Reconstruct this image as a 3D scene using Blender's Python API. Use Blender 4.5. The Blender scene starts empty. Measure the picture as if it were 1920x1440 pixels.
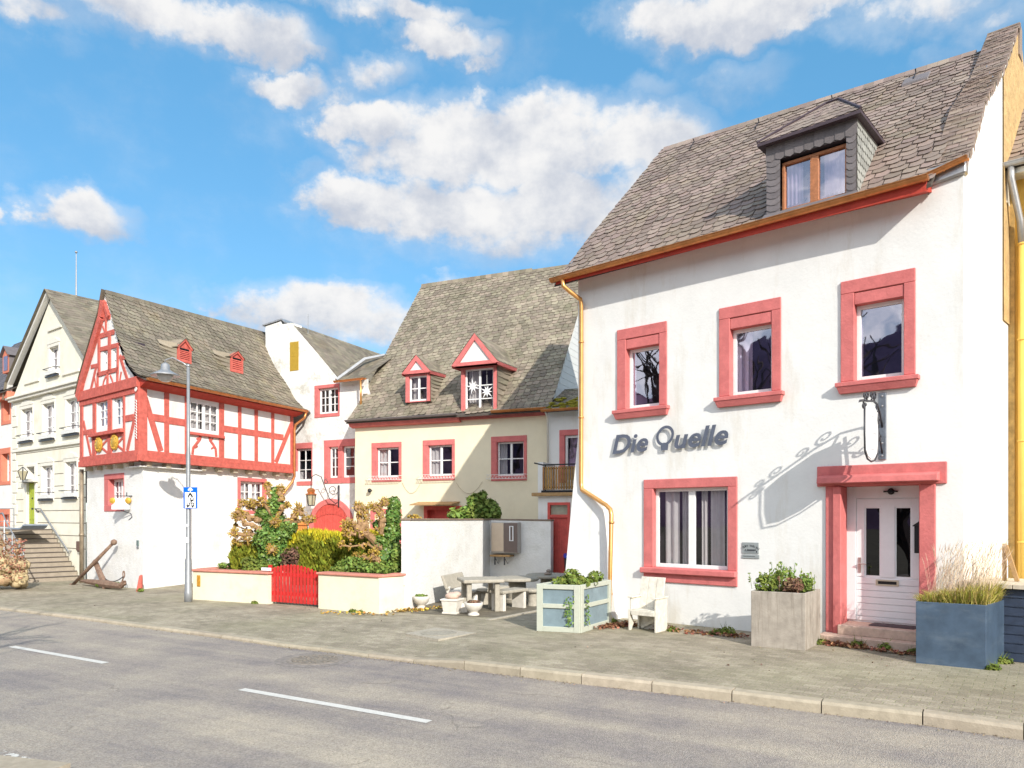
import bpy, bmesh, math, random
from mathutils import Vector, geometry
V = Vector
R = math.radians
rnd = random.Random(7)
sc = bpy.context.scene
col = sc.collection
# ------------------------------------------------------------------ camera model
F, CX, HY, H = 1387.0, 960.0, 968.0, 1.95
CAM = V((0, 0, H))
SUN = V((0.34, -0.80, 0.47)).normalized()

def ray(px, py): return V(((px - CX) / F, 1.0, -(py - HY) / F))
def G(px, py, z=0.0):
    r = ray(px, py); t = (z - H) / r.z
    return CAM + r * t
def Pz(px, py, Z): return CAM + ray(px, py) * Z

class PL:
    """a vertical plane: p0, u = direction to the right, n = outward normal"""
    def __init__(s, p0, u):
        s.p0 = V((p0[0], p0[1], 0)); s.u = V((u[0], u[1], 0)).normalized()
        s.n = V((s.u.y, -s.u.x, 0))
    def px(s, x, y, d=0.0):
        r = ray(x, y); o = s.p0 + s.n * d
        t = (o - CAM).dot(s.n) / r.dot(s.n); q = CAM + r * t
        return ((q - s.p0).dot(s.u), q.z)
    def w(s, u, z, d=0.0): return s.p0 + s.u * u + s.n * d + V((0, 0, z))
    def off(s, d): return PL(s.p0 + s.n * d, s.u)
    def rect(s, xl, ytl, ybl, xr, ytr, ybr, d=0.0):
        a, b = s.px(xl, ytl, d), s.px(xl, ybl, d); c, e = s.px(xr, ytr, d), s.px(xr, ybr, d)
        return ((a[0] + b[0]) / 2, (c[0] + e[0]) / 2, (b[1] + e[1]) / 2, (a[1] + c[1]) / 2)

# ------------------------------------------------------------------ objects
def thing(name, label, cat, loc=(0, 0, 0), group=None):
    o = bpy.data.objects.new(name, None); col.objects.link(o)
    o.location = V(loc); o['label'] = label; o['category'] = cat
    o.empty_display_size = 0.1
    if group: o['group'] = group
    o['_loc'] = list(V(loc))
    return o
def tag(o, label, cat, group=None):
    o['label'] = label; o['category'] = cat
    if group: o['group'] = group
    return o
def root_loc(o):
    while o.parent: o = o.parent
    return V(o['_loc']) if '_loc' in o else V(o.location)

class MB:
    def __init__(s): s.v = []; s.f = []; s.m = []; s.cur = 0
    def poly(s, pts, m=None):
        b = len(s.v); s.v += [V(p) for p in pts]; s.f.append(list(range(b, b + len(pts)))); s.m.append(s.cur if m is None else m)
    def faces(s, pts, fs, m=None):
        b = len(s.v); s.v += [V(p) for p in pts]
        for f in fs: s.f.append([b + i for i in f]); s.m.append(s.cur if m is None else m)
    def hexa(s, p, m=None):   # p: 8 points, bottom 0-3 ccw, top 4-7
        s.faces(p, [(3, 2, 1, 0), (4, 5, 6, 7), (0, 1, 5, 4), (1, 2, 6, 5), (2, 3, 7, 6), (3, 0, 4, 7)], m)
    def pbox(s, P, u0, u1, z0, z1, d0, d1, m=None):
        w = P.w
        s.hexa([w(u0, z0, d1), w(u1, z0, d1), w(u1, z0, d0), w(u0, z0, d0), w(u0, z1, d1), w(u1, z1, d1), w(u1, z1, d0), w(u0, z1, d0)], m)
    def box(s, c, sx, sy, sz, rz=0.0, m=None):   # c = centre of the bottom
        P = PL((c[0], c[1]), (math.cos(rz), math.sin(rz)))
        z = c[2]
        s.pbox(P, -sx / 2, sx / 2, z, z + sz, -sy / 2, sy / 2, m)
    def prism(s, P, pts, d0, d1, m=None):   # polygon (u,z) ccw seen from outside, d0 < d1
        n = len(pts)
        fr = [P.w(u, z, d1) for u, z in pts]; bk = [P.w(u, z, d0) for u, z in pts]
        s.faces(fr + bk, [tuple(range(n)), tuple(range(2 * n - 1, n - 1, -1))] + [(i, i + n, (i + 1) % n + n, (i + 1) % n) for i in range(n)], m)
    def beam(s, P, a, b, w, d0, d1, m=None):  # a,b (u,z)
        a = V(a); b = V(b); t = (b - a).normalized(); q = V((-t.y, t.x)) * (w / 2)
        s.prism(P, [tuple(a - q), tuple(b - q), tuple(b + q), tuple(a + q)], d0, d1, m)
    def ribbon(s, P, pts, w, d0, d1, m=None):
        pts = [V(p) for p in pts]; L = []; Rr = []
        for i, p in enumerate(pts):
            t = (pts[min(i + 1, len(pts) - 1)] - pts[max(i - 1, 0)]).normalized(); q = V((-t.y, t.x)) * (w / 2)
            L.append(tuple(p + q)); Rr.append(tuple(p - q))
        for i in range(len(pts) - 1):
            s.prism(P, [Rr[i], Rr[i + 1], L[i + 1], L[i]], d0, d1, m)
    def tube(s, pts, r, seg=8, m=None, cap=True):
        pts = [V(p) for p in pts]; n = len(pts)
        rs = r if isinstance(r, (list, tuple)) else [r] * n
        b = len(s.v); prev = None
        for i, p in enumerate(pts):
            t = (pts[min(i + 1, n - 1)] - pts[max(i - 1, 0)]).normalized()
            if prev is None:
                a = V((0, 0, 1)) if abs(t.z) < 0.9 else V((1, 0, 0)); x = t.cross(a).normalized()
            else:
                x = (prev - t * prev.dot(t))
                x = x.normalized() if x.length > 1e-6 else t.orthogonal().normalized()
            prev = x; y = t.cross(x)
            for k in range(seg):
                a = 2 * math.pi * k / seg
                s.v.append(p + (x * math.cos(a) + y * math.sin(a)) * rs[i])
        mm = s.cur if m is None else m
        for i in range(n - 1):
            for k in range(seg):
                k2 = (k + 1) % seg
                s.f.append([b + i * seg + k, b + i * seg + k2, b + (i + 1) * seg + k2, b + (i + 1) * seg + k]); s.m.append(mm)
        if cap:
            s.f.append([b + k for k in range(seg)][::-1]); s.m.append(mm)
            s.f.append([b + (n - 1) * seg + k for k in range(seg)]); s.m.append(mm)
    def lathe(s, c, prof, seg=20, m=None, axis=None):   # prof (r,z)
        c = V(c); b = len(s.v); n = len(prof); mm = s.cur if m is None else m
        for r, z in prof:
            for k in range(seg):
                a = 2 * math.pi * k / seg
                if axis is None: s.v.append(c + V((r * math.cos(a), r * math.sin(a), z)))
                else:
                    ax, e1, e2 = axis
                    s.v.append(c + ax * z + e1 * (r * math.cos(a)) + e2 * (r * math.sin(a)))
        for i in range(n - 1):
            for k in range(seg):
                k2 = (k + 1) % seg
                s.f.append([b + i * seg + k, b + i * seg + k2, b + (i + 1) * seg + k2, b + (i + 1) * seg + k]); s.m.append(mm)
        s.f.append([b + k for k in range(seg)][::-1]); s.m.append(mm)
        s.f.append([b + (n - 1) * seg + k for k in range(seg)]); s.m.append(mm)
    def ball(s, c, r, seg=10, sq=1.0, m=None):
        s.lathe(c, [(max(1e-4, r * math.sin(math.pi * i / 8)), -r * sq * math.cos(math.pi * i / 8)) for i in range(9)], seg, m)
    def wall(s, P, outline, holes=(), d=0.0, m=None):
        vs = [V(p) for p in outline]; n = len(vs); ed = [(i, (i + 1) % n) for i in range(n)]
        for (a, b, c, e) in holes:
            k = len(vs); vs += [V((a, c)), V((b, c)), V((b, e)), V((a, e))]
            ed += [(k, k + 1), (k + 1, k + 2), (k + 2, k + 3), (k + 3, k)]
        r = geometry.delaunay_2d_cdt(vs, ed, [], 1, 1e-5)
        pts, fs = r[0], r[2]; keep = []
        for f in fs:
            c = sum((pts[i] for i in f), V((0, 0))) / len(f)
            if any(h[0] < c.x < h[1] and h[2] < c.y < h[3] for h in holes): continue
            a, b2, c2 = [pts[i] for i in f[:3]]
            if (b2 - a).cross(c2 - a) < 0: f = f[::-1]
            keep.append(tuple(f))
        s.faces([P.w(p.x, p.y, d) for p in pts], keep, m)
    def leaf(s, p, n, size, asp=1.6, m=None):
        n = n.normalized(); t = n.orthogonal().normalized(); a = rnd.uniform(0, 6.28)
        x = (t * math.cos(a) + n.cross(t) * math.sin(a)); y = n.cross(x)
        l = size * asp / 2; w = size / 2
        s.poly([p - x * l, p - x * l * 0.2 - y * w + n * w * 0.2, p + x * l, p - x * l * 0.2 + y * w + n * w * 0.2], m)
    def leaves(s, c, rad, n, size, asp=1.5, shell=0.55, up=0.25, m=None, flat=0.0):
        c = V(c)
        for _ in range(n):
            q = V((rnd.gauss(0, 1), rnd.gauss(0, 1), rnd.gauss(0, 1))).normalized()
            k = shell + (1 - shell) * rnd.random() ** 0.6
            k *= rnd.choice((0.85, 0.95, 1.0, 1.08))
            p = c + V((q.x * rad[0], q.y * rad[1], q.z * rad[2])) * k
            nn = (q + V((rnd.gauss(0, .5), rnd.gauss(0, .5), rnd.gauss(0, .5) + up)))
            s.leaf(p, nn, size * rnd.uniform(0.65, 1.25), asp, m)
    def build(s, name, mats, parent=None, smooth=False, bevel=0.0, kind=None):
        me = bpy.data.meshes.new(name)
        o = bpy.data.objects.new(name, me)
        off = V((0, 0, 0))
        if parent is not None: off = root_loc(parent)
        me.from_pydata([tuple(p - off) for p in s.v], [], s.f)
        mats = mats if isinstance(mats, (list, tuple)) else [mats]
        for mm in mats: me.materials.append(mm)
        if len(mats) > 1: me.polygons.foreach_set('material_index', s.m)
        if smooth: me.polygons.foreach_set('use_smooth', [True] * len(s.f))
        me.update(); col.objects.link(o)
        if parent is not None: o.parent = parent
        else: o['_loc'] = [0, 0, 0]
        if bevel:
            b = o.modifiers.new('bevel', 'BEVEL'); b.width = bevel; b.segments = 1; b.limit_method = 'ANGLE'; b.angle_limit = R(40)
        if kind: o['kind'] = kind
        return o

def single(mb, name, mats, label, cat, loc, group=None, **k):
    """one top-level mesh with its origin at loc"""
    loc = V(loc)
    for i, p in enumerate(mb.v): mb.v[i] = p - loc
    o = mb.build(name, mats, None, **k); o.location = loc; o['_loc'] = list(loc)
    return tag(o, label, cat, group)

# ------------------------------------------------------------------ materials
def mat(name, c, rough=0.7, var=0.12, scale=3.0, bump=0.0, bscale=40.0, spec=0.3, metal=0.0, island=0.0,
        stain=None, st_amt=0.0, st_scale=1.2, c2=None, coat=0.0, big=0.0, trans=0.0, st_vec=None):
    m = bpy.data.materials.new(name); m.use_nodes = True
    nt = m.node_tree; N = nt.nodes; L = nt.links; bs = N['Principled BSDF']
    bs.inputs['Roughness'].default_value = rough; bs.inputs['Specular IOR Level'].default_value = spec
    bs.inputs['Metallic'].default_value = metal
    tc = N.new('ShaderNodeTexCoord')
    no = N.new('ShaderNodeTexNoise'); no.inputs['Scale'].default_value = scale; no.inputs['Detail'].default_value = 6; no.inputs['Roughness'].default_value = 0.65
    L.new(tc.outputs['Object'], no.inputs['Vector'])
    mx = N.new('ShaderNodeMix'); mx.data_type = 'RGBA'
    lo = [max(0, x * (1 - var)) for x in c]; hi = [min(1, x * (1 + var)) for x in (c2 or c)]
    mx.inputs[6].default_value = (*lo, 1); mx.inputs[7].default_value = (*hi, 1)
    rp = N.new('ShaderNodeMapRange'); rp.inputs[1].default_value = 0.3; rp.inputs[2].default_value = 0.7
    L.new(no.outputs['Fac'], rp.inputs[0]); L.new(rp.outputs[0], mx.inputs[0])
    out = mx.outputs[2]
    if stain:
        n2 = N.new('ShaderNodeTexNoise'); n2.inputs['Scale'].default_value = st_scale; n2.inputs['Detail'].default_value = 8; n2.inputs['Roughness'].default_value = 0.7
        mp = N.new('ShaderNodeMapping'); mp.inputs['Location'].default_value = (3.1, 7.7, 1.3)
        if st_vec: mp.inputs['Scale'].default_value = st_vec
        L.new(tc.outputs['Object'], mp.inputs['Vector']); L.new(mp.outputs[0], n2.inputs['Vector'])
        r2 = N.new('ShaderNodeMapRange'); r2.inputs[1].default_value = 0.52; r2.inputs[2].default_value = 0.72; r2.inputs[4].default_value = st_amt
        L.new(n2.outputs['Fac'], r2.inputs[0])
        m2 = N.new('ShaderNodeMix'); m2.data_type = 'RGBA'; m2.inputs[7].default_value = (*stain, 1)
        L.new(r2.outputs[0], m2.inputs[0]); L.new(out, m2.inputs[6]); out = m2.outputs[2]
    if island:
        g = N.new('ShaderNodeNewGeometry'); hs = N.new('ShaderNodeHueSaturation')
        a = N.new('ShaderNodeMapRange'); a.inputs[3].default_value = 1 - island; a.inputs[4].default_value = 1 + island
        L.new(g.outputs['Random Per Island'], a.inputs[0]); L.new(a.outputs[0], hs.inputs['Value']); L.new(out, hs.inputs['Color'])
        wn = N.new('ShaderNodeTexWhiteNoise'); wn.noise_dimensions = '1D'; L.new(g.outputs['Random Per Island'], wn.inputs['W'])
        b = N.new('ShaderNodeMapRange'); b.inputs[3].default_value = 0.5 - island * 0.07; b.inputs[4].default_value = 0.5 + island * 0.07
        L.new(wn.outputs['Value'], b.inputs[0]); L.new(b.outputs[0], hs.inputs['Hue'])
        out = hs.outputs[0]
    L.new(out, bs.inputs['Base Color'])
    if bump:
        n3 = N.new('ShaderNodeTexNoise'); n3.inputs['Scale'].default_value = bscale; n3.inputs['Detail'].default_value = 5
        L.new(tc.outputs['Object'], n3.inputs['Vector'])
        src = n3.outputs['Fac']
        if big:
            n4 = N.new('ShaderNodeTexNoise'); n4.inputs['Scale'].default_value = 2.2; n4.inputs['Detail'].default_value = 2
            L.new(tc.outputs['Object'], n4.inputs['Vector'])
            ma = N.new('ShaderNodeMath'); ma.operation = 'MULTIPLY_ADD'; ma.inputs[1].default_value = big
            L.new(n4.outputs['Fac'], ma.inputs[0]); L.new(src, ma.inputs[2]); src = ma.outputs[0]
        bp = N.new('ShaderNodeBump'); bp.inputs['Strength'].default_value = 1.0; bp.inputs['Distance'].default_value = bump
        L.new(src, bp.inputs['Height']); L.new(bp.outputs[0], bs.inputs['Normal'])
    if trans:
        tr = N.new('ShaderNodeBsdfTranslucent'); L.new(out, tr.inputs['Color'])
        ms = N.new('ShaderNodeMixShader'); ms.inputs[0].default_value = trans
        L.new(bs.outputs[0], ms.inputs[1]); L.new(tr.outputs[0], ms.inputs[2]); L.new(ms.outputs[0], N['Material Output'].inputs['Surface'])
    return m

WHITE = mat('white_plaster', (.78, .775, .745), .9, .05, 1.5, .003, 22, .1, stain=(.58, .52, .41), st_amt=.62, st_scale=1.6, st_vec=(1, 1, .22), big=2.2)
WHITE2 = mat('rough_white_plaster', (.80, .79, .76), .9, .06, 2.5, .014, 22, .1, stain=(.55, .52, .42), st_amt=.4, st_scale=1.1, big=1.0)
WHITEOLD = mat('weathered_white_plaster', (.78, .77, .74), .9, .08, 3, .016, 12, .1, stain=(.33, .31, .24), st_amt=.75, st_scale=1.5, big=1.0)
PEBBLE = mat('pebbledash_white', (.80, .79, .77), .9, .07, 60, .012, 70, .1)
CREAM = mat('cream_plaster', (.80, .72, .53), .9, .05, 1.5, .004, 30, .1, stain=(.66, .56, .38), st_amt=.4, st_scale=.7, big=1.5)
CREAMW = mat('pale_cream_plaster', (.78, .735, .58), .9, .06, 2.0, .005, 30, .1, stain=(.6, .52, .38), st_amt=.4, st_scale=1.2)
STONEW = mat('pale_stone_plaster', (.80, .765, .64), .9, .08, 2.0, .006, 30, .1, stain=(.62, .53, .36), st_amt=.55, st_scale=.8)
STONET = mat('pale_stone_trim', (.76, .73, .64), .8, .08, 4, .003, 50, .1)
YELLOW = mat('yellow_plaster', (.80, .52, .13), .9, .08, 3, .004, 40, .1)
ORANGE = mat('salmon_trim', (.66, .22, .14), .75, .1, 6, .003, 60, .2)
RED = mat('coral_red_stone_trim', (.60, .175, .165), .75, .14, 5, .005, 30, .2, stain=(.47, .12, .115), st_amt=.6, st_scale=3)
REDWOOD = mat('red_painted_timber', (.55, .13, .10), .75, .22, 9, .008, 30, .2, stain=(.42, .075, .06), st_amt=.5, st_scale=5)
REDDARK = mat('red_soffit_paint', (.46, .06, .04), .7, .15, 8, .002, 40, .2)  # red of fascia and soffit, colour made darker for the shade under eaves
REDBOARD = mat('red_door_paint', (.62, .10, .08), .55, .15, 8, .002, 60, .3)
REDGATE = mat('bright_red_picket_paint', (.56, .05, .03), .55, .2, 10, .002, 60, .3, island=.12)
CAPRED = mat('red_coping_paint', (.58, .24, .18), .8, .15, 6, .003, 60, .15)
FRAME = mat('white_window_paint', (.80, .80, .78), .4, .04, 10, 0, 40, .4)
WOODFR = mat('brown_wood_frame', (.42, .17, .075), .5, .25, 20, .001, 60, .3)
SLATE = mat('slate_brown', (.275, .21, .172), .62, .2, 1.2, .004, 40, .35, island=.2, stain=(.29, .225, .135), st_amt=.5, st_scale=.9)
SLATEY = mat('slate_lichen', (.25, .212, .158), .7, .25, .7, .004, 40, .3, island=.26, stain=(.15, .135, .085), st_amt=.75, st_scale=.75)
SLATEG = mat('slate_olive', (.205, .175, .13), .7, .25, 1.1, .004, 40, .3, island=.2, stain=(.25, .20, .10), st_amt=.6, st_scale=.9)
SLATEC = mat('slate_cladding', (.16, .14, .14), .55, .15, 6, .002, 60, .35, island=.15)
SLATEL = mat('slate_grey_light', (.30, .30, .27), .6, .15, 4, .002, 60, .35, island=.18)
ROOFBASE = mat('roof_underlay', (.085, .07, .06), .9)
COPPER = mat('copper_gutter', (.56, .235, .085), .38, .2, 7, 0, 40, .5, metal=.75, stain=(.30, .12, .05), st_amt=.5, st_scale=5)
COPPERY = mat('bright_copper_pipe', (.72, .38, .13), .35, .12, 5, 0, 40, .5, metal=.75)
ZINC = mat('zinc_metal', (.40, .40, .40), .4, .15, 8, 0, 40, .5, metal=.6)
GREYPAINT = mat('grey_pole_paint', (.27, .28, .29), .45, .1, 10, 0, 40, .4, metal=.3)
DARKMETAL = mat('dark_wrought_iron', (.055, .055, .065), .45, .2, 15, .001, 60, .5, metal=.5)
STEELPLATE = mat('forged_steel_plate', (.20, .22, .25), .45, .25, 12, .001, 50, .5, metal=.6)
BLACK = mat('black_void', (.006, .006, .008), .9, 0, 1)
BLACKP = mat('black_paint', (.02, .02, .022), .4, .1, 10)
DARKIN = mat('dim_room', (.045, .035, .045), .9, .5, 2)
CURT = mat('curtain_cloth', (.66, .60, .52), .9, .1, 10, trans=.25)
CURTW = mat('white_curtain_cloth', (.84, .82, .80), .9, .06, 10, trans=.25)
SIDING = mat('pale_grey_siding', (.58, .58, .56), .7, .05, 4)
LETTER = mat('anthracite_lettering', (.15, .17, .22), .35, .15, 8, 0, 40, .5, metal=.4)
CONC = mat('board_marked_concrete', (.36, .32, .27), .9, .18, 6, .003, 50, .15, stain=(.17, .14, .11), st_amt=.8, st_scale=11, st_vec=(1, 1, .07))
STONEF = mat('weathered_cast_stone', (.40, .365, .30), .9, .15, 12, .004, 60, .15, stain=(.24, .21, .16), st_amt=.6, st_scale=7)
STONEP = mat('pale_pot_stone', (.66, .62, .55), .85, .1, 12, .002, 60, .15)
BLUEP = mat('blue_grey_zinc_sheet', (.075, .115, .17), .42, .25, 3.5, .001, 30, .45, metal=.25, stain=(.15, .19, .23), st_amt=.6, st_scale=4, st_vec=(.35, .35, 1))
BLUEL = mat('slate_blue_boards', (.035, .05, .085), .5, .25, 8, .002, 40, .4)
BLUEG = mat('grey_blue_panel', (.19, .255, .285), .45, .18, 4, .001, 40, .4)
SAGE = mat('pale_sage_wood_paint', (.46, .48, .40), .6, .06, 10, .001, 60, .3)
CHAIRW = mat('whitewashed_wood', (.66, .62, .53), .8, .18, 12, .003, 60, .2)
TANW = mat('tan_wood', (.42, .26, .12), .75, .2, 14, .002, 60, .2)
BALW = mat('balcony_boards', (.31, .17, .06), .7, .3, 10, .002, 50, .2, island=.25)
GREYW = mat('grey_bleached_wood', (.55, .48, .38), .8, .15, 14, .002, 60, .2)
RUST = mat('rusty_anchor_iron', (.22, .14, .10), .85, .3, 14, .006, 30, .2, stain=(.34, .28, .20), st_amt=.6, st_scale=5)
GREEND = mat('lime_green_door', (.36, .42, .045), .5, .1, 10)
DKGREEN = mat('box_green', (.15, .20, .19), .5, .1, 10)
BARK = mat('pollard_bark', (.36, .225, .12), .9, .3, 14, .012, 25, .15, stain=(.25, .17, .10), st_amt=.6, st_scale=9)
TWIG = mat('ochre_twig_tips', (.44, .30, .06), .9, .2, 6, island=.3)
TREEB = mat('bare_tree_bark', (.05, .038, .035), .9, .3, 8)
IVY = mat('ivy_leaves', (.15, .25, .05), .42, .2, 3, spec=.45, island=.45, trans=.15)
HEDGE = mat('hedge_green', (.29, .31, .035), .7, .2, 3, island=.4, trans=.2)
HEDGEY = mat('hedge_golden_tips', (.60, .52, .03), .7, .15, 3, island=.25, trans=.2)
SHRUB = mat('shrub_leaves', (.20, .28, .055), .6, .2, 3, island=.4, trans=.2)
BROWNLF = mat('dry_brown_leaves', (.22, .125, .075), .8, .2, 3, island=.4, trans=.15)
GRASSY = mat('straw_grass', (.46, .36, .11), .8, .2, 3, island=.35, trans=.2)
GRASSG = mat('yellow_green_grass', (.33, .33, .05), .8, .2, 3, island=.35, trans=.2)
STRAW = mat('dry_stalks', (.50, .38, .26), .8, .2, 3, island=.3)
LITTER = mat('fallen_leaves', (.27, .125, .07), .85, .2, 3, island=.5)
WEED = mat('weed_green', (.17, .22, .04), .7, .2, 3, island=.4, trans=.2)
MOSS = mat('moss', (.23, .20, .03), .95, .35, 8, .03, 14, .05)
SOIL = mat('soil', (.09, .065, .045), .95, .3, 10, .02, 20)
PINKST = mat('pinkish_step_stone', (.56, .41, .33), .85, .15, 14, .003, 60, .15, stain=(.40, .27, .22), st_amt=.5, st_scale=6)
STEPST = mat('grey_brown_step_stone', (.34, .29, .23), .85, .12, 8, .003, 50, .15)
RUBBLE = mat('rubble_stone', (.48, .38, .22), .9, .25, 5, .03, 7, .1, stain=(.30, .11, .06), st_amt=.7, st_scale=2.5)
BARESTONE = mat('bare_ochre_masonry', (.50, .35, .17), .95, .2, 6, .03, 9, .1, stain=(.30, .21, .13), st_amt=.8, st_scale=5)
SIGNW = mat('white_sign_face', (.82, .82, .82), .4, .02, 5)
SIGNB = mat('blue_sign_face', (.0, .12, .72), .4, .04, 5)
SIGNK = mat('black_sign_print', (.015, .015, .015), .5)
GOLD = mat('gilded_rosette', (.66, .40, .06), .4, .2, 30, .002, 60, .5, metal=.4)
OCHRE = mat('ochre_shutter', (.42, .27, .035), .7, .1, 8)
ORWOOD = mat('orange_wood_gate', (.62, .25, .07), .7, .15, 8)
BEIGE = mat('beige_cabinet', (.60, .48, .36), .5, .05, 6)
BROWNC = mat('taupe_cabinet', (.16, .12, .105), .5, .08, 6)
PLAQUE = mat('grey_plaque', (.36, .39, .39), .4, .08, 10, metal=.3)
PRINT = mat('dark_print', (.05, .055, .06), .6)
PRINTG = mat('grey_print', (.42, .42, .44), .6)
CASTIRON = mat('cast_iron_cover', (.22, .19, .155), .7, .3, 25, .008, 40, .3)
PALEC = mat('pale_cover_concrete', (.40, .36, .29), .9, .2, 18, .004, 60, .1)
BINB = mat('blue_bin_lid', (.03, .06, .42), .5)
BINK = mat('dark_bin_body', (.03, .05, .055), .5)
PINKCH = mat('lamp_glass', (.62, .60, .58), .25, .03, 5, spec=.5)
LANTG = mat('lantern_glass', (.42, .38, .26), .2, .1, 8, spec=.5)
MARK = mat('worn_white_paint', (.62, .60, .55), .8, .12, 20, .002, 80, .1)
TARP = mat('blue_grey_doormat', (.26, .31, .38), .8, .1, 10)
HILLM = mat('winter_woods', (.17, .11, .16), .95, .5, .05, spec=0)
EARTH = mat('earth', (.16, .14, .09), .95, .3, .5)
TRIMW = mat('white_painted_board', (.74, .73, .70), .5, .05, 8, .001, 30, .3)

def glass(name, k, tint):
    m = bpy.data.materials.new(name); m.use_nodes = True
    nt = m.node_tree; N = nt.nodes; L = nt.links; N.remove(N['Principled BSDF'])
    tr = N.new('ShaderNodeBsdfTransparent'); tr.inputs[0].default_value = (*tint, 1)
    gl = N.new('ShaderNodeBsdfGlossy'); gl.inputs['Roughness'].default_value = 0.015; gl.inputs['Color'].default_value = (.9, .88, 1, 1)
    fr = N.new('ShaderNodeMath'); fr.operation = 'POWER'; fr.inputs[1].default_value = 4.0; lw = N.new('ShaderNodeLayerWeight'); lw.inputs[0].default_value = .5; L.new(lw.outputs['Facing'], fr.inputs[0])
    no = N.new('ShaderNodeTexNoise'); no.inputs['Scale'].default_value = 1.5
    tc = N.new('ShaderNodeTexCoord'); L.new(tc.outputs['Object'], no.inputs['Vector'])
    bp = N.new('ShaderNodeBump'); bp.inputs['Distance'].default_value = 0.003; L.new(no.outputs['Fac'], bp.inputs['Height']); L.new(bp.outputs[0], gl.inputs['Normal'])
    ad = N.new('ShaderNodeMath'); ad.operation = 'ADD'; ad.use_clamp = True; ad.inputs[1].default_value = k; L.new(fr.outputs[0], ad.inputs[0])
    mx = N.new('ShaderNodeMixShader'); L.new(ad.outputs[0], mx.inputs[0]); L.new(tr.outputs[0], mx.inputs[1]); L.new(gl.outputs[0], mx.inputs[2])
    L.new(mx.outputs[0], N['Material Output'].inputs['Surface']); return m
GLASS = glass('window_glass', .30, (.70, .64, .76))
GLASSC = glass('clear_window_glass', .13, (.80, .79, .80))
DOORGL = glass('dark_teal_glass', .10, (.05, .11, .13))

# ------------------------------------------------------------------ building parts
def grid_frame(mb, P, u0, u1, z0, z1, d0, d1, fw, cols, rows, mw, rail=None):
    mb.pbox(P, u0, u0 + fw, z0, z1, d0, d1); mb.pbox(P, u1 - fw, u1, z0, z1, d0, d1)
    mb.pbox(P, u0 + fw, u1 - fw, z0, z0 + fw * 1.15, d0, d1); mb.pbox(P, u0 + fw, u1 - fw, z1 - fw, z1, d0, d1)
    a0, a1, b0, b1 = u0 + fw, u1 - fw, z0 + fw * 1.15, z1 - fw
    cs = [c if isinstance(c, tuple) else (c, mw) for c in cols]
    for c, w in cs:
        x = a0 + (a1 - a0) * c; mb.pbox(P, x - w / 2, x + w / 2, b0, b1, d0, d1 - .003)
    for r in rows:
        z = b0 + (b1 - b0) * r; mb.pbox(P, a0, a1, z - mw / 2, z + mw / 2, d0 + .002, d1 - .008)
    return a0, a1, b0, b1

def curtain(mb, P, u0, u1, z0, z1, d, amp=.03, folds=5):
    n = folds * 6; top = []; bot = []
    for i in range(n + 1):
        t = i / n; dd = d + amp * math.sin(t * folds * 6.28)
        top.append(P.w(u0 + (u1 - u0) * t, z1, dd)); bot.append(P.w(u0 + (u1 - u0) * t, z0, dd - .01))
    for i in range(n): mb.poly([bot[i], bot[i + 1], top[i + 1], top[i]])

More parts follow.
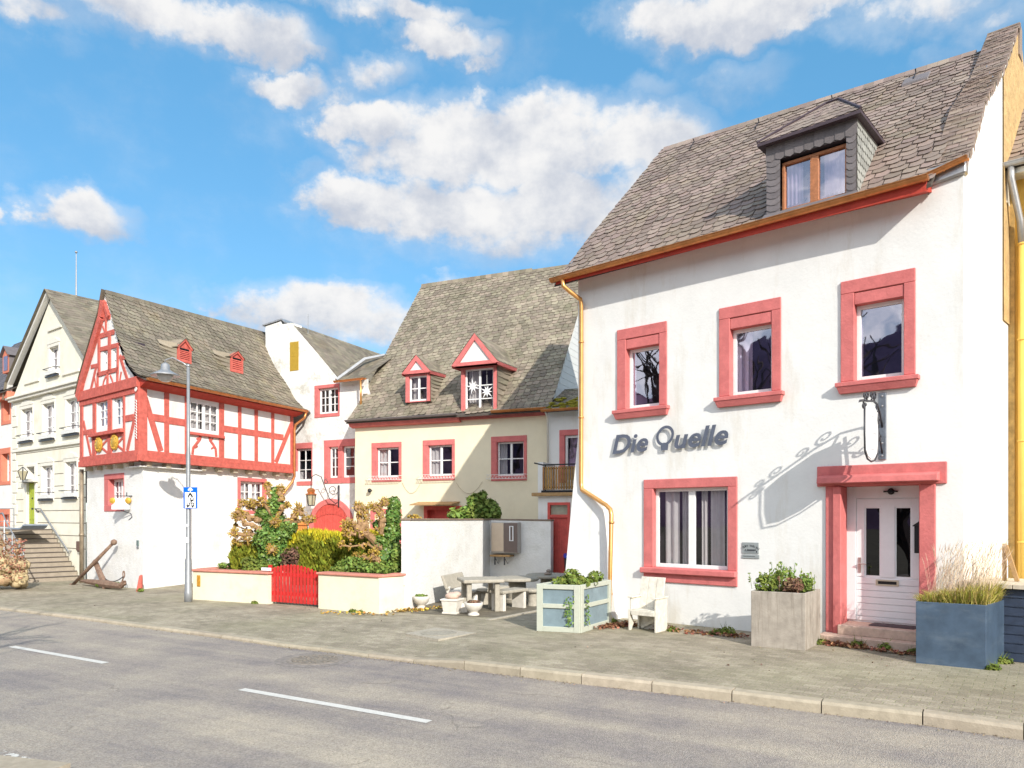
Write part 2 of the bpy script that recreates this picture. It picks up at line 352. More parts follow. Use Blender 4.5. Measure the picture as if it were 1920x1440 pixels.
def window(th, P, rect, tw=(.18, .18, .18, .18), rev=.14, proud=.025, trim=RED, fw=.055, cols=(), rows=(), mw=.03,
           frame=FRAME, curt=(), cmat=CURT, sill=None, box=0, gl=GLASS, ear=0.0, seg_top=False, name='window', dark=True):
    """window part with sub-parts; returns the wall opening"""
    u0, u1, z0, z1 = rect; l, r, t, b = tw
    i0, i1, j0, j1 = u0 + l, u1 - r, z0 + b, z1 - t
    m = MB()
    d1 = -rev + .05; d0 = -rev
    a = grid_frame(m, P, i0, i1, j0, j1 - box, d0, d1, fw, cols, rows, mw)
    w = m.build(name, frame, th, bevel=.004)
    if trim is not None and max(tw) > 0:
        m = MB(); e = ear
        m.pbox(P, u0, u0 + l, z0 + b, z1 - t, -rev - .02, proud); m.pbox(P, u1 - r, u1, z0 + b, z1 - t, -rev - .02, proud)
        m.pbox(P, u0 - e, u1 + e, z1 - t, z1, -rev - .02, proud + .002); m.pbox(P, u0, u1, z0, z0 + b, -rev - .02, proud + .002)
        m.build('surround', trim, w, bevel=.008)
    elif trim is None:
        m = MB()
        m.pbox(P, i0 - .002, i0, j0, j1, -rev, -.003); m.pbox(P, i1, i1 + .002, j0, j1, -rev, -.003); m.pbox(P, i0, i1, j1, j1 + .002, -rev, -.003); m.pbox(P, i0, i1, j0 - .002, j0, -rev, -.003)
        m.build('reveal', frame, w)
    if box:
        m = MB(); m.pbox(P, i0 + .004, i1 - .004, j1 - box, j1 - .012, -rev, proud - .012); m.build('shutter_box', trim or FRAME, w, bevel=.006)
    m = MB(); m.poly([P.w(a[0] - .01, a[2] - .01, d0 + .02), P.w(a[1] + .01, a[2] - .01, d0 + .02), P.w(a[1] + .01, a[3] + .01, d0 + .02), P.w(a[0] - .01, a[3] + .01, d0 + .02)])
    m.build('pane', gl, w)
    if curt:
        m = MB()
        for (c0, c1) in curt:
            curtain(m, P, i0 + (i1 - i0) * c0, i0 + (i1 - i0) * c1, j0 + .02, j1 - .02 - box, -rev - .05, .022, max(2, int((c1 - c0) * (i1 - i0) / .12)))
        m.build('curtain', cmat, w)
    if sill:
        h, p, e = sill
        m = MB()
        zm = z0 + h * .62; q = proud + p
        m.hexa([P.w(u0 - e * .15, z0, q * .55), P.w(u1 + e * .15, z0, q * .55), P.w(u1 + e * .15, z0, 0), P.w(u0 - e * .15, z0, 0),
                P.w(u0 - e * .7, zm, q * .92), P.w(u1 + e * .7, zm, q * .92), P.w(u1 + e * .7, zm, 0), P.w(u0 - e * .7, zm, 0)])
        m.pbox(P, u0 - e, u1 + e, zm, z0 + h, 0, q)
        m.build('sill', trim or FRAME, w, bevel=.006)
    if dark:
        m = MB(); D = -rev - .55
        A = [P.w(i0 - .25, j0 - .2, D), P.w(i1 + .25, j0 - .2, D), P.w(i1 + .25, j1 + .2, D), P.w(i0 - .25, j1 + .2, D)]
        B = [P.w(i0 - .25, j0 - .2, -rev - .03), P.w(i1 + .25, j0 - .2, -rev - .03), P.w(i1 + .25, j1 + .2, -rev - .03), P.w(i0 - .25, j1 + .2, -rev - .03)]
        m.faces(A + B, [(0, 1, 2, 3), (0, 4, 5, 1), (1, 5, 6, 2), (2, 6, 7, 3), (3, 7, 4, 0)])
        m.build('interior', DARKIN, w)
    return (i0, i1, j0, j1)

class Roof:
    """slope above an eave: profile [(back distance, height)] from the eave up; the slope's left and right edges are given in u at the bottom and the top"""
    def __init__(s, P, prof, ul, ur, hl=1.0, hr=1.0, z0=0.0, z0r=None):
        s.P = P; s.prof = prof; s.ul = ul; s.ur = ur; s.hl = hl; s.hr = hr; s.z0 = z0; s.z0r = z0 if z0r is None else z0r
        s.L = [0]
        for a, b in zip(prof, prof[1:]): s.L.append(s.L[-1] + math.hypot(b[0] - a[0], b[1] - a[1]))
        s.len = s.L[-1]; s.w0 = min(ul); s.w1 = max(ur)
    def at(s, u, t, lift=0.0):
        t = max(0.0, min(s.len, t)); i = 0
        while i < len(s.L) - 2 and t > s.L[i + 1]: i += 1
        k = (t - s.L[i]) / (s.L[i + 1] - s.L[i]); a, b = s.prof[i], s.prof[i + 1]
        dx, dz = b[0] - a[0], b[1] - a[1]; l = math.hypot(dx, dz)
        f = (u - s.w0) / (s.w1 - s.w0); h = s.hl + (s.hr - s.hl) * f; z0 = s.z0 + (s.z0r - s.z0) * f
        return s.P.w(u, z0 + (a[1] + dz * k) * h, -(a[0] + dx * k)) + (s.P.n * (dz / l) + V((0, 0, dx / l))) * lift
    def edge(s, t, e):
        k = t / s.len; q = k * (len(e) - 1); i = min(int(q), len(e) - 2); return e[i] + (e[i + 1] - e[i]) * (q - i)
    def build(s, name, mats, parent, tw=.2, ex=.15, slant=0.0, thick=.05, skip=None, round_=True, ovl=1.75):
        m = MB(); st = [l for l in s.L]
        ts = sorted(set(list(s.L) + [s.len * i / 12 for i in range(13)])); n = len(ts) - 1
        for i in range(n):
            a, b = ts[i], ts[i + 1]
            q = [s.at(s.edge(a, s.ul), a, -.012), s.at(s.edge(a, s.ur), a, -.012), s.at(s.edge(b, s.ur), b, -.012), s.at(s.edge(b, s.ul), b, -.012)]
            lo = [p - V((0, 0, thick)) for p in q]
            m.hexa([lo[0], lo[1], lo[2], lo[3]] + q, 1)
        k0 = int(-abs(slant) * (s.w1 - s.w0) / ex) - 2; k1 = int((s.len + abs(slant) * (s.w1 - s.w0)) / ex) + 2
        for k in range(k0, k1):
            u = s.w0 - tw * (0.5 if k % 2 else 0) - .3
            while u < s.w1 + .3:
                w = tw * rnd.uniform(.86, 1.12); a0, a1 = u, u + w; u += w * 1.0; a0 += .006; a1 -= .006
                t = k * ex + slant * ((a0 + a1) / 2 - s.w0) + rnd.uniform(-.06, .06) * ex
                if t < -.02 or t > s.len - ex * .4: continue
                lo_, hi_ = s.edge(max(0, t), s.ul) - .03, s.edge(max(0, t), s.ur) + .03
                if a1 < lo_ + .02 or a0 > hi_ - .02: continue
                a0 = max(a0, lo_); a1 = min(a1, hi_)
                if a1 - a0 < .03: continue
                if skip and skip((a0 + a1) / 2, t): continue
                tt = min(t + ex * ovl, s.len); sl = slant * (a1 - a0) / 2
                l0 = .024 + rnd.uniform(-.004, .008); l1 = .003; e = ex * .28 if round_ else 0
                x = a1 - a0
                pts = [s.at(a0, tt - sl, l1), s.at(a0, t + e - sl, l0 - .002), s.at(a0 + x * .2, t + e * .25, l0), s.at(a0 + x * .55, t, l0), s.at(a0 + x * .85, t + e * .3, l0), s.at(a1, t + e + sl, l0 - .001), s.at(a1, tt + sl, l1)]
                m.poly(pts, 0)
                m.poly([pts[2], pts[1], pts[1] - s.P.n * .008 - V((0, 0, .012)), pts[3] - s.P.n * .008 - V((0, 0, .012)), pts[3]], 0)
        return m.build(name, mats, parent)

def gutter(P, u0, u1, z, d, r, name, m_, parent, z1=None):
    m = MB(); z1 = z if z1 is None else z1; n = 7; rings = []
    for (u, zz) in ((u0, z), (u1, z1)):
        rings.append([P.w(u, zz - r * math.sin(math.pi * k / n), d - r * math.cos(math.pi * k / n)) for k in range(n + 1)])
    for k in range(n): m.poly([rings[0][k], rings[0][k + 1], rings[1][k + 1], rings[1][k]])
    for k in range(n): m.poly([p + V((0, 0, .006)) for p in (rings[1][k], rings[1][k + 1], rings[0][k + 1], rings[0][k])])
    m.poly(rings[0]); m.poly(rings[1][::-1])
    L = abs(u1 - u0); c = max(2, int(L / .8))
    for i in range(c + 1):
        t = min(max(i / c, .01), .99); u = u0 + (u1 - u0) * t; zz = z + (z1 - z) * t
        ring = [P.w(u, zz - (r + .006) * math.sin(math.pi * k / n), d - (r + .006) * math.cos(math.pi * k / n)) for k in range(n + 1)]
        ring2 = [p + P.u * .025 for p in ring]
        for k in range(n): m.poly([ring[k], ring[k + 1], ring2[k + 1], ring2[k]])
    for zz, u in ((z, u0), (z1, u1)): pass
    m.tube([P.w(u0, z, d + r), P.w(u1, z1, d + r)], .009, 6)
    return m.build(name, m_, parent, smooth=False)

def text_mesh(txt, size, extrude, offset=0.0, shear=0.0, align='LEFT', space=1.0):
    cu = bpy.data.curves.new('txt', 'FONT'); cu.body = txt; cu.size = size; cu.extrude = extrude; cu.offset = offset
    cu.shear = shear; cu.align_x = align; cu.space_character = space; cu.resolution_u = 4
    o = bpy.data.objects.new('txt', cu); col.objects.link(o)
    dg = bpy.context.evaluated_depsgraph_get(); me = bpy.data.meshes.new_from_object(o.evaluated_get(dg))
    vs = [v.co.copy() for v in me.vertices]; fs = [tuple(p.vertices) for p in me.polygons]
    bpy.data.objects.remove(o); bpy.data.curves.remove(cu); bpy.data.meshes.remove(me)
    return vs, fs
def put_text(mb, P, u, z, d, txt, size, extrude=.002, rot=0.0, m=None, **k):
    vs, fs = text_mesh(txt, size, extrude, **k); c, s_ = math.cos(rot), math.sin(rot)
    mb.faces([P.w(u + v.x * c - v.y * s_, z + v.x * s_ + v.y * c, d + v.z) for v in vs], fs, m)
    return max(v.x for v in vs) if vs else 0
SUN_E, SKYE, EXPO = 2.1, .15, 1.36
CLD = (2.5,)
SKYS = (1.15, .70, .495); SKYF = (.27, 1.02, 1.76)
# ================================================================== white guesthouse (right)
P0 = G(1552, 1199)
PR = PL(P0, (0.75762659, -0.65268825))
UL, UR = -4.84, 1.86
gh = thing('guesthouse', 'white rendered house with coral window surrounds, raised dark lettering and a slate dormer', 'house', PR.w(0, 0))
B = -0.15
holes = []
w1 = PR.rect(1158, 620, 792, 1251, 602, 773); w2 = PR.rect(1349, 581, 770, 1465, 555, 748); w3 = PR.rect(1577, 529, 745, 1717, 503, 720)
for i, (rc, cu) in enumerate(((w1, ((0, .12),)), (w2, ((0, .42),)), (w3, ((0, .10),)))):
    holes.append(window(gh, PR, rc, (.20, .155, .20, .19), .16, .03, RED, .06, (), (), .03, curt=cu, cmat=CURTW, sill=(.17, .09, .06), box=.19, gl=GLASS))
wg = PR.rect(1208, 900, 1093, 1383, 893, 1103)
wg = (wg[0], wg[1], .74, wg[3])
holes.append(window(gh, PR, wg, (.20, .17, .17, .27), .13, .03, RED, .06, ((.5, .13),), (), .03, curt=((.10, .30), (.34, .42), (.60, .68), (.72, .90)), cmat=CURTW, sill=None, gl=GLASSC))
m = MB(); m.pbox(PR, wg[0] - .04, wg[1] + .0, .90, 1.0, 0.0, .11); m.build('sill', RED, gh, bevel=.012)
# door opening
du0, du1 = PR.px(1573, 1000)[0], PR.px(1724, 1000)[0]
dz0, dz1 = .26, 2.42
holes.append((du0, du1, B, dz1))
outline = [(UL, B), (UR, B), (UR, 6.95), (UR - .42, 6.95), (UL, 6.9)]
m = MB(); m.wall(PR, outline, holes)
SKW = .062
PS_ = PL(PR.w(UR, 0), -PR.n + PR.u * SKW)          # right end wall, u runs away from the street
RID = 3.5
m.wall(PS_, [(0, B), (9, B), (9, 6.4), (6.5, 7.4), (3.95, 10.4), (3.6, 10.6), (3.3, 10.25), (2.4, 9.3), (1.1, 8.22), (.3, 7.2), (0, 6.95)])
PLf = PL(PR.w(UL, 0) - PR.n * 7.0, PR.n)  # left end wall
m.wall(PLf, [(0, B), (7, B), (7, 6.72), (7 - RID, 10.6), (0, 6.7)])
m.build('wall', WHITE, gh)
# battered buttress at the left corner
bl = PR.px(1069, 1080)[0]
m = MB(); w = PR.w
zt, zb = 3.05, -.1
ub = -3.78
m.faces([w(UL - .22, zb, .28), w(ub, zb, .22), w(ub, zb, 0), w(UL - .22, zb, -.7),
         w(UL + .002, zt + .55, .004), w(ub - .62, zt + .2, .004), w(ub - .62, zt + .2, -.01), w(UL - .002, zt + .55, -.7)],
        [(0, 1, 5, 4), (1, 2, 6, 5), (3, 0, 4, 7), (3, 2, 1, 0)])
m.build('buttress', WHITE, gh)
# patch of bare masonry on the end wall
m = MB()
m.wall(PS_, [(2.45, 5.2), (4.6, 5.2), (4.5, 9.4), (3.95, 10.36), (3.6, 10.5), (3.3, 10.15), (2.45, 9.25)], d=.02)
m.build('bare_stone_patch', BARESTONE, gh)
# roof
ZE, ZER = 6.60, 6.66
prof = [(-.36, 0.0), (-.12, .24), (.25, .66), (.8, 1.28), (RID, 3.98)]
rf = Roof(PR, prof, [UL - .33, UL - .17, UL - .08, UL - .05], [UR - .34, UR - .30, UR - .25, UR - .2], 1.02, .925, ZE, ZER)
DU0, DU1 = -1.30, .26     # dormer position, set below
roof = rf.build('roof', [SLATE, ROOFBASE], gh, .235, .165, slant=.06)
m = MB()
bk = [PR.w(UL - .05, 6.4, -7.3), PR.w(UR, 6.4, -7.3), rf.at(UR - .3, rf.len) , rf.at(UL - .05, rf.len)]
m.poly(bk); m.poly([p - V((0, 0, .08)) for p in bk][::-1]); m.build('rear_slope', SLATE, roof)
m = MB()   # ridge slates
for i in range(34):
    a = UL + i * (UR - .42 - UL) / 34; b_ = a + .235
    p, q = rf.at(a, rf.len - .16, .022), rf.at(b_, rf.len - .16, .02); p2, q2 = rf.at(a, rf.len, .05), rf.at(b_, rf.len, .045)
    m.poly([p, q, q2, p2]); m.poly([p2, q2, q2 - PR.n * .12 - V((0, 0, .1)), p2 - PR.n * .12 - V((0, 0, .1))])
m.build('ridge', SLATE, roof)
# raised gable coping covered in slate
m = MB(); cop = [(-.05, 6.98), (.3, 7.26), (1.1, 8.28), (2.4, 9.36), (3.3, 10.32), (3.62, 10.66)]
n_ = 46
def along(pts, t):
    Ls = [math.hypot(b[0] - a[0], b[1] - a[1]) for a, b in zip(pts, pts[1:])]; T = sum(Ls) * t
    for (a, b), l in zip(zip(pts, pts[1:]), Ls):
        if T <= l: return (a[0] + (b[0] - a[0]) * T / l, a[1] + (b[1] - a[1]) * T / l)
        T -= l
    return pts[-1]
for i in range(n_):
    a = along(cop, i / n_); b = along(cop, min(1, (i + 1.5) / n_)); jj = rnd.uniform(-.008, .012)
    u0, u1 = UR - .44 + SKW * a[0], UR + .05 + SKW * a[0] + rnd.uniform(-.012, .012)
    A = [PR.w(u0, a[1] + .03 + jj, -a[0]), PR.w(u1, a[1] + .03 + jj, -a[0]), PR.w(u1, b[1], -b[0]), PR.w(u0, b[1], -b[0])]
    for k_ in range(3):
        s0_, s1_ = max(0, (k_ - .5 * (i % 2)) / 2.5), min(1, (k_ + 1 - .5 * (i % 2)) / 2.5)
        if s1_ <= s0_: continue
        j2 = V((0, 0, rnd.uniform(-.004, .012))); g0_, g1_ = A[0].lerp(A[1], s0_ + .012) + j2, A[0].lerp(A[1], s1_) + j2; h0_, h1_ = A[3].lerp(A[2], s0_ + .012), A[3].lerp(A[2], s1_)
        m.poly([g0_, g0_.lerp(g1_, .5) - (h0_ - g0_) * .10, g1_, h1_, h0_]); m.poly([g1_, g0_, g0_ - V((0, 0, .04)), g1_ - V((0, 0, .04))])
    m.poly([A[0], A[3], A[3] - V((0, 0, .42)), A[0] - V((0, 0, .42))]); m.poly([A[2], A[1], A[1] - V((0, 0, .12)), A[2] - V((0, 0, .12))])
a, b = cop[-2], cop[-1]
m.pbox(PR, UR - .44 + .22, UR + .05 + .22, 10.1, 10.66, -3.9, -3.58)
m.build('gable_coping', SLATE, gh)
m = MB(); m.hexa([PR.w(UR - .46, 6.74, .07), PR.w(UR + .04, 6.80, .07), PR.w(UR + .04, 6.8, -.1), PR.w(UR - .46, 6.74, -.1), PR.w(UR - .46, 6.98, .07), PR.w(UR + .04, 7.02, .07), PR.w(UR + .04, 7.12, -.2), PR.w(UR - .46, 7.08, -.2)])
m.build('coping_foot', ZINC, gh, bevel=.02)
# eaves: fascia, gutters, downpipe
m = MB(); a, b = UL - .28, UR - .40
m.hexa([w(a, 6.57, .372), w(b, 6.55, .372), w(b, 6.66, 0), w(a, 6.80, 0), w(a, 6.63, .376), w(b, 6.69, .376), w(b, 6.9, .02), w(a, 6.9, .02)])
m.build('fascia', REDDARK, gh)
gutter(PR, UL - .36, UR - .36, 6.68, .42, .075, 'gutter', COPPER, gh, 6.75)
gutter(PR, UR - .52, UR + .06, 6.86, .13, .06, 'gutter', COPPER, gh, 6.99)
px_ = PR.px
m = MB(); q1, q2 = -3.98, -3.80
a = UL + .13
m.tube([w(a - .2, 6.62, .42), w(a - .2, 6.5, .41), w(a - .1, 6.38, .3), w(a - .0, 6.26, .1), w(a, 6.12, .075), w(a, 4.6, .075), w(a, 2.62, .085), w(a + .03, 2.48, .10), w(-4.05, 2.17, .20), w(-3.93, 2.08, .22), w(-3.9, 1.98, .235), w(-3.89, .45, .30), w(-3.88, .1, .34), w(-3.82, -.02, .4)], .043, 12)
for z in (5.4, 3.9): m.tube([w(a, z, .08), w(a, z + .035, .08)], .055, 12)
for z in (1.85, .5): m.tube([w(-3.89, z, .24 + (1.9 - z) * .042), w(-3.89, z - .04, .245 + (1.9 - z) * .042)], .056, 12)
m.build('downpipe', COPPERY, gh, smooth=True)
# dormer
PD = PR.off(.20)
du = PD.rect(1437, 300, 412, 1606, 222, 366)
D0, D1 = du[0], du[1]; zb, ze = 6.86, PD.px(1606, 216)[1]
dorm = MB()
o0, o1 = PD.px(1463, 330)[0], PD.px(1587, 330)[0]; oz0, oz1 = PD.px(1463, 396)[1], PD.px(1463, 298)[1]
dm = MB()
dm.wall(PD, [(D0, zb - .16), (D1, zb - .16), (D1, ze), (D0, ze)], [(o0, o1, oz0, oz1)])
for uu, sg in ((D0, 1), (D1, -1)):
    A = [PD.w(uu, zb - .1, 0), PD.w(uu, zb - .1, -.3), PD.w(uu, ze, -2.0), PD.w(uu, ze, 0)]
    dm.poly(A if sg < 0 else A[::-1])
dorme = dm.build('dormer', SLATEC, gh)
m = MB()   # hipped dormer roof
e0, e1, zee = D0 - .10, D1 + .10, ze + .0
uc = (D0 + D1) / 2
rz = zee + .66
m.cur = 0
def tiled(m, pts4, nx, ny, lift=.012):
    a, b, c, d = pts4; nn = (b - a).cross(d - a).normalized()
    for j in range(ny):
        for i in range(nx):
            t0, t1 = j / ny, min(1, (j + 1.5) / ny)
            s0, s1 = (i + (.5 if j % 2 else 0)) / nx, (i + 1 + (.5 if j % 2 else 0)) / nx
            if s0 >= 1: continue
            s1 = min(1, s1)
            f = lambda s_, t_, l: (a.lerp(b, s_)).lerp(d.lerp(c, s_), t_) + nn * l
            lf = lift + rnd.uniform(-.003, .003)
            m.poly([f(s0, t1, .003), f(s0, t0 + .25 / ny, lf), f(s0 * .7 + s1 * .3, t0, lf), f(s0 * .3 + s1 * .7, t0, lf), f(s1, t0 + .2 / ny, lf), f(s1, t1, .003)])
F0, F1 = PD.w(e0, zee, .14), PD.w(e1, zee, .14)
T0, T1 = PD.w(uc + .05, rz, -.62), PD.w(uc + .25, rz, -.62)
Rk = PD.w(uc, rz + .02, -2.8)
S1, S0 = PD.w(e1, zee + .05, -2.15), PD.w(e0, zee + .05, -2.15)
for q in ([F0, F1, T1, T0], [F1, S1, Rk + PD.u * .05, T1], [S0, F0, T0, Rk - PD.u * .05]):
    m.poly(q); tiled(m, q, 9, 6)
drf = m.build('dormer_roof', SLATE, dorme)
m = MB(); lw_ = [F0, F1, S1, S0]; m.poly([p - V((0, 0, .05)) for p in lw_][::-1])
for a, b in ((F0, F1), (F1, S1), (S0, F0)): m.poly([a - V((0, 0, .05)), b - V((0, 0, .05)), b, a])
for a, b in ((F0, T0), (F1, T1), (T0, T1)): m.tube([a + V((0, 0, .02)), b + V((0, 0, .02))], .022, 5)
m.build('eave_edge', mat('dark_lead_edge', (.07, .05, .06), .5, .1, 8), drf)
m = MB(); m.hexa([PD.w(D0 - .03, 6.70, .2), PD.w(D1 + .03, 6.74, .2), PD.w(D1 + .03, 6.74, 0), PD.w(D0 - .03, 6.70, 0), PD.w(D0 - .03, 6.74, .2), PD.w(D1 + .03, 6.78, .2), PD.w(D1 + .03, oz0 - .0, .012), PD.w(D0 - .03, oz0 - .0, .012)]); m.build('sill_apron', SLATEC, dorme)
m = MB()   # slate cladding strips round the opening and on the right cheek
nz = 9
for k in range(nz):
    z0_, z1_ = zb - .05 + k * (oz1 + .05 - zb) / nz, zb - .05 + (k + 1.25) * (oz1 + .05 - zb) / nz
    for (a, b) in ((D0 + .005, o0), (o1, D1 - .005)):
        pts = [(a, z1_), (a, z0_ + .05), (a + (b - a) * .3, z0_ + .01), (a + (b - a) * .7, z0_), (b, z0_ + .04), (b, z1_)]
        m.poly([PD.w(u, z, .018 - (z - z0_) * .08) for u, z in pts])
nn_ = 9
for k in range(nn_):
    a, b = D0 + (D1 - D0) * k / nn_, D0 + (D1 - D0) * (k + 1.1) / nn_
    pts = [(a, oz1), (a + .03, oz1 + .10), (a, ze - .01), (b, ze - .01), (b, oz1 + .0)]
    m.poly([PD.w(u, z, .012 + (b - u) * .06) for u, z in ((a, ze - .01), (a, oz1 + .02), (a + (b - a) * .5, oz1 - .015), (b, oz1 + .03), (b, ze - .01))])
m.build('slate_cladding', SLATEC, dorme)
m = MB()
for uu, sg in ((D1, 1),):
    ny = 9
    for j in range(ny):
        z0_ = zb - .05 + j * (ze - zb) / ny; z1_ = z0_ + 1.5 * (ze - zb) / ny
        dmax = .35 + (z0_ - zb) * .86
        x = -.0; ww = .13
        i = 0
        while x < dmax:
            a, b = x - (.06 if j % 2 else 0), x + ww - (.06 if j % 2 else 0); x += ww
            a = max(0, a)
            m.poly([PD.w(uu + .004, min(z1_, ze), -a), PD.w(uu + .016, z0_ + .03, -a), PD.w(uu + .018, z0_, -(a + b) / 2), PD.w(uu + .016, z0_ + .05, -b), PD.w(uu + .004, min(z1_, ze), -b)][::-1])
m.build('cheek_slates', SLATEL, dorme)
wd = MB()
PDw = PD
a = grid_frame(wd, PD, o0, o1, oz0, oz1 - .04, -.16, -.08, .045, ((.5, .13),), (), .03)
wn = wd.build('dormer_window', WOODFR, dorme, bevel=.004)
m = MB(); m.poly([PD.w(a[0], a[2], -.13), PD.w(a[1], a[2], -.13), PD.w(a[1], a[3], -.13), PD.w(a[0], a[3], -.13)]); m.build('pane', GLASS, wn)
m = MB(); curtain(m, PD, o0 + .04, o0 + .30, oz0 + .05, oz1 - .04, -.19, .02, 4); curtain(m, PD, o0 + .62 * (o1 - o0), o0 + .95 * (o1 - o0), oz0 + .05, oz1 - .04, -.19, .02, 5); m.build('curtain', CURTW, wn)
m = MB(); m.poly([PD.w(o0 - .1, oz0 - .1, -.9), PD.w(o1 + .1, oz0 - .1, -.9), PD.w(o1 + .1, oz1 + .1, -.9), PD.w(o0 - .1, oz1 + .1, -.9)]); m.poly([PD.w(o0 - .1, oz0 - .05, -.16), PD.w(o1 + .1, oz0 - .05, -.16), PD.w(o1 + .1, oz0 - .05, -.9), PD.w(o0 - .1, oz0 - .05, -.9)])
m.poly([PD.w(o0, oz1, 0.0), PD.w(o1, oz1, 0.0), PD.w(o1, oz1, -.2), PD.w(o0, oz1, -.2)])
m.build('interior', DARKIN, wn)
# roof hooks and skylight hatch
m = MB()
for (x, y) in ((1530, 205), (1680, 150), (1795, 100), (1240, 350), (1160, 440), (1690, 320)):
    pass
q = rf.at(.62, rf.len - .62, .03); q0 = [rf.at(.38, rf.len - .75, .05), rf.at(.82, rf.len - .75, .05), rf.at(.82, rf.len - .42, .04), rf.at(.38, rf.len - .42, .04)]
m.hexa([p - V((0, 0, .06)) for p in q0] + q0); m.build('roof_hatch', SLATEC, roof, bevel=.01)
for k in range(4):
    t = rf.len - .3; u = UL + .9 + k * 1.5; m = MB(); m.tube([rf.at(u, t - .3, .0), rf.at(u, t - .3, .05), rf.at(u, t - .02, .07), rf.at(u, t - .02, .13)], .011, 5); m.build('roof_hook', DARKMETAL, roof)
# door
PDo = PR.off(-.44)
m = MB()   # surround: jambs, lintel band, canopy
jl = PR.px(1549, 1000)[0]; jr = PR.px(1755, 1000)[0]
lz0, lz1 = 2.42, 2.74; ll, lr = PR.px(1533, 890)[0], PR.px(1776, 890)[0]
m.pbox(PR, jl, du0 + .0, -.02, lz0, -.45, .035); m.pbox(PR, du1, jr, -.02, lz0, -.45, .035)
m.pbox(PR, ll, lr, lz0, lz1, -.45, .037)
m.pbox(PR, jl + .12, du0 + .05, .0, lz0 - .005, -.2, .075)
m.hexa([w(jl - .08, 2.46, .22), w(jr + .06, 2.46, .22), w(jr + .06, 2.46, .03), w(jl - .08, 2.46, .03), w(jl - .08, 2.56, .20), w(jr + .06, 2.56, .20), w(jr + .06, 2.6, .03), w(jl - .08, 2.6, .03)])
m.build('door_surround', RED, gh, bevel=.01)
d0_, d1_ = PDo.px(1606, 1050)[0], max(PDo.px(1722, 1050)[0], du1 - .0)
m = MB()
g0, g1 = PDo.px(1624, 1000)[0], PDo.px(1649, 1000)[0]; g2, g3 = PDo.px(1681, 1000)[0], PDo.px(1707, 1000)[0]
zg0, zg1 = PDo.px(1640, 1079)[1], PDo.px(1640, 953)[1]
d0_ = max(d0_, du0 + .05)
m.wall(PDo, [(du0 - .03, .26), (d1_ + .05, .26), (d1_ + .05, 2.45), (du0 - .03, 2.45)], [(g0, g1, zg0, zg1), (g2, g3, zg0, zg1)], d=0)
m.pbox(PDo, d0_ - .0, d1_, 2.24, 2.25, 0, .006, None)
m.pbox(PDo, du0 - .03, d0_ + .0, .3, 2.42, 0, .035); m.pbox(PDo, d0_, d1_ + .05, 2.235, 2.42, 0, .03)
m.pbox(PDo, d0_ + .005, d1_, .3, .36, 0.0, .022)
for (a, b) in ((d0_ + .005, g0 - .02), (g1 + .02, g2 - .02), (g3 + .02, d1_)): m.pbox(PDo, a, b, zg0 - .02, 2.225, 0, .018)
m.pbox(PDo, g0 - .02, g3 + .02, zg1 + .02, 2.224, 0, .017)
for (a, b) in ((g0 - .02, g1 + .02), (g2 - .02, g3 + .02)):
    pass
nb = 6
for k in range(nb):
    z = .37 + k * (zg0 - .03 - .37) / nb; m.pbox(PDo, d0_ + .005, d1_, z, z + (zg0 - .03 - .37) / nb - .008, 0, .018)
door = m.build('door', mat('cool_white_door_paint', (.83, .86, .87), .4, .03, 8, 0, 40, .4), gh, bevel=.003)
m = MB(); m.poly([PDo.w(g0, zg0, -.01), PDo.w(g1, zg0, -.01), PDo.w(g1, zg1, -.01), PDo.w(g0, zg1, -.01)]); m.build('pane', DOORGL, door)
m = MB(); m.poly([PDo.w(g2, zg0, -.01), PDo.w(g3, zg0, -.01), PDo.w(g3, zg1, -.01), PDo.w(g2, zg1, -.01)]); m.build('pane', DOORGL, door)
m = MB(); m.poly([PDo.w(d0_, .3, -.12), PDo.w(d1_, .3, -.12), PDo.w(d1_, 2.4, -.12), PDo.w(d0_, 2.4, -.12)]); m.build('interior', BLACK, door)
m = MB(); s0, s1 = PDo.px(1643, 1092)[0], PDo.px(1686, 1092)[0]; sz0, sz1 = PDo.px(1660, 1098)[1], PDo.px(1660, 1087)[1]
m.pbox(PDo, s0, s1, sz0, sz0 + .022, .018, .032); m.pbox(PDo, s0, s1, sz1 - .022, sz1, .018, .032); m.pbox(PDo, s0, s0 + .03, sz0 + .022, sz1 - .022, .018, .032); m.pbox(PDo, s1 - .03, s1, sz0 + .022, sz1 - .022, .018, .032)
ls = m.build('letter_slot', mat('champagne_metal', (.62, .56, .44), .4, .05, 8, metal=.6), door)
m = MB(); m.pbox(PDo, s0 + .03, s1 - .03, sz0 + .022, sz1 - .022, .0, .02); m.build('flap', BLACKP, ls)
m = MB(); hu = PDo.px(1613, 1060)[0]; hz0, hz1 = PDo.px(1613, 1073)[1], PDo.px(1613, 1045)[1]
m.pbox(PDo, hu - .022, hu + .022, hz0, hz1, .018, .03); m.tube([PDo.w(hu, hz0 + .14, .03), PDo.w(hu, hz0 + .14, .08), PDo.w(hu + .11, hz0 + .14, .085)], .011, 8); m.build('handle', mat('brushed_steel', (.5, .47, .45), .35, .05, 10, metal=.8), door)
m = MB(); zl = 2.335; m.lathe(PDo.w((d0_ + d1_) / 2 + .02, zl, .03), [(.05, 0), (.05, .03), (.03, .05), (.03, .09)], 12, axis=(PDo.n, PDo.u, V((0, 0, 1)))); m.pbox(PDo, (d0_ + d1_) / 2 - .08, (d0_ + d1_) / 2 + .12, zl - .012, zl + .01, .05, .09); m.build('porch_lamp', BLACKP, gh)
m = MB(); b0 = PR.px(1722, 1030)[0]; bz0, bz1 = 1.42, 1.88
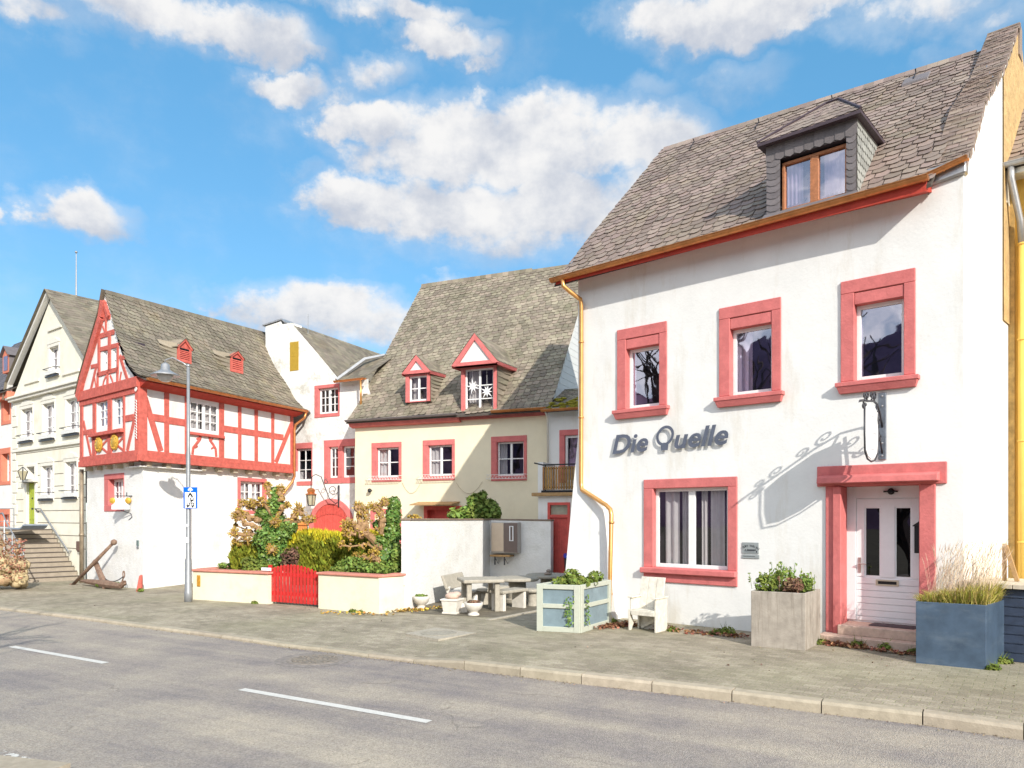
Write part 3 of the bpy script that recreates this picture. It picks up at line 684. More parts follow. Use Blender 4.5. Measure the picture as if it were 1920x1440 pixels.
m.pbox(PR, du1 - .10, du1 - .003, 1.40, 1.80, -.40, -.14); m.hexa([PR.w(du1 - .12, 1.80, -.12), PR.w(du1 - .003, 1.80, -.12), PR.w(du1 - .003, 1.80, -.42), PR.w(du1 - .12, 1.80, -.42), PR.w(du1 - .12, 1.81, -.12), PR.w(du1 - .003, 1.9, -.12), PR.w(du1 - .003, 1.9, -.42), PR.w(du1 - .12, 1.81, -.42)])
m.build('wall_letterbox', BLACKP, gh, bevel=.004)
# steps
m = MB()
su0, su1 = -.04, 1.62
m.pbox(PR, su0, su1, -.1, .125, -.02, .36); m.build('step', PINKST, gh, bevel=.012)
m = MB(); m.pbox(PR, du0 + .02, su1 - .15, .12, .27, -.5, .15); st = m.build('step', PINKST, gh, bevel=.012)
m = MB(); m.pbox(PR, du0 + .42, du0 + 1.05, .271, .285, -.38, -.05); m.build('doormat', mat('dark_mat', (.10, .075, .08), .95, .2, 40, .004, 80), gh)

# ---- lettering
m = MB(); Pt = PR
k = 1.0
zl = PR.px(1150, 851)[1]; ul = PR.px(1151, 850)[0]
u2 = PR.px(1218, 845)[0]; u3, u4 = PR.px(1232, 840)[0], PR.px(1368, 833)[0]
lett = MB(); D = .05
def word(txt, u_a, u_b, z, size, rot):
    lett = MB(); vs, fs = text_mesh(txt, size, .004, .010, .24)
    x0, x1 = min(v.x for v in vs), max(v.x for v in vs); kx = (u_b - u_a) / (x1 - x0)
    lett.faces([PR.w(u_a + (v.x - x0) * kx, z + v.y + (v.x - x0) * kx * rot, D + v.z) for v in vs], fs)
    lett.build('word', LETTER, lth)
lth = thing('wall_lettering', 'anthracite raised lettering across the white house wall between the two storeys', 'lettering', PR.w(ul, zl))
rot = .018
word('Die', ul, u2, zl, .50, rot)
qc0, qc1 = PR.px(1233, 825)[0], PR.px(1266, 822)[0]
word('uelle', PR.px(1267, 835)[0], u4, zl + (PR.px(1266, 835)[0] - ul) * rot, .50, rot)
qz = zl + .265; qu = (qc0 + qc1) / 2; ro, ri = (qc1 - qc0) / 2 * 1.0, .13
seg = 28; lett = MB()
for i in range(seg):
    a0, a1 = 6.2832 * i / seg, 6.2832 * (i + 1) / seg
    def q_(r, a): return (qu + r * math.cos(a) + .16 * r * math.sin(a), qz + r * math.sin(a) * 1.02)
    lett.prism(PR, [q_(ri, a0), q_(ro, a0), q_(ro, a1), q_(ri, a1)], D - .004, D + .004)
lett.prism(PR, [(qu - .075, qz - ro - .085), (qu + .055, qz - ro - .085), (qu + .07, qz - ro + .02), (qu - .02, qz - ro + .06), (qu - .085, qz - ro + .02)], D - .0035, D + .0035)
lett.build('initial_letter', LETTER, lth)

# ---- plaques
def plaque(rc, lab, big):
    u0, u1, z0, z1 = rc; t = thing('wall_plaque', lab, 'plaque', PR.w(u0, z0), 'plaques on the white house wall')
    m = MB(); m.pbox(PR, u0, u1, z0, z1, 0, .015); m.build('plate', PLAQUE, t, bevel=.003)
    m = MB(); uc = (u0 + u1) / 2
    if big:
        txt = 'CURT THEIEN'; n = len(txt)
        for i, c in enumerate(txt):
            a = R(58) * (i / (n - 1) - .5) ; rr = .26
            if c != ' ': put_text(m, PR, uc + rr * math.sin(a) - .01, z1 - .075 - rr * (1 - math.cos(a)), .0165, c, .048, .001, -a, offset=.001)
        m.pbox(PR, uc - .09, uc - .07, z1 - .135, z1 - .12, .015, .018); m.pbox(PR, uc - .055, uc + .1, z1 - .137, z1 - .117, .015, .018)
        for z in (.045, .025): m.pbox(PR, u0 + .04, u1 - .07, z0 + z, z0 + z + .005, .015, .018)
        m.pbox(PR, u1 - .045, u1 - .025, z0 + .02, z0 + .05, .015, .018)
    else: m.pbox(PR, u0 + .03, u1 - .07, (z0 + z1) / 2, (z0 + z1) / 2 + .007, .015, .018)
    m.build('inscription', PRINT, t)
plaque(PR.rect(1392, 1017, 1038, 1423, 1017, 1038), 'larger grey plaque with arched inscription right of the ground floor window', True)
plaque(PR.rect(1392, 1040, 1047, 1424, 1040, 1047), 'narrow grey strip plaque mounted just under the bigger plaque', False)

# ---- hanging sign on a wrought iron bracket above the door
ub_ = PR.px(1655, 800)[0]
PB = PL(PR.w(ub_, 0), PR.n)       # u = distance out from the wall
sg = thing('hanging_sign', 'wrought iron bracket with scrolls and a white hanging panel above the entrance door', 'sign', PR.w(ub_, 2.8))
zt_, zb_ = PR.px(1655, 737)[1], PR.px(1655, 862)[1]
m = MB(); m.pbox(PR, ub_ - .055, ub_ + .055, zb_, zt_, 0, .03)
m.build('wall_plate', STEELPLATE, sg, bevel=.006)
m = MB()
for z in (zt_ - .05, zt_ - .2, zb_ + .25, zb_ + .06): m.ball(PR.w(ub_, z, .03), .016, 8)
m.build('bolt', ZINC, sg)
m = MB(); zc = zt_ - .30
# main arm rises, then a long oval frame hangs under it
LN = 1.02
arm = [(0.02, zc - .22), (.15, zc - .02), (.30, zc + .10), (.5, zc + .12), (.75, zc + .09), (LN, zc + .07)]
m.tube([PB.w(a, z) for a, z in arm], .016, 6)
m.tube([PB.w(0.02, zc - .62), PB.w(.12, zc - .45), PB.w(.3, zc - .2), PB.w(.36, zc - .02), PB.w(.32, zc + .08)], .013, 6)
def scroll(cx, cz, r, a0, turns, sgn=1):
    pts = []
    for i in range(22):
        t = i / 21; a = a0 + sgn * t * turns * 6.283; rr = r * (1 - .78 * t); pts.append(PB.w(cx + rr * math.cos(a), cz + rr * math.sin(a)))
    m.tube(pts, [.013 * (1 - .3 * i / 21) for i in range(22)], 6)
for (cx, cz, r, a0, sg_) in ((.42, zc + .20, .075, -1.4, 1), (.60, zc + .19, .06, -1.6, -1), (.80, zc + .16, .065, -1.5, 1), (.95, zc + .14, .05, -1.5, -1), (.22, zc - .14, .075, .9, -1), (.14, zc - .38, .07, .5, -1), (1.0, zc - .0, .05, 1.5, 1)):
    scroll(cx, cz, r, a0, 1.35, sg_)
m.tube([PB.w(LN, zc + .07), PB.w(LN + .12, zc + .05), PB.w(LN + .2, zc + .02)], [.016, .02, .004], 6)
m.ball(PB.w(.93, zc + .02), .03, 8)
m.build('bracket', DARKMETAL, sg, smooth=True)
fr_ = [(.30, zc + .02), (.30, zc - .62), (.40, zc - .70), (.6, zc - .74), (.8, zc - .72), (.93, zc - .64), (.945, zc - .0), (.62, zc + .04)]
fr2 = [(.27, zc + .0), (.25, zc - .45), (.28, zc - .64), (.42, zc - .74), (.61, zc - .77), (.80, zc - .74), (.92, zc - .64), (.94, zc - .40), (.935, zc + .03)]
m = MB(); m.tube([PB.w(a, z) for a, z in fr2], .013, 6); m.build('frame', DARKMETAL, sg, smooth=True)
m = MB(); pan = [(.30, zc - .03), (.29, zc - .45), (.33, zc - .62), (.44, zc - .70), (.61, zc - .73), (.78, zc - .70), (.88, zc - .62), (.90, zc - .4), (.90, zc - .03), (.75, zc + .03), (.5, zc + .05)]
m.prism(PB, pan, -.008, .008)
m.build('panel', SIGNW, sg)
m = MB()
for s_ in (1, -1):
    Pq = PB if s_ > 0 else PL(PB.w(1.2, 0), -PB.u)
    f = (lambda a: a) if s_ > 0 else (lambda a: 1.2 - a)
    for z, l in ((zc - .12, .34), (zc - .60, .26)): m.pbox(Pq, f(.6) - l / 2, f(.6) + l / 2, z, z + .018, .008, .011)
    put_text(m, Pq, f(.6), zc - .38, .0095, 'Die Quelle', .1, .001, align='CENTER', shear=.2)
m.build('inscription', PRINTG, sg)
# ================================================================== yellow neighbour (far right)
YP0 = PR.w(UR + .18, 0) - PR.n * 2.95
PY = PL(YP0, PR.u)
yh = thing('yellow_house', 'yellow rendered house at the right edge with twin yellow downpipes', 'house', PY.w(0, 0))
ey = PY.px(1885, 326)[1]
m = MB(); m.wall(PY, [(-.02, -.15), (6, -.15), (6, ey), (-.02, ey)]); m.build('wall', YELLOW, yh)
m = MB()
yr = Roof(PY, [(-.35, 0), (.1, .4), (.6, .95), (4.2, 5.0)], [-.02, .06, .12, .16], [6, 6], 1, 1, ey - .02)
yr.build('roof', [SLATE, ROOFBASE], yh, .24, .16)
gutter(PY, -.08, 6, ey + .0, .42, .07, 'gutter', ZINC, yh)
m = MB(); m.pbox(PY, -.06, .02, ey - .6, ey - .02, -.1, .3); m.pbox(PY, .02, 6, ey - .16, ey - .05, 0, .33); m.build('eave_board', STONET, yh)
for i, (uu, r_) in enumerate(((.20, .055), (.42, .06))):
    m = MB()
    if i == 0: m.tube([PY.w(uu - .12, ey - .05, .4), PY.w(uu - .12, ey - .25, .38), PY.w(uu - .02, ey - .9, .16), PY.w(uu, ey - 1.3, .1)], r_, 10); m.cur = 0
    m2 = MB(); m2.tube([PY.w(uu, ey - (1.25 if i == 0 else .1), .1), PY.w(uu, .0, .1)], r_, 12)
    for z in (1.5, 3.2, 4.9, 6.5): m2.tube([PY.w(uu, z, .1), PY.w(uu, z + .03, .1)], r_ + .012, 12)
    p_ = m2.build('downpipe', YELLOW, yh, smooth=True)
    if i == 0: m.build('pipe_bend', ZINC, p_, smooth=True)
m = MB(); m.pbox(PY, -.02, .09, -.1, ey - .3, .001, .05); m.build('corner_board', mat('aged_corner_board', (.50, .33, .12), .8, .3, 9), yh)

# ================================================================== cream house in the middle
PC0 = V((1.07, 21.45, 0))
PC = PL(PC0, (.916, -.402))
ch = thing('cream_house', 'cream rendered house with a tall slate roof and two red gabled dormers', 'house', PC.w(-3, 0))
CU0 = PC.px(666, 850)[0]; CU1 = 0.0
zeL, zeR = PC.px(668, 790)[1], PC.px(1025, 768)[1]; zec = 5.02
holes = []
cw = [(697, 831, 905, 753, 828, 902), (793, 826, 902, 853, 823, 900), (921, 819, 902, 988, 816, 901)]
for i, q in enumerate(cw):
    rc = PC.rect(*q)
    holes.append(window(ch, PC, rc, (.19, .10, .17, .15), .13, .02, RED, .05, ((.5, .07),), (.5,), .03, curt=((.02, .5),) if i < 2 else ((.03, .3),), cmat=CURTW, gl=GLASSC))
# blinds / ground floor door and window
gd = PC.rect(802, 956, 1040, 860, 956, 1040)
holes.append((gd[0], gd[1], -.1, gd[3]))
m = MB(); m.pbox(PC, gd[0] - .13, gd[0], -.1, gd[3] + .12, -.2, .02); m.pbox(PC, gd[1], gd[1] + .13, -.1, gd[3] + .12, -.2, .02); m.pbox(PC, gd[0], gd[1], gd[3], gd[3] + .12, -.2, .02)
m.pbox(PC, gd[0], gd[1], -.1, gd[3], -.2, -.15); m.build('front_door', REDBOARD, ch)
zc_ = PC.px(830, 946)[1]
m = MB(); a, b = PC.px(785, 948)[0], PC.px(862, 946)[0]
m.hexa([PC.w(a, zc_ - .03, .55), PC.w(b, zc_ - .03, .55), PC.w(b, zc_ + .06, 0), PC.w(a, zc_ + .06, 0), PC.w(a, zc_, .55), PC.w(b, zc_, .55), PC.w(b, zc_ + .09, 0), PC.w(a, zc_ + .09, 0)]); m.build('door_canopy', TANW, ch)
rs = PC.rect(695, 962, 1026, 753, 946, 1026)
m = MB(); m.pbox(PC, rs[0], rs[0] + .16, rs[2], rs[3], -.05, .02); m.pbox(PC, rs[1] - .16, rs[1], rs[2], rs[3], -.05, .02); m.pbox(PC, rs[0] + .16, rs[1] - .16, rs[3] - .16, rs[3], -.05, .02); m.pbox(PC, rs[0] + .16, rs[1] - .16, rs[2], rs[2] + .15, -.05, .02)
m.build('lower_surround', RED, ch)
m = MB(); m.wall(PC, [(CU0, -.15), (CU1, -.15), (CU1, zec + .1), (CU0, zec + .1)], holes)
PCl = PL(PC.w(CU0, 0) - PC.n * 6, PC.n); m.wall(PCl, [(0, -.1), (6, -.1), (6, zec), (3, 9), (0, zec)])
m.build('wall', CREAM, ch)
# bulging corner at the left
m = MB(); m.faces([PC.w(CU0 - .02, 2.1, .02), PC.w(CU0 - .42, -.1, -.1), PC.w(CU0 + .45, -.1, .22), PC.w(CU0 + .35, 2.3, .02), PC.w(CU0 - .05, 2.6, -.3), PC.w(CU0 - .42, -.1, -.8)], [(0, 1, 2, 3), (0, 4, 5, 1)]); m.build('corner_batter', CREAM, ch, smooth=False)
RC = 4.25
cz0 = zec - .02
cr = Roof(PC, [(-.30, 0), (-.05, .2), (.4, .72), (1.0, 1.5), (RC, 5.66)], [CU0 - .14, CU0 - .06, CU0 - .02, CU0], [CU1 + .08, CU1 + .05, CU1 + .02, CU1 + .02], 1.0, 1.0, cz0, cz0)
croof = cr.build('roof', [SLATEY, ROOFBASE], ch, .21, .15, slant=.10)
m = MB(); m.poly([PC.w(CU0, zec, -8.4), PC.w(CU1, zec, -8.4), cr.at(CU1, cr.len), cr.at(CU0, cr.len)]); m.build('rear_slope', SLATEY, croof)
m = MB()
for i in range(30):
    a = CU0 + (CU1 - CU0) * i / 30; b = a + .25; p, q = cr.at(a, cr.len - .09, .02), cr.at(b, cr.len - .09, .02)
    t_ = .05 if a < -2.4 else .0
    m.poly([p, q, cr.at(b, cr.len, .05) + V((0, 0, t_)), cr.at(a, cr.len, .055) + V((0, 0, t_))])
m.build('ridge', SLATEY, croof)
m = MB(); PCr = PL(PC.w(CU1, 0), -PC.n)
zz = 4.6
m.wall(PCr, [(.0, -.1), (8.4, -.1), (8.4, zec), (RC, 10.55), (.0, zec + .06)])
cg = m.build('gable_siding', SIDING, ch)
m = MB()
for k in range(26):
    z = 4.9 + k * .21
    m.pbox(PCr, max(0, (z - 5.2) / 1.31 + .28), 8.0 - max(0, (z - 5.2) / 1.31), z, z + .2, .001, .012 + .001 * (k % 2))
m.build('siding_boards', SIDING, cg)
# eaves: grey board and coral cornice, gutters
m = MB(); a0_, b0_ = CU0 - .14, PC.px(865, 775)[0]
m.pbox(PC, CU0 - .02, CU1, zec - .14, zec - .02, 0, .10)
m.hexa([PC.w(CU0 - .1, zec - .16, .18), PC.w(b0_, zec - .16, .18), PC.w(b0_, zec - .2, 0), PC.w(CU0 - .1, zec - .2, 0), PC.w(CU0 - .1, zec - .06, .24), PC.w(b0_, zec - .06, .24), PC.w(b0_, zec - .06, .1), PC.w(CU0 - .1, zec - .06, .1)])
m.build('cornice', RED, ch)
gutter(PC, a0_, PC.px(866, 775)[0], zec + .03, .33, .06, 'gutter', SLATEC, ch)
gutter(PC, PC.px(930, 770)[0], CU1 + .05, zec + .04, .33, .065, 'gutter', COPPER, ch)
def gable_dormer(parent, P, rf_, xl, xr, yt, yb, yapex, over, dfront, win, stars=False):
    Pq = P.off(dfront)
    u0, z1 = Pq.px(xl, yt); u1, z1b = Pq.px(xr, yt - 3); z0 = (Pq.px(xl, yb)[1] + Pq.px(xr, yb - 5)[1]) / 2; z1 = (z1 + z1b) / 2
    za = Pq.px((xl + xr) / 2 + 2, yapex)[1]; uc = (u0 + u1) / 2; tw = .12
    zc = z1
    root = MB()
    o0, o1, oz0, oz1 = u0 + tw, u1 - tw * .8, z0 + .03, z1 - .10
    root.wall(Pq, [(u0, z0), (u1, z0), (u1, z1), (u0, z1)], [(o0, o1, oz0, oz1)])
    root.pbox(Pq, u0, o0, z0, z1, -.08, .03); root.pbox(Pq, o1, u1, z0, z1, -.08, .03); root.pbox(Pq, o0, o1, oz1, z1, -.08, .03)
    d = root.build('dormer', RED, parent, bevel=.005)
    w_ = MB(); a = grid_frame(w_, Pq, o0, o1, oz0, oz1, -.10, -.05, .05, ((.5, .06),), (.5,) if not stars else (.28, .62), .03)
    wn_ = w_.build('dormer_window', FRAME, d)
    g = MB(); g.poly([Pq.w(a[0], a[2], -.08), Pq.w(a[1], a[2], -.08), Pq.w(a[1], a[3], -.08), Pq.w(a[0], a[3], -.08)]); g.build('pane', GLASSC, wn_)
    c_ = MB(); curtain(c_, Pq, o0 + .04, o0 + (o1 - o0) * .42, oz0 + .05, oz1 - .04, -.2, .02, 4); c_.build('curtain', CURTW, wn_)
    k_ = MB(); k_.poly([Pq.w(o0 - .05, oz0 - .05, -.5), Pq.w(o1 + .05, oz0 - .05, -.5), Pq.w(o1 + .05, oz1 + .05, -.5), Pq.w(o0 - .05, oz1 + .05, -.5)]); k_.poly([Pq.w(o0 - .05, oz0, -.1), Pq.w(o1 + .05, oz0, -.1), Pq.w(o1 + .05, oz0, -.5), Pq.w(o0 - .05, oz0, -.5)]); k_.build('interior', DARKIN, wn_)
    if stars:
        s_ = MB()
        for (cx, cz, r, sd) in ((o0 + (o1 - o0) * .26, oz0 + (oz1 - oz0) * .60, .26, 1), (o0 + (o1 - o0) * .75, oz0 + (oz1 - oz0) * .46, .25, 2)):
            for i in range(9):
                a_ = i * 6.283 / 9 + sd; b1, b2 = a_ - .35, a_ + .35; rr = r * (1 if i % 2 else .72)
                pts = [(cx, cz), (cx + r * .3 * math.cos(b1), cz + r * .3 * math.sin(b1)), (cx + rr * math.cos(a_), cz + rr * math.sin(a_)), (cx + r * .3 * math.cos(b2), cz + r * .3 * math.sin(b2))]
                s_.prism(Pq, pts, -.045 + .003 * (i % 3), -.038 + .003 * (i % 3))
            s_.tube([Pq.w(cx, cz, -.04), Pq.w(cx, oz1 - .02, -.04)], .004, 4)
        s_.build('paper_star', SIGNW, wn_)
    # cheeks clad with slate, running back into the roof
    sl = (rf_.prof[-1][1] - rf_.prof[-2][1]) / (rf_.prof[-1][0] - rf_.prof[-2][0])
    bk = (z1 - z0) / sl + .25; bka = (za - z0) / sl + .25
    c = MB(); n = 8
    for sg_, uu in ((1, u1), (-1, u0)):
        A = [Pq.w(uu, z0, -.02), Pq.w(uu, z0, -.25), Pq.w(uu, z1 + .05, -bk), Pq.w(uu, z1 + .05, -.02)]
        c.poly(A if sg_ > 0 else A[::-1])
        fl = .16
        for k in range(n):   # scalloped slates that flare out onto the roof
            za_, zb_ = z0 + (z1 - z0) * k / n, z0 + (z1 - z0) * (k + 1.35) / n
            ba = (za_ - z0) / sl + .22; bb = (min(zb_, z1) - z0) / sl + .22
            q = [Pq.w(uu + sg_ * .006, min(zb_, z1 + .04), -.03), Pq.w(uu + sg_ * .02, za_, -.03), Pq.w(uu + sg_ * .025, za_ - .03, -ba * .5), Pq.w(uu + sg_ * (.03 + fl * .3), za_ + .0, -ba), Pq.w(uu + sg_ * (.02 + fl), za_ + .16, -ba - .22), Pq.w(uu + sg_ * (.01 + fl), min(zb_, z1) + .14, -bb - .2), Pq.w(uu + sg_ * .012, min(zb_, z1 + .04), -bb)]
            c.poly(q if sg_ > 0 else q[::-1])
    c.build('cheek', SLATEY, d)
    # little gable roof with red barge boards and a white pediment
    f = over; e = over * .55
    A0, A1, T = Pq.w(u0 - e, zc - .02, f), Pq.w(u1 + e, zc - .02, f), Pq.w(uc, za, f)
    back = -bka - .1
    t_ = MB()
    bR, bL, bT = Pq.w(u1 + e + .03, zc + .02, -bk - .15), Pq.w(u0 - e - .03, zc + .02, -bk - .15), Pq.w(uc, za - .02, back)
    for q in ([A1, bR, bT, T], [bL, A0, T, bT]):
        t_.poly([p + V((0, 0, .03)) for p in q]); tiled(t_, [p + V((0, 0, .035)) for p in q], 7, 6)
    rr_ = t_.build('dormer_roof', SLATEY, d)
    b_ = MB(); bw = .13
    Pf = Pq.off(f - .06)
    sl2 = (za - zc) / (uc - u0 + e); ang = math.atan(sl2)
    L0, Rr, Tt = (u0 - e - .03, zc - .03), (u1 + e + .03, zc - .03), (uc, za + .02)
    iw = bw / math.cos(ang)
    b_.prism(Pf, [L0, (L0[0] + bw * 1.6, L0[1]), (uc, za + .02 - iw), Tt], 0, .06); b_.prism(Pf, [(Rr[0] - bw * 1.6, Rr[1]), Rr, Tt, (uc, za + .02 - iw)], 0, .06)
    b_.pbox(Pf, L0[0] + bw * .6, Rr[0] - bw * .6, zc - .05, zc + .06, -f + .08, .052)
    for (x, y) in ((A0, bL), (A1, bR)):
        dv = V((0, 0, .07)); b_.poly([x - dv, y - dv, y + dv * .4, x + dv * .4]); b_.poly([x + dv * .4, y + dv * .4, y - dv, x - dv])
    b_.poly([Pq.w(u0 - e, zc - .05, f), Pq.w(u1 + e, zc - .05, f), Pq.w(u1 + e, zc - .05, -bk), Pq.w(u0 - e, zc - .05, -bk)][::-1])
    b_.build('barge_board', RED, d, bevel=.004)
    p_ = MB(); p_.prism(Pf, [(u0 - e + .1, zc + .05), (u1 + e - .1, zc + .05), (uc, za - iw + .02)], -.01, .012); p_.build('pediment', TRIMW, d)
    return d
gable_dormer(ch, PC, cr, 761, 806, 700, 756, 668, .12, -.10, None)
gable_dormer(ch, PC, cr, 865, 931, 686, 776, 630, .30, .12, None, True)
# flower box grilles
for q in cw:
    rc = PC.rect(*q); m = MB(); z = rc[2] + .06
    for dz in (0, .12): m.tube([PC.w(rc[0] - .08, z + dz, .03), PC.w(rc[0] - .08, z + dz, .17), PC.w(rc[1] + .02, z + dz, .17), PC.w(rc[1] + .02, z + dz, .03)], .008, 5)
    n = 12
    for i in range(n):
        u = rc[0] - .08 + (rc[1] - rc[0] + .1) * i / n; l = (rc[1] - rc[0] + .1) / n
        m.tube([PC.w(u, z, .17), PC.w(u + l / 2, z + .12, .17), PC.w(u + l, z, .17)], .006, 4)
    m.build('window_grille', TRIMW, ch)
# string of fairy lights sagging under the windows, wall lamp
m = MB()
for a, b, s_ in ((755, 790, 14), (856, 905, 26)):
    p, q = PC.px(a, 905), PC.px(b, 903); pts = []
    for i in range(12):
        t = i / 11; pts.append(PC.w(p[0] + (q[0] - p[0]) * t, p[1] + (q[1] - p[1]) * t - .35 * 4 * t * (1 - t), .02))
    m.tube(pts, .006, 4)
m.build('cable', mat('pale_cable', (.5, .42, .28), .7), ch)
m = MB(); q = PC.px(697, 920); m.ball(PC.w(q[0], q[1], .12), .07, 8); m.tube([PC.w(q[0], q[1], 0), PC.w(q[0], q[1], .1)], .02, 6); m.build('wall_lamp', BLACKP, ch)

# ================================================================== annex with balcony between cream house and guesthouse
PA_ = PL((1.02, 21.25), (.916, -.402))
an = thing('balcony_annex', 'narrow white annex with a slatted wooden balcony over a red boarded door', 'annex', PA_.w(0, 0))
za = PA_.px(1050, 772)[1]
rc = PA_.rect(1049, 806, 905, 1110, 804, 905)
ho = [window(an, PA_, rc, (.16, .1, .16, .0), .1, .02, RED, .07, (), (), .03, curt=((.15, .5),), gl=GLASS, name='balcony_door')]
m = MB(); m.wall(PA_, [(0, -.1), (3.2, -.1), (3.2, za), (0, za)], ho); m.build('wall', WHITE, an)
ar = Roof(PA_, [(-.3, 0), (1.6, .9)], [-.02, -.02], [3.2, 3.2], 1, 1, za + .02)
arf = ar.build('roof', [SLATEY, ROOFBASE], an, .2, .15)
m = MB()
for _ in range(60):
    u, t = rnd.uniform(.05, 1.6), rnd.uniform(0.0, 1.0); m.ball(ar.at(u, t, .02), rnd.uniform(.06, .14), 7, .35)
m.build('moss', MOSS, arf, smooth=True)
gutter(PA_, -.06, 3.2, za + .03, .36, .06, 'gutter', COPPER, an)
m = MB(); u = PA_.px(1029, 850)[0]; m.tube([PA_.w(u, za, .3), PA_.w(u, za - .15, .1), PA_.w(u, 2.7, .06)], .03, 8); m.build('downpipe', STONET, an, smooth=True)
PF = PL((.62, 20.0), (.916, -.402))      # lower projecting part that carries the balcony
bz = PF.px(1040, 930)[1]; fz = PF.px(1040, 871)[1]
a0, a1 = PF.px(1009, 1000)[0], PF.px(1100, 1000)[0]
dd0, dd1 = PF.px(1027, 1000)[0], PF.px(1069, 1000)[0]; dt = PF.px(1045, 942)[1]
m = MB(); m.wall(PF, [(a0, -.1), (a1 + .8, -.1), (a1 + .8, bz), (a0, bz)], [(dd0, dd1, -.1, dt)])
m.wall(PL(PF.w(a0, 0) - PF.n * 1.2, PF.n), [(0, -.1), (1.2, -.1), (1.2, bz), (0, bz)])
m.pbox(PF, a0 - .02, a0 + .13, bz, fz + .08, -.95, -.03)
m.build('porch_wall', WHITE, an)
m = MB(); m.pbox(PF, a0 - .14, a1 + .8, bz, bz + .09, -1.2, .14); m.build('balcony_slab', TANW, an, bevel=.01)
m = MB(); n = 12; x0, x1 = PF.px(1017, 900)[0], PF.px(1075, 900)[0]
for i in range(n + 4):
    u = x0 + (x1 - x0) * i / n; m.pbox(PF, u, u + (x1 - x0) / n * .68, bz + .17, fz - .05, -.03, -.008)
m.build('balcony_slats', BALW, an)
m = MB()
for z in (bz + .22, fz - .12): m.pbox(PF, x0 - .05, x1 + .8, z, z + .03, -.06, -.032)
m.tube([PF.w(x0 - .25, fz + .06, -.04), PF.w(x0 + .0, fz, -.04), PF.w(x1 + .8, fz, -.04)], .022, 6)
m.tube([PF.w(x0 + .07, bz + .1, -.045), PF.w(x0 + .07, fz, -.045)], .02, 6)
m.pbox(PF, x0 - .02, x1 + .6, bz + .09, bz + .15, -.06, .04)
m.build('balcony_rail', BLACKP, an)
m = MB(); zt = PF.px(1045, 967)[1]
m.pbox(PF, dd0, dd0 + .07, -.1, dt, -.15, .02); m.pbox(PF, dd1 - .07, dd1, -.1, dt, -.15, .02); m.pbox(PF, dd0 + .07, dd1 - .07, dt - .07, dt, -.15, .02); m.pbox(PF, dd0 + .07, dd1 - .07, zt - .05, zt + .03, -.15, .018)
n = 9
for i in range(n):
    u = dd0 + .07 + (dd1 - dd0 - .14) * i / n; m.pbox(PF, u + .004, u + (dd1 - dd0 - .14) / n - .004, -.1, zt - .05, -.12, -.02)
m.pbox(PF, dd0 + .07, dd1 - .07, -.1, zt - .05, -.14, -.118)
dr = m.build('boarded_door', REDBOARD, an)
m = MB(); m.poly([PF.w(dd0 + .07, zt + .03, -.06), PF.w(dd1 - .07, zt + .03, -.06), PF.w(dd1 - .07, dt - .07, -.06), PF.w(dd0 + .07, dt - .07, -.06)]); m.build('pane', mat('hazy_glass', (.36, .36, .27), .2, .3, 2, spec=.6), dr)

# ================================================================== old white house with the arched gate
A0 = V((-7.86, 26.3, 0))
PA = PL(A0, (.886, -.464))
ah = thing('gatehouse', 'weathered white gabled house with an arched red gate and red window surrounds', 'house', PA.w(1, 0))
p = lambda x, y: PA.px(x, y)
aw = [(590, 723, 784, 637, 719, 780), (551, 832, 912, 586, 829, 909), (608, 826, 908, 667, 822, 905)]
holes = []
holes.append(window(ah, PA, PA.rect(*aw[0]), (.18, .06, .12, .12), .12, .02, RED, .06, ((.5, .10), .22, .78), (.33, .66), .025, gl=GLASSC))
holes.append(window(ah, PA, PA.rect(*aw[1]), (.12, .04, .2, .15), .12, .02, RED, .07, (.5,), (.33, .66), .025, gl=GLASSC))
r3 = PA.rect(*aw[2]); mid = r3[0] + (r3[1] - r3[0]) * .52
holes.append(window(ah, PA, (r3[0], mid + .0, r3[2], r3[3]), (.22, .1, .24, .2), .12, .02, RED, .06, (.5,), (.33, .66), .025, gl=GLASSC))
holes.append(window(ah, PA, (mid + .003, r3[1] + .45, r3[2], r3[3]), (.1, .1, .24, .2), .12, .02, RED, .06, (.5,), (.33, .66), .025, gl=GLASSC))
ga, gb = p(584, 990)[0], p(661, 990)[0]; gz = p(622, 940)[1]; gc = (ga + gb) / 2; gr = (gb - ga) / 2; gs = gz - gr * .86
E_ = p(640, 716); TT = p(547, 606); T2 = p(527, 602); T3 = p(498, 612)
r_end = p(690, 712)[0]
outl = [(-2.6, -.1), (r_end + .4, -.1), (r_end + .4, E_[1] - 1.2), (r_end + .02, E_[1] - .3), (r_end + .02, E_[1]), E_, (p(600, 665)[0], p(600, 668)[1]), TT, (TT[0] - .45, TT[1] + .02), (T2[0], T2[1]), T3, (T3[0] - .02, 5), (-2.6, 5)]
arch = [(gc + gr * math.cos(a), gs + gr * .86 * math.sin(a)) for a in [math.pi * i / 14 for i in range(15)]]
m = MB()
vs = outl
m.wall(PA, outl, holes + [(ga, gb, -.1, gs)])
m.build('wall', WHITEOLD, ah)
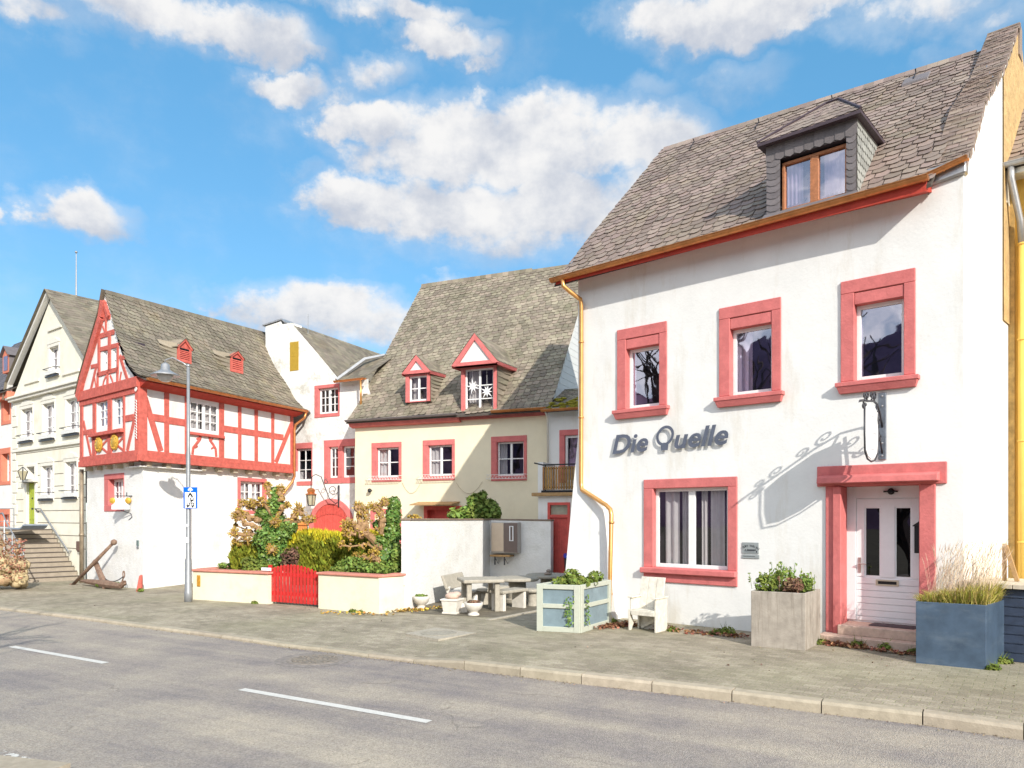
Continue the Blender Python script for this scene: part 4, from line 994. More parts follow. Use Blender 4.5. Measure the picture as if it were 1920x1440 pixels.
# arch ring, recessed boards
m = MB(); N_ = 16
def ap(r, a): return (gc + r * math.cos(a), gs + r * .90 * math.sin(a))
for i in range(N_):
    a0_, a1_ = math.pi * i / N_, math.pi * (i + 1) / N_
    m.prism(PA, [ap(gr - .14, a0_), ap(gr + .06, a0_), ap(gr + .06, a1_), ap(gr - .14, a1_)], .001, .06)
m.pbox(PA, ga - .06, ga + .14, -.1, gs, .001, .06); m.pbox(PA, gb - .14, gb + .06, -.1, gs, .001, .06)
m.build('gate_surround', RED, ah)
m = MB(); n = 26
for i in range(n):
    u0_, u1_ = ga + .14 + (gb - ga - .28) * i / n, ga + .14 + (gb - ga - .28) * (i + 1) / n
    uc_ = (u0_ + u1_) / 2; k = max(0, 1 - ((uc_ - gc) / (gr - .1)) ** 2); zt = gs + (gr - .12) * .9 * math.sqrt(k)
    m.pbox(PA, u0_ + .006, u1_ - .006, -.1, zt, .004, .02 + .008 * (i % 2)); m.pbox(PA, u0_, u1_, -.1, zt, .002, .012)
    if zt > gs: m.pbox(PA, u0_ + .012, u1_ - .012, zt - .32 * math.sqrt(k) - .05, zt - .03, .03, .045)
m.build('arched_gate', REDBOARD, ah)
m = MB(); q = PA.rect(544, 642, 695, 560, 640, 695); m.pbox(PA, q[0], q[1], q[2], q[3], .0, .015); m.pbox(PA, q[0] + .02, q[1] - .02, (q[2] + q[3]) / 2, (q[2] + q[3]) / 2 + .02, .015, .02); m.build('shutter', OCHRE, ah)
# roofs
BK = -PA.n
def tri(pts): return pts
L_ = 10
rA, rB = PA.w(TT[0] - .1, TT[1] + .03), PA.w(TT[0] - .1, TT[1] + .03) + BK * L_ - V((0, 0, .2)); eA = PA.w(E_[0] + .12, E_[1] - .08); eB = eA + BK * L_
m = MB(); m.poly([eA, eB, rB, rA]); tiled(m, [eA, eB, rB, rA], 50, 18)
lf = PA.w(T3[0] - .3, 6.0); m.poly([rA + V((0, 0, -.03)), rB, lf + BK * L_, lf])
m.build('roof', [SLATEG], ah)
e0, e1 = PA.w(E_[0] + .0, E_[1] - .03, .25), PA.w(r_end - .02, E_[1] - .03, .25); t1, t0 = PA.w(r_end + .2, E_[1] + 1.0, -1.25), PA.w(E_[0] - .55, E_[1] + 1.0, -1.25)
m = MB(); m.poly([e0, e1, t1, t0]); tiled(m, [e0, e1, t1, t0], 10, 10); m.build('lean_to_roof', SLATEG, ah)
m = MB(); v0, v1, v2 = PA.w(E_[0] + .05, E_[1] + .04, .22), PA.w(p(682, 680)[0], p(682, 680)[1], .1), PA.w(p(716, 668)[0], p(716, 668)[1], 0)
va = e0 + V((0, 0, .05)); vb = PA.w(E_[0] + .42, E_[1] + .85, -.72); vc = t0.lerp(t1, .75) + V((0, 0, .06))
m.tube([va, vb, vc], [.07, .08, .06], 5); m.build('valley_flashing', ZINC, ah)
m = MB(); m.pbox(PA, T3[0] - .08, T2[0] + .25, 0, .05, -.4, .04);
q = [PA.w(T3[0] - .12, T3[1] + .02, .05), PA.w(T2[0] + .05, T2[1] + .03, .05), PA.w(T2[0] + .05, T2[1] + .03, -.5), PA.w(T3[0] - .12, T3[1] + .02, -.5)]; m = MB(); m.hexa(q + [a + V((0, 0, .05)) for a in q])
q = [PA.w(T2[0] + .05, T2[1] + .03, .05), PA.w(TT[0] - .3, TT[1] + .05, .05), PA.w(TT[0] - .3, TT[1] + .05, -.5), PA.w(T2[0] + .05, T2[1] + .03, -.5)]; m.hexa(q + [a + V((0, 0, .05)) for a in q])
m.build('gable_cap', ZINC, ah)
m = MB(); m.pbox(PA, T3[0], TT[0], 6.5, T3[1] - .02, -.5, -.005); m.build('chimney_stack', WHITEOLD, ah)
gutter(PA, E_[0] - .05, r_end + .1, E_[1] - .02, .3, .06, 'gutter', COPPER, ah)
m = MB(); u = p(687, 730)[0]; m.tube([PA.w(u, E_[1] - .05, .3), PA.w(u, E_[1] - 1.0, .28)], .035, 8); m.build('downpipe', COPPERY, ah, smooth=True)
m = MB(); q = p(555, 600); m.tube([PA.w(q[0], 8.4, -.6), PA.w(q[0], 9.25, -.6)], .012, 5); m.build('antenna', ZINC, ah)
m = MB(); a, b = p(548, 1000)[0], p(577, 1000)[0]; zz = p(560, 984)[1]
for i in range(7):
    u = a + (b - a) * i / 7; m.pbox(PA, u, u + (b - a) / 7 - .008, -.1, zz, .02, .045)
m.pbox(PA, a - .05, b + .08, zz, zz + .14, .0, .10); m.build('side_door', ORWOOD, ah)
m = MB(); q = p(574, 995); put_text(m, PA, q[0] - .02, q[1] - .05, .012, '45', .26, .006, offset=.004); m.build('house_number', PRINT, ah)
# wall lantern on a scrolled arm
ql = p(637, 915)
ln = thing('wall_lantern', 'copper topped lantern hanging from a scrolled iron arm above the arched red gate', 'lantern', PA.w(ql[0], ql[1]))
PLn = PL(PA.w(ql[0], 0), (-.93, -.37))    # swings out to the left
lo = .95; z0 = p(603, 912)[1]
m = MB(); zt = p(637, 910)[1]; m.tube([PA.w(ql[0], zt, .05), PA.w(ql[0], zt - .75, .05)], .03, 8)
pts = [(0, zt - .55), (.15, zt - .62), (.35, zt - .45), (.5, zt - .05), (.62, zt + .28), (.8, zt + .36), (.92, zt + .28), (lo, zt + .1), (lo, zt - .12)]
m.tube([PLn.w(a, z) for a, z in pts], .016, 6)
for cx, cz, r_, a0_, sg_ in ((.22, zt - .15, .18, 3.6, 1), (.45, zt + .12, .09, 2, -1)):
    m.tube([PLn.w(cx + r_ * (1 - .7 * i / 19) * math.cos(a0_ + sg_ * i * .38), cz + r_ * (1 - .7 * i / 19) * math.sin(a0_ + sg_ * i * .38)) for i in range(20)], .012, 5)
m.build('arm', DARKMETAL, ln, smooth=True)
c = PLn.w(lo, zt - .2); m = MB(); m.lathe(c, [(.02, .1), (.09, .08), (.14, .02), (.13, -.03), (.11, -.08), (.17, -.1), (.20, -.13), (.10, -.13)], 12); m.build('lantern_top', COPPER, ln)
m = MB(); m.lathe(c, [(.16, -.13), (.105, -.48), (.09, -.5)], 6); g_ = m.build('glazing', LANTG, ln)
m = MB()
for k in range(6):
    a = 6.283 * k / 6; m.tube([c + V((.165 * math.cos(a), .165 * math.sin(a), -.13)), c + V((.11 * math.cos(a), .11 * math.sin(a), -.49))], .012, 4)
m.lathe(c, [(.115, -.48), (.115, -.51)], 6); m.build('cage', DARKMETAL, ln)
# ================================================================== half-timbered house
Cg = G(268, 1102); Cg.z = 0
RV = V((.380, .925, 0)).normalized(); LV = V((-.767, .641, 0)).normalized()
PRl = PL(Cg, RV); PLl = PL(Cg + LV * 10, -LV)     # lower storey walls
nr, nl = PRl.n, PLl.n
al = .22 / (1 + nr.dot(nl)); K = Cg + (nr + nl) * al
PRu = PL(K, RV); PLu = PL(K, -LV)                 # upper storey; on PLu u is negative towards the left
th_ = thing('half_timbered_house', 'white house with red timber framing on the upper storey and a steep slate gable', 'house', Cg)
LW = -PLu.px(151, 800)[0]; RW = PRu.px(548, 870)[0]
bz0 = PRu.px(300, 866)[1] - .02; bz1 = bz0 + .30; ez = PRu.px(275, 714)[1]
def pr(x, y): return PRu.px(x, y)
def pl(x, y): return PLu.px(x, y)
LWl = PLl.px(163, 1000)[0]; RWl = PRl.px(548, 1000)[0]
# lower windows
h1 = window(th_, PLl, PLl.rect(196, 891, 960, 233, 885, 958), (.30, .03, .16, .18), .2, .015, RED, .07, ((.52, .1), .26, .78), (.5,), .03, gl=GLASSC, curt=((.05, .3),), cmat=CURT)
h2 = window(th_, PRl, PRl.rect(445, 895, 966, 500, 898, 962), (.14, .12, .12, .12), .14, .015, RED, .06, ((.5, .14), .25, .75), (.33, .66), .03, gl=GLASSC, curt=((.1, .45), (.6, .9)), cmat=CURTW)
m = MB()
m.wall(PLl, [(LWl, -.2), (10, -.2), (10, bz0 + .1), (LWl, bz0 + .1)], [h1]); m.wall(PRl, [(0, -.2), (RWl + .6, -.2), (RWl + .6, bz0 + .1), (0, bz0 + .1)], [h2])
m.build('lower_wall', WHITE2, th_)
m = MB()   # thin ledge at the corner below the jetty and joist undersides
zl_ = PRl.px(300, 878)[1]
m.pbox(PRl, -.02, 2.0, zl_, zl_ + .03, 0, .14); m.pbox(PLl, 9.25, 10.14, zl_, zl_ + .03, 0, .14)
m.build('corner_ledge', TRIMW, th_)
m = MB(); a_ = .0
m.poly([PRu.w(0, bz0 + .01, 0), PRu.w(RW, bz0 + .01, 0), PRu.w(RW, bz0 + .01, -.5), PRu.w(0, bz0 + .01, -.5)][::-1]); m.poly([PLu.w(-LW, bz0 + .01, 0), PLu.w(0, bz0 + .01, 0), PLu.w(0, bz0 + .01, -.5), PLu.w(-LW, bz0 + .01, -.5)][::-1])
m.build('jetty_underside', STONEW, th_)
JM = mat('plastered_joists', (.5, .45, .34), .9, .1, 5)
for i in range(10):
    u = .3 + i * (RW - .4) / 9; m = MB(); m.pbox(PRu, u, u + .16, bz0 - .12, bz0 - .005, -.3, -.06); m.build('joist_end', JM, th_)
for i in range(5):
    u = -LW + .2 + i * (LW - .5) / 5; m = MB(); m.pbox(PLu, u, u + .16, bz0 - .12, bz0 - .005, -.3, -.06); m.build('joist_end', JM, th_)
# upper storey windows
q = PRu.rect(354, 750, 808, 410, 758, 814)
H1 = window(th_, PRu, (q[0], q[1], q[2], q[3]), (0, 0, 0, 0), .05, .0, None, .075, ((.5, .10), .25, .75), (.33, .66), .03, gl=GLASSC, curt=((.05, .45), (.55, .95)), cmat=CURTW)
q = PLu.rect(182, 751, 805, 202, 745, 804); H2 = window(th_, PLu, q, (0, 0, 0, 0), .10, .0, None, .09, (.5,), (.33, .66), .035, gl=GLASSC, curt=((.1, .9),), cmat=CURTW)
q = PLu.rect(213, 744, 803, 232, 739, 800); H3 = window(th_, PLu, q, (0, 0, 0, 0), .10, .0, None, .09, (.5,), (.33, .66), .035, gl=GLASSC, curt=((.1, .9),), cmat=CURTW)
ap_ = pl(198, 549); au = ap_[0]; az = ap_[1]
q = PLu.rect(194, 658, 701, 203, 655, 697); H4 = window(th_, PLu, q, (0, 0, 0, 0), .08, .0, None, .05, (.5,), (.5,), .03, gl=GLASSC)
q = PLu.rect(211, 656, 694, 221, 653, 691); H5 = window(th_, PLu, q, (0, 0, 0, 0), .08, .0, None, .05, (.5,), (.5,), .03, gl=GLASSC)
rk = [pl(197, 552), pl(210, 590), pl(222, 640), pl(236, 680), pl(252, 703), pl(268, 714)]
lk = [(-LW - .18, ez - .05)]
m = MB()
m.wall(PRu, [(0, bz0), (RW, bz0), (RW, ez + .05), (0, ez + .05)], [H1])
m.wall(PLu, [(-LW, bz0), (0, bz0), (0, ez - .02)] + [(min(u, -.0), z - .05) for u, z in rk[::-1]] + [(-LW, ez)], [H2, H3, H4, H5])
m.build('plaster_infill', WHITE, th_)
# ---- timber frame
m = MB(); D0_, D1_ = -.05, .03
bm = lambda P, a, b, w_, d=0: m.beam(P, a, b, w_, D0_, D1_ - d)
m.pbox(PRu, .0, RW, bz0, bz0 + .15, -.1, .06); m.pbox(PRu, 0.0, RW, bz0 + .15, bz1, -.1, .035)
zr = pr(272, 729)[1]
m.pbox(PRu, .17, RW, zr, ez + .03, D0_, D1_)
def post(x, w_, za, zb, P=PRu, f=pr, d=0):
    u = f(x, 800)[0]; m.pbox(P, u - w_ / 2, u + w_ / 2, za, zb, D0_, D1_ - d)
zm = pr(345, 792)[1]
for x, w_ in ((312, .16), (350, .15), (415, .20), (449, .14), (480, .15), (511, .14)): post(x, w_, bz1, zr, d=.004)
post(546.5, .14, bz1, zr)
for xa, xb in ((316, 347), (419, 446), (452, 477), (483, 508), (514, 531)):
    ua, ub2 = pr(xa, 800)[0], pr(xb, 800)[0]; m.pbox(PRu, ua, ub2, zm - .11, zm + .09, D0_, D1_ - .008)
m.pbox(PRu, pr(286, 800)[0], pr(308, 800)[0], zm - .09, zm + .11, D0_, D1_ - .008)
m.beam(PRu, (pr(271, 750)[0], pr(271, 745)[1]), (pr(301, 840)[0], bz1 + .02), .19, D0_, D1_ - .012)
m.beam(PRu, (pr(546, 800)[0], pr(546, 796)[1]), (pr(517, 866)[0], bz1 + .02), .17, D0_, D1_ - .012)
zs = pr(380, 811)[1] - .03
m.pbox(PRu, pr(352, 800)[0], pr(418, 800)[0], zs - .08, zs, D0_, .09)
for pts in ([(376, 815), (374.5, 824), (368, 832), (362, 840), (360.5, 852)], [(392, 816), (393.5, 826), (399, 833), (404, 842), (405, 856)]):
    m.ribbon(PRu, [pr(*q) for q in pts], .085, D0_, D1_ - .01)
for x, y in ((370.5, 824), (368, 840), (397, 826), (398, 842)):
    c_ = pr(x, y); m.beam(PRu, (c_[0] - .05, c_[1]), (c_[0] + .05, c_[1] + .06), .05, D0_, D1_ - .012)
# left front
m.pbox(PLu, -LW - .02, 0, bz0, bz0 + .16, -.1, .06); m.pbox(PLu, -LW, 0, bz0 + .16, bz1, -.1, .035)
zrl = pl(200, 750)[1] + .0
zh = ez - .02
m.pbox(PLu, -LW - .05, .0, zh - .18, zh + .10, D0_, .08); m.pbox(PLu, -LW, .0, zh - .33, zh - .18, D0_, .04)
zt_ = zh - .33
for x, w_ in ((154, .22), (178, .22), (207, .26), (233.5, .10)): post(x, w_, bz1, zt_, PLu, pl)
zs2 = pl(205, 806)[1] - .02
a, b = pl(173, 810)[0], pl(234, 803)[0]; m.pbox(PLu, a, b, zs2 - .12, zs2 - .02, D0_, .12); m.pbox(PLu, a, b, zs2 - .22, zs2 - .12, D0_, D1_)
m.pbox(PLu, pl(157, 800)[0], pl(174, 800)[0], zs2 + .0, zs2 + .14, D0_, D1_ - .008); m.pbox(PLu, pl(236, 800)[0], pl(251, 790)[0], zm - .1, zm + .08, D0_, D1_ - .008)
m.beam(PLu, pl(157, 790), (pl(171, 852)[0], bz1), .13, D0_, D1_ - .012); m.beam(PLu, (pl(256, 760)[0], pl(256, 770)[1]), (pl(239, 842)[0], bz1), .15, D0_, D1_ - .012)
xs = [pl(x, 830)[0] for x in (175, 204, 234)]; zt2, zb2 = zs2 - .22, bz1
for i in (0, 1):
    m.beam(PLu, (xs[i], zb2), (xs[i + 1], zt2), .08, D0_, D1_ - .014); m.beam(PLu, (xs[i], zt2), (xs[i + 1], zb2), .08, D0_, D1_ - .018)
m.pbox(PLu, xs[0] - .04, xs[0] + .04, zb2, zt2, D0_, D1_ - .003); m.pbox(PLu, xs[1] - .04, xs[1] + .04, zb2, zt2, D0_, D1_ - .003)
# gable timbers
gb_ = lambda a, b, w_, d=.006: m.beam(PLu, pl(*a), pl(*b), w_, D0_, D1_ - d)
gb_((193, 598), (207.5, 594), .15); gb_((184, 632), (215, 622), .15); gb_((186, 656), (222, 647), .13); gb_((183, 703), (223, 692), .13, .0)
for xa, ya, xb, yb, w_ in ((188, 632, 185, 705, .16), (205, 624, 207, 697, .17), (221, 646, 222.5, 700, .10), (184, 700, 184, 728, .10), (202, 697, 203, 724, .11), (221, 693, 221, 720, .11), (200, 598, 199, 628, .09)):
    u = (pl(xa, ya)[0] + pl(xb, yb)[0]) / 2; m.pbox(PLu, u - w_ / 2, u + w_ / 2, pl(xb, yb)[1], pl(xa, ya)[1], D0_, D1_)
gb_((181, 688), (170, 734), .13, .012); gb_((225, 667), (240, 714), .13, .012); gb_((171, 688), (184, 685), .12, .01); gb_((227, 672), (237, 669), .12, .01)
for pts in ([(199, 706), (195, 715), (193, 727)], [(207, 704), (211, 713), (213, 722)], [(178, 709), (180, 722), (181, 731)], [(228, 697), (226, 708), (225, 720)], [(193, 612), (196, 620), (199, 628)]):
    m.ribbon(PLu, [pl(*q) for q in pts], .07, D0_, D1_ - .012)
tf = m.build('timber_frame', REDWOOD, th_, bevel=.006)
m = MB(); m.hexa([PRu.w(.19, bz0 + .02, .07), PRu.w(.19, bz0 + .02, -.1), PLu.w(-.14, bz0 + .02, -.1), PLu.w(-.14, bz0 + .02, .07), PRu.w(.19, ez, .06), PRu.w(.19, ez, -.1), PLu.w(-.14, ez, -.1), PLu.w(-.14, ez, .06)])
m.faces([PRu.w(.19, bz0 + .02, .07), K + (nr + nl) * .05 + V((0, 0, bz0 + .02)), PLu.w(-.14, bz0 + .02, .07), PRu.w(.19, ez, .06), K + (nr + nl) * .045 + V((0, 0, ez)), PLu.w(-.14, ez, .06)], [(1, 0, 3, 4), (2, 1, 4, 5)])
cp = m.build('corner_post', REDWOOD, th_, bevel=.01)
m = MB()   # white painted carving on the corner post: volute and twisted bead
cc = lambda z, du: PLu.w(-.05 + du, z, .075)
m.tube([cc(ez - .28 + .07 * (1 - i / 24) * math.sin(i * .5), .0 + .07 * (1 - i / 24) * math.cos(i * .5)) for i in range(24)], .012, 5)
z = ez - .55
while z > bz1 + .35:
    m.tube([cc(z, -.06), cc(z - .015, .02), cc(z - .07, .05)], .011, 5); z -= .075
m.build('carving', TRIMW, cp)
for x, y in ((187.5, 833.5), (217, 829)):
    q = pl(x, y); m = MB(); P_ = PLu
    m.lathe(P_.w(q[0], q[1], .02), [(.23, 0), (.23, .03), (.20, .05), (.16, .035), (.12, .06), (.05, .075), (.01, .08)], 20, axis=(P_.n, P_.u, V((0, 0, 1))))
    for k in range(10):
        a = k * .6283; m.ball(P_.w(q[0] + .175 * math.cos(a), q[1] + .175 * math.sin(a), .055), .03, 6)
    m.build('rosette', GOLD, th_, smooth=False)
# ---- barge boards (left rake and apex)
m = MB()
zl0 = ez + .02
lk = [(au, az + .03), (au - .16 * (LW + au), az - .22 * (az - zl0)), (-LW + .12, zl0 + .42), (-LW - .16, zl0 - .05)]
for a, b in zip(lk, lk[1:]): m.beam(PLu, (a[0] + (.10 if a is not lk[0] else -.02), a[1] - (.08 if a is not lk[0] else .28)), (b[0] + .10, b[1] - .06), .25, -.02, .10)
m.beam(PLu, (au - .05, az - .25), (rk[1][0] - .12, rk[1][1] - .05), .12, -.02, .08)
m.build('barge_board', REDWOOD, th_, bevel=.006)
# ---- roof: front slope built on PRu
apw = PLu.w(au, 0); ua_ = (apw - PRu.p0).dot(PRu.u); da_ = -(apw - PRu.p0).dot(PRu.n)
hz = az - ez
prof = [(-.42, -.02), (-.1, .10), (.30, .40), (.7, .92), (da_ * .62, hz * .56), (da_, hz)]
# right edge: the slope runs into the gatehouse wall
Pq = PRu; ur0 = PRu.px(563, 770)[0] + .05
ur1 = PRu.px(500, 625, -da_)[0]
hr_ = (PRu.px(500, 626, -da_)[1] - ez) / hz
ul_ = [-.18, -.05, ua_ * .35, ua_ * .72, ua_]
hr = Roof(PRu, prof, ul_, [ur0, ur0 + (ur1 - ur0) * .25, ur0 + (ur1 - ur0) * .5, ur0 + (ur1 - ur0) * .75, ur1], 1.0, hr_, ez, ez)
hroof = hr.build('roof', [SLATEG, ROOFBASE], th_, .22, .14, slant=-.10)
lkw = PLu.w(-LW - .16, zl0 - .1, .12)
m = MB()
rA, rB = hr.at(ua_ - .05, hr.len), hr.at(ur1, hr.len)
lA = [PLu.w(u, z + .06, .12) for u, z in lk]
for a, b in zip(lA, lA[1:]): m.poly([a, b, b + RV * 8, a + RV * 8])
m.build('rear_slope', SLATEG, hroof)
m = MB()
for i in range(36):
    u = ua_ - .05 + (ur1 - ua_) * i / 36; b = u + .3
    m.poly([hr.at(u, hr.len - .1, .022), hr.at(b, hr.len - .1, .02), hr.at(b, hr.len, .06), hr.at(u, hr.len, .065)])
m.build('ridge', SLATEG, hroof)
m = MB()
m.hexa([PRu.w(-.12, ez - .10, .36), PRu.w(RW + .15, ez - .10, .36), PRu.w(RW + .15, ez - .22, .02), PRu.w(-.02, ez - .22, .02), PRu.w(-.12, ez - .06, .36), PRu.w(RW + .15, ez - .06, .36), PRu.w(RW + .15, ez + .05, -.02), PRu.w(-.02, ez + .05, -.02)])
m.build('soffit', REDDARK, th_)
gutter(PRu, -.14, RW + .25, ez - .01, .44, .065, 'gutter', COPPER, th_)
m = MB(); u = RW - .05
m.tube([PRu.w(RW + .2, ez - .05, .44), PRu.w(RW + .18, ez - .25, .38), PRu.w(RW + .02, ez - .5, .12), PRu.w(RW, ez - .7, .09), PRu.w(RW, bz0 - .1, .09), PRu.w(RW - .04, bz0 - .3, .03), PRu.w(RWl - .35, bz0 - .75, -.12), PRu.w(RWl - .42, bz0 - 1.1, -.14), PRu.w(RWl - .42, .2, -.14)], .045, 10)
m.build('downpipe', COPPER, th_, smooth=True)
m = MB(); pd = PLl.px(161, 1000)[0]; m.tube([PLl.w(pd, bz0 - .05, .12), PLl.w(pd, -.1, .12)], .06, 12); m.tube([PLl.w(pd, 1.35, .12), PLl.w(pd, 1.42, .12)], .075, 12); m.build('downpipe', mat('bronze_pipe', (.30, .24, .17), .5, .25, 6, metal=.4), th_, smooth=True)
# two louvred roof vents
for (xl, xr, yt, ya, yb) in ((332.5, 358, 651, 637, 680), (432, 455, 669, 660, 699)):
    # find the point of the roof under the vent's foot
    best = None
    for i in range(60):
        for j in range(40):
            q = hr.at(ur0 * i / 60, hr.len * j / 40); x, y = CX + q.x / q.y * F, HY - (q.z - H) / q.y * F
            e = (x - (xl + xr) / 2) ** 2 + (y - yb) ** 2
            if best is None or e < best[0]: best = (e, q)
    dd = (best[1] - PRu.p0).dot(PRu.n); Pv = PRu.off(dd)
    u0, u1, z0, z1 = Pv.rect(xl, yt, yb - 2, xr, yt + 3, yb + 2); za = Pv.px((xl + xr) / 2, ya)[1]; uc = (u0 + u1) / 2
    m = MB(); m.prism(Pv, [(u0, z0 - .1), (u1, z0 - .1), (u1, z1), (uc, za), (u0, z1)], -.5, 0)
    m.beam(Pv, (u0 - .02, z1 - .02), (uc, za), .07, -.02, .05); m.beam(Pv, (uc, za), (u1 + .02, z1 - .02), .07, -.02, .05)
    m.pbox(Pv, u0, u0 + .07, z0, z1, 0, .03); m.pbox(Pv, u1 - .07, u1, z0, z1, 0, .03); m.pbox(Pv, u0 + .07, u1 - .07, z0, z0 + .06, 0, .03)
    n = 6
    for k in range(n):
        z = z0 + .06 + (z1 - z0 - .12) * k / n; h = (z1 - z0 - .12) / n
        m.hexa([Pv.w(u0 + .07, z, .03), Pv.w(u1 - .07, z, .03), Pv.w(u1 - .07, z, 0), Pv.w(u0 + .07, z, 0), Pv.w(u0 + .07, z + h * .8, .006), Pv.w(u1 - .07, z + h * .8, .006), Pv.w(u1 - .07, z + h * .8, 0), Pv.w(u0 + .07, z + h * .8, 0)])
    v_ = m.build('roof_vent', REDWOOD, th_, bevel=.004)
    m = MB(); m.pbox(Pv, u0 + .08, u1 - .08, z1 - .08, z1 - .02, .001, .012); m.build('opening', BLACK, v_)
    m = MB()
    A0, A1, T, Bk = Pv.w(u0 - .06, z1 - .03, .07), Pv.w(u1 + .06, z1 - .03, .07), Pv.w(uc, za + .04, .07), Pv.w(uc, za + .02, -1.2)
    bl_, br_ = Pv.w(u0 - .3, z1 - .1, -.75), Pv.w(u1 + .15, z1 + .02, -.75)
    for q in ([bl_, A0, T, Bk], [A1, br_, Bk, T]): m.poly(q); tiled(m, q, 4, 4)
    for k in range(4):
        z = z0 + (z1 - z0) * k / 4; q = [Pv.w(u0 - .01, z + .2, -.01), Pv.w(u0 - .02, z, .0), Pv.w(u0 - .12, z + .0, -.2), Pv.w(u0 - .34, z + .16, -.34), Pv.w(u0 - .32, z + .3, -.45)]
        m.poly(q)
    m.build('vent_roof', SLATEY, v_)
# boundary stone, meter box, wall fittings
m = MB(); q = G(261, 1106); m.hexa([q + V((-.08, -.05, -.1)), q + V((.06, -.02, -.1)), q + V((.05, .12, -.1)), q + V((-.08, .1, -.1)), q + V((-.01, .0, .38)), q + V((.06, .02, .40)), q + V((.05, .1, .40)), q + V((-.01, .1, .38))])
single(m, 'guard_stone', REDWOOD, 'short red painted guard stone leaning on the corner of the half-timbered house', 'guard stone', q, bevel=.02)
q = PLl.px(259, 1022); t = thing('intercom_panel', 'small grey intercom panel on the white wall behind the anchor', 'intercom', PLl.w(q[0], q[1]))
m = MB(); m.pbox(PLl, q[0] - .05, q[0] + .06, q[1] - .02, q[1] + .13, 0, .03); m.build('panel', DKGREEN, t, bevel=.004); m = MB(); m.pbox(PLl, q[0] - .05, q[0] + .06, q[1] - .09, q[1] - .04, 0, .03); m.build('button_plate', GREYPAINT, t, bevel=.004)
# guest sign
sp = PLl.px(227, 945); t = thing('guesthouse_sign', 'white scrolled board on an iron bracket in front of the small lower window', 'sign', PLl.w(sp[0], sp[1]))
PG = PL(PLl.w(sp[0], 0, .55), (1, -.06)); hw = 17 * 20.6 / F
z0, z1 = PG.px(227, 955)[1], PG.px(227, 934)[1]; cx = PG.px(226, 945)[0]
m = MB(); pts = [(-1, 0), (1, 0), (1, .36), (.78, .46), (.66, .66), (.66, 1), (-.66, 1), (-.66, .66), (-.78, .46), (-1, .36)]
m.prism(PG, [(cx + x * hw, z0 + y * (z1 - z0)) for x, y in pts], -.012, .012); m.build('board', SIGNW, t)
m = MB()
for s_ in (-1, 1):
    m.lathe(PG.w(cx + s_ * hw * .88, z0 + (z1 - z0) * .78, .0), [(.085, -.02), (.085, .02), (.04, .035), (.01, .04)], 12, axis=(PG.n, PG.u, V((0, 0, 1))))
m.build('gold_ornament', GOLD, t)
m = MB(); a = PG.w(cx - hw * .66, z1 + .06); b = PG.w(cx + hw * 1.3, z1 + .06)
m.tube([a, b], .012, 5); m.tube([b, PLl.w(sp[0] + .5, z1 + .06, 0)], .012, 5); m.tube([PG.w(cx + .0, z0 - .02), PG.w(cx + .3, z0 - .12), PG.w(cx + hw * 1.3, z0 - .22), PLl.w(sp[0] + .5, z0 - .3, 0)], .012, 5)
m.tube([PG.w(cx + hw * .7, z1 + .06), PG.w(cx + hw * .7, z1 + .16)], .012, 5); m.build('bracket', DARKMETAL, t)
m = MB()
for y, l in ((.78, .8), (.55, .75), (.16, 1.5)):
    x = -l / 2
    while x < l / 2:
        ww = rnd.uniform(.05, .14); m.pbox(PG, cx + x * hw, cx + (x + ww) * hw, z0 + (y) * (z1 - z0), z0 + (y + .07) * (z1 - z0), .012, .014); x += ww + .04
m.build('inscription', PRINTG, t)

# ================================================================== pale stone house with a green door
PS = PL((-12.72, 22.81), (.79, -.613))
sh = thing('stone_house', 'pale cream gabled house with quoins, arched window heads and a lime green door', 'house', PS.w(-3, 0))
ps = lambda x, y: PS.px(x, y)
SL = ps(24, 800)[0]; SR = ps(161, 900)[0]
apx = ps(98, 552); zc0 = ps(90, 732)[1]; su = apx[0]
SRg = 2 * su - SL; SRc = ps(180, 700)[0]; zRc = apx[1] - (apx[1] - zc0) * (SRc - su) / (SRg - su)
holes = []
sw = [(38, 761, 832, 63, 757, 830), (78, 751, 828, 104, 746, 826), (121, 742, 819, 150, 736, 816), (76, 868, 940, 101, 864, 938), (120, 860, 937, 146, 856, 935)]
for q in sw + [(90, 645, 708, 112, 640, 706)]:
    rc = PS.rect(*q)
    o = window(sh, PS, rc, (.14, .07, .14, .10), .15, .02, STONET, .055, ((.5, .05),), (.3, .63), .03, gl=GLASSC, curt=((.1, .9),), cmat=CURTW)
    holes.append(o)
    m = MB(); m.pbox(PS, rc[0] + .02, rc[1] - .0, rc[2] + .08, rc[2] + .2, .02, .12); m.build('window_box', TRIMW, sh)
    m = MB(); m.tube([PS.w(rc[0] + .0, rc[2] + .28, .0), PS.w(rc[0] + .0, rc[2] + .28, .16), PS.w(rc[1] + .02, rc[2] + .28, .16), PS.w(rc[1] + .02, rc[2] + .28, .0)], .013, 5); m.pbox(PS, rc[0], rc[1], rc[2] - .0, rc[2] + .05, .021, .10); m.build('box_rail', DARKMETAL, sh)
    m = MB(); uc = (rc[0] + rc[1]) / 2; hw_ = (rc[1] - rc[0]) / 2 + .03; pts = [(uc - hw_, rc[3] - .02), (uc + hw_, rc[3] - .02), (uc + hw_, rc[3] + .0), (uc + hw_ * .5, rc[3] + .13), (uc, rc[3] + .17), (uc - hw_ * .5, rc[3] + .13), (uc - hw_, rc[3])]
    m.prism(PS, pts, .0, .035); m.build('window_hood', STONET, sh)
dq = PS.rect(51, 909, 984, 66, 905, 981); holes.append((dq[0], dq[1], dq[2], dq[3] + .05))
tq = PS.rect(48, 877, 900, 64, 874, 897)
ho_ = (tq[0], tq[1], tq[2], tq[3])
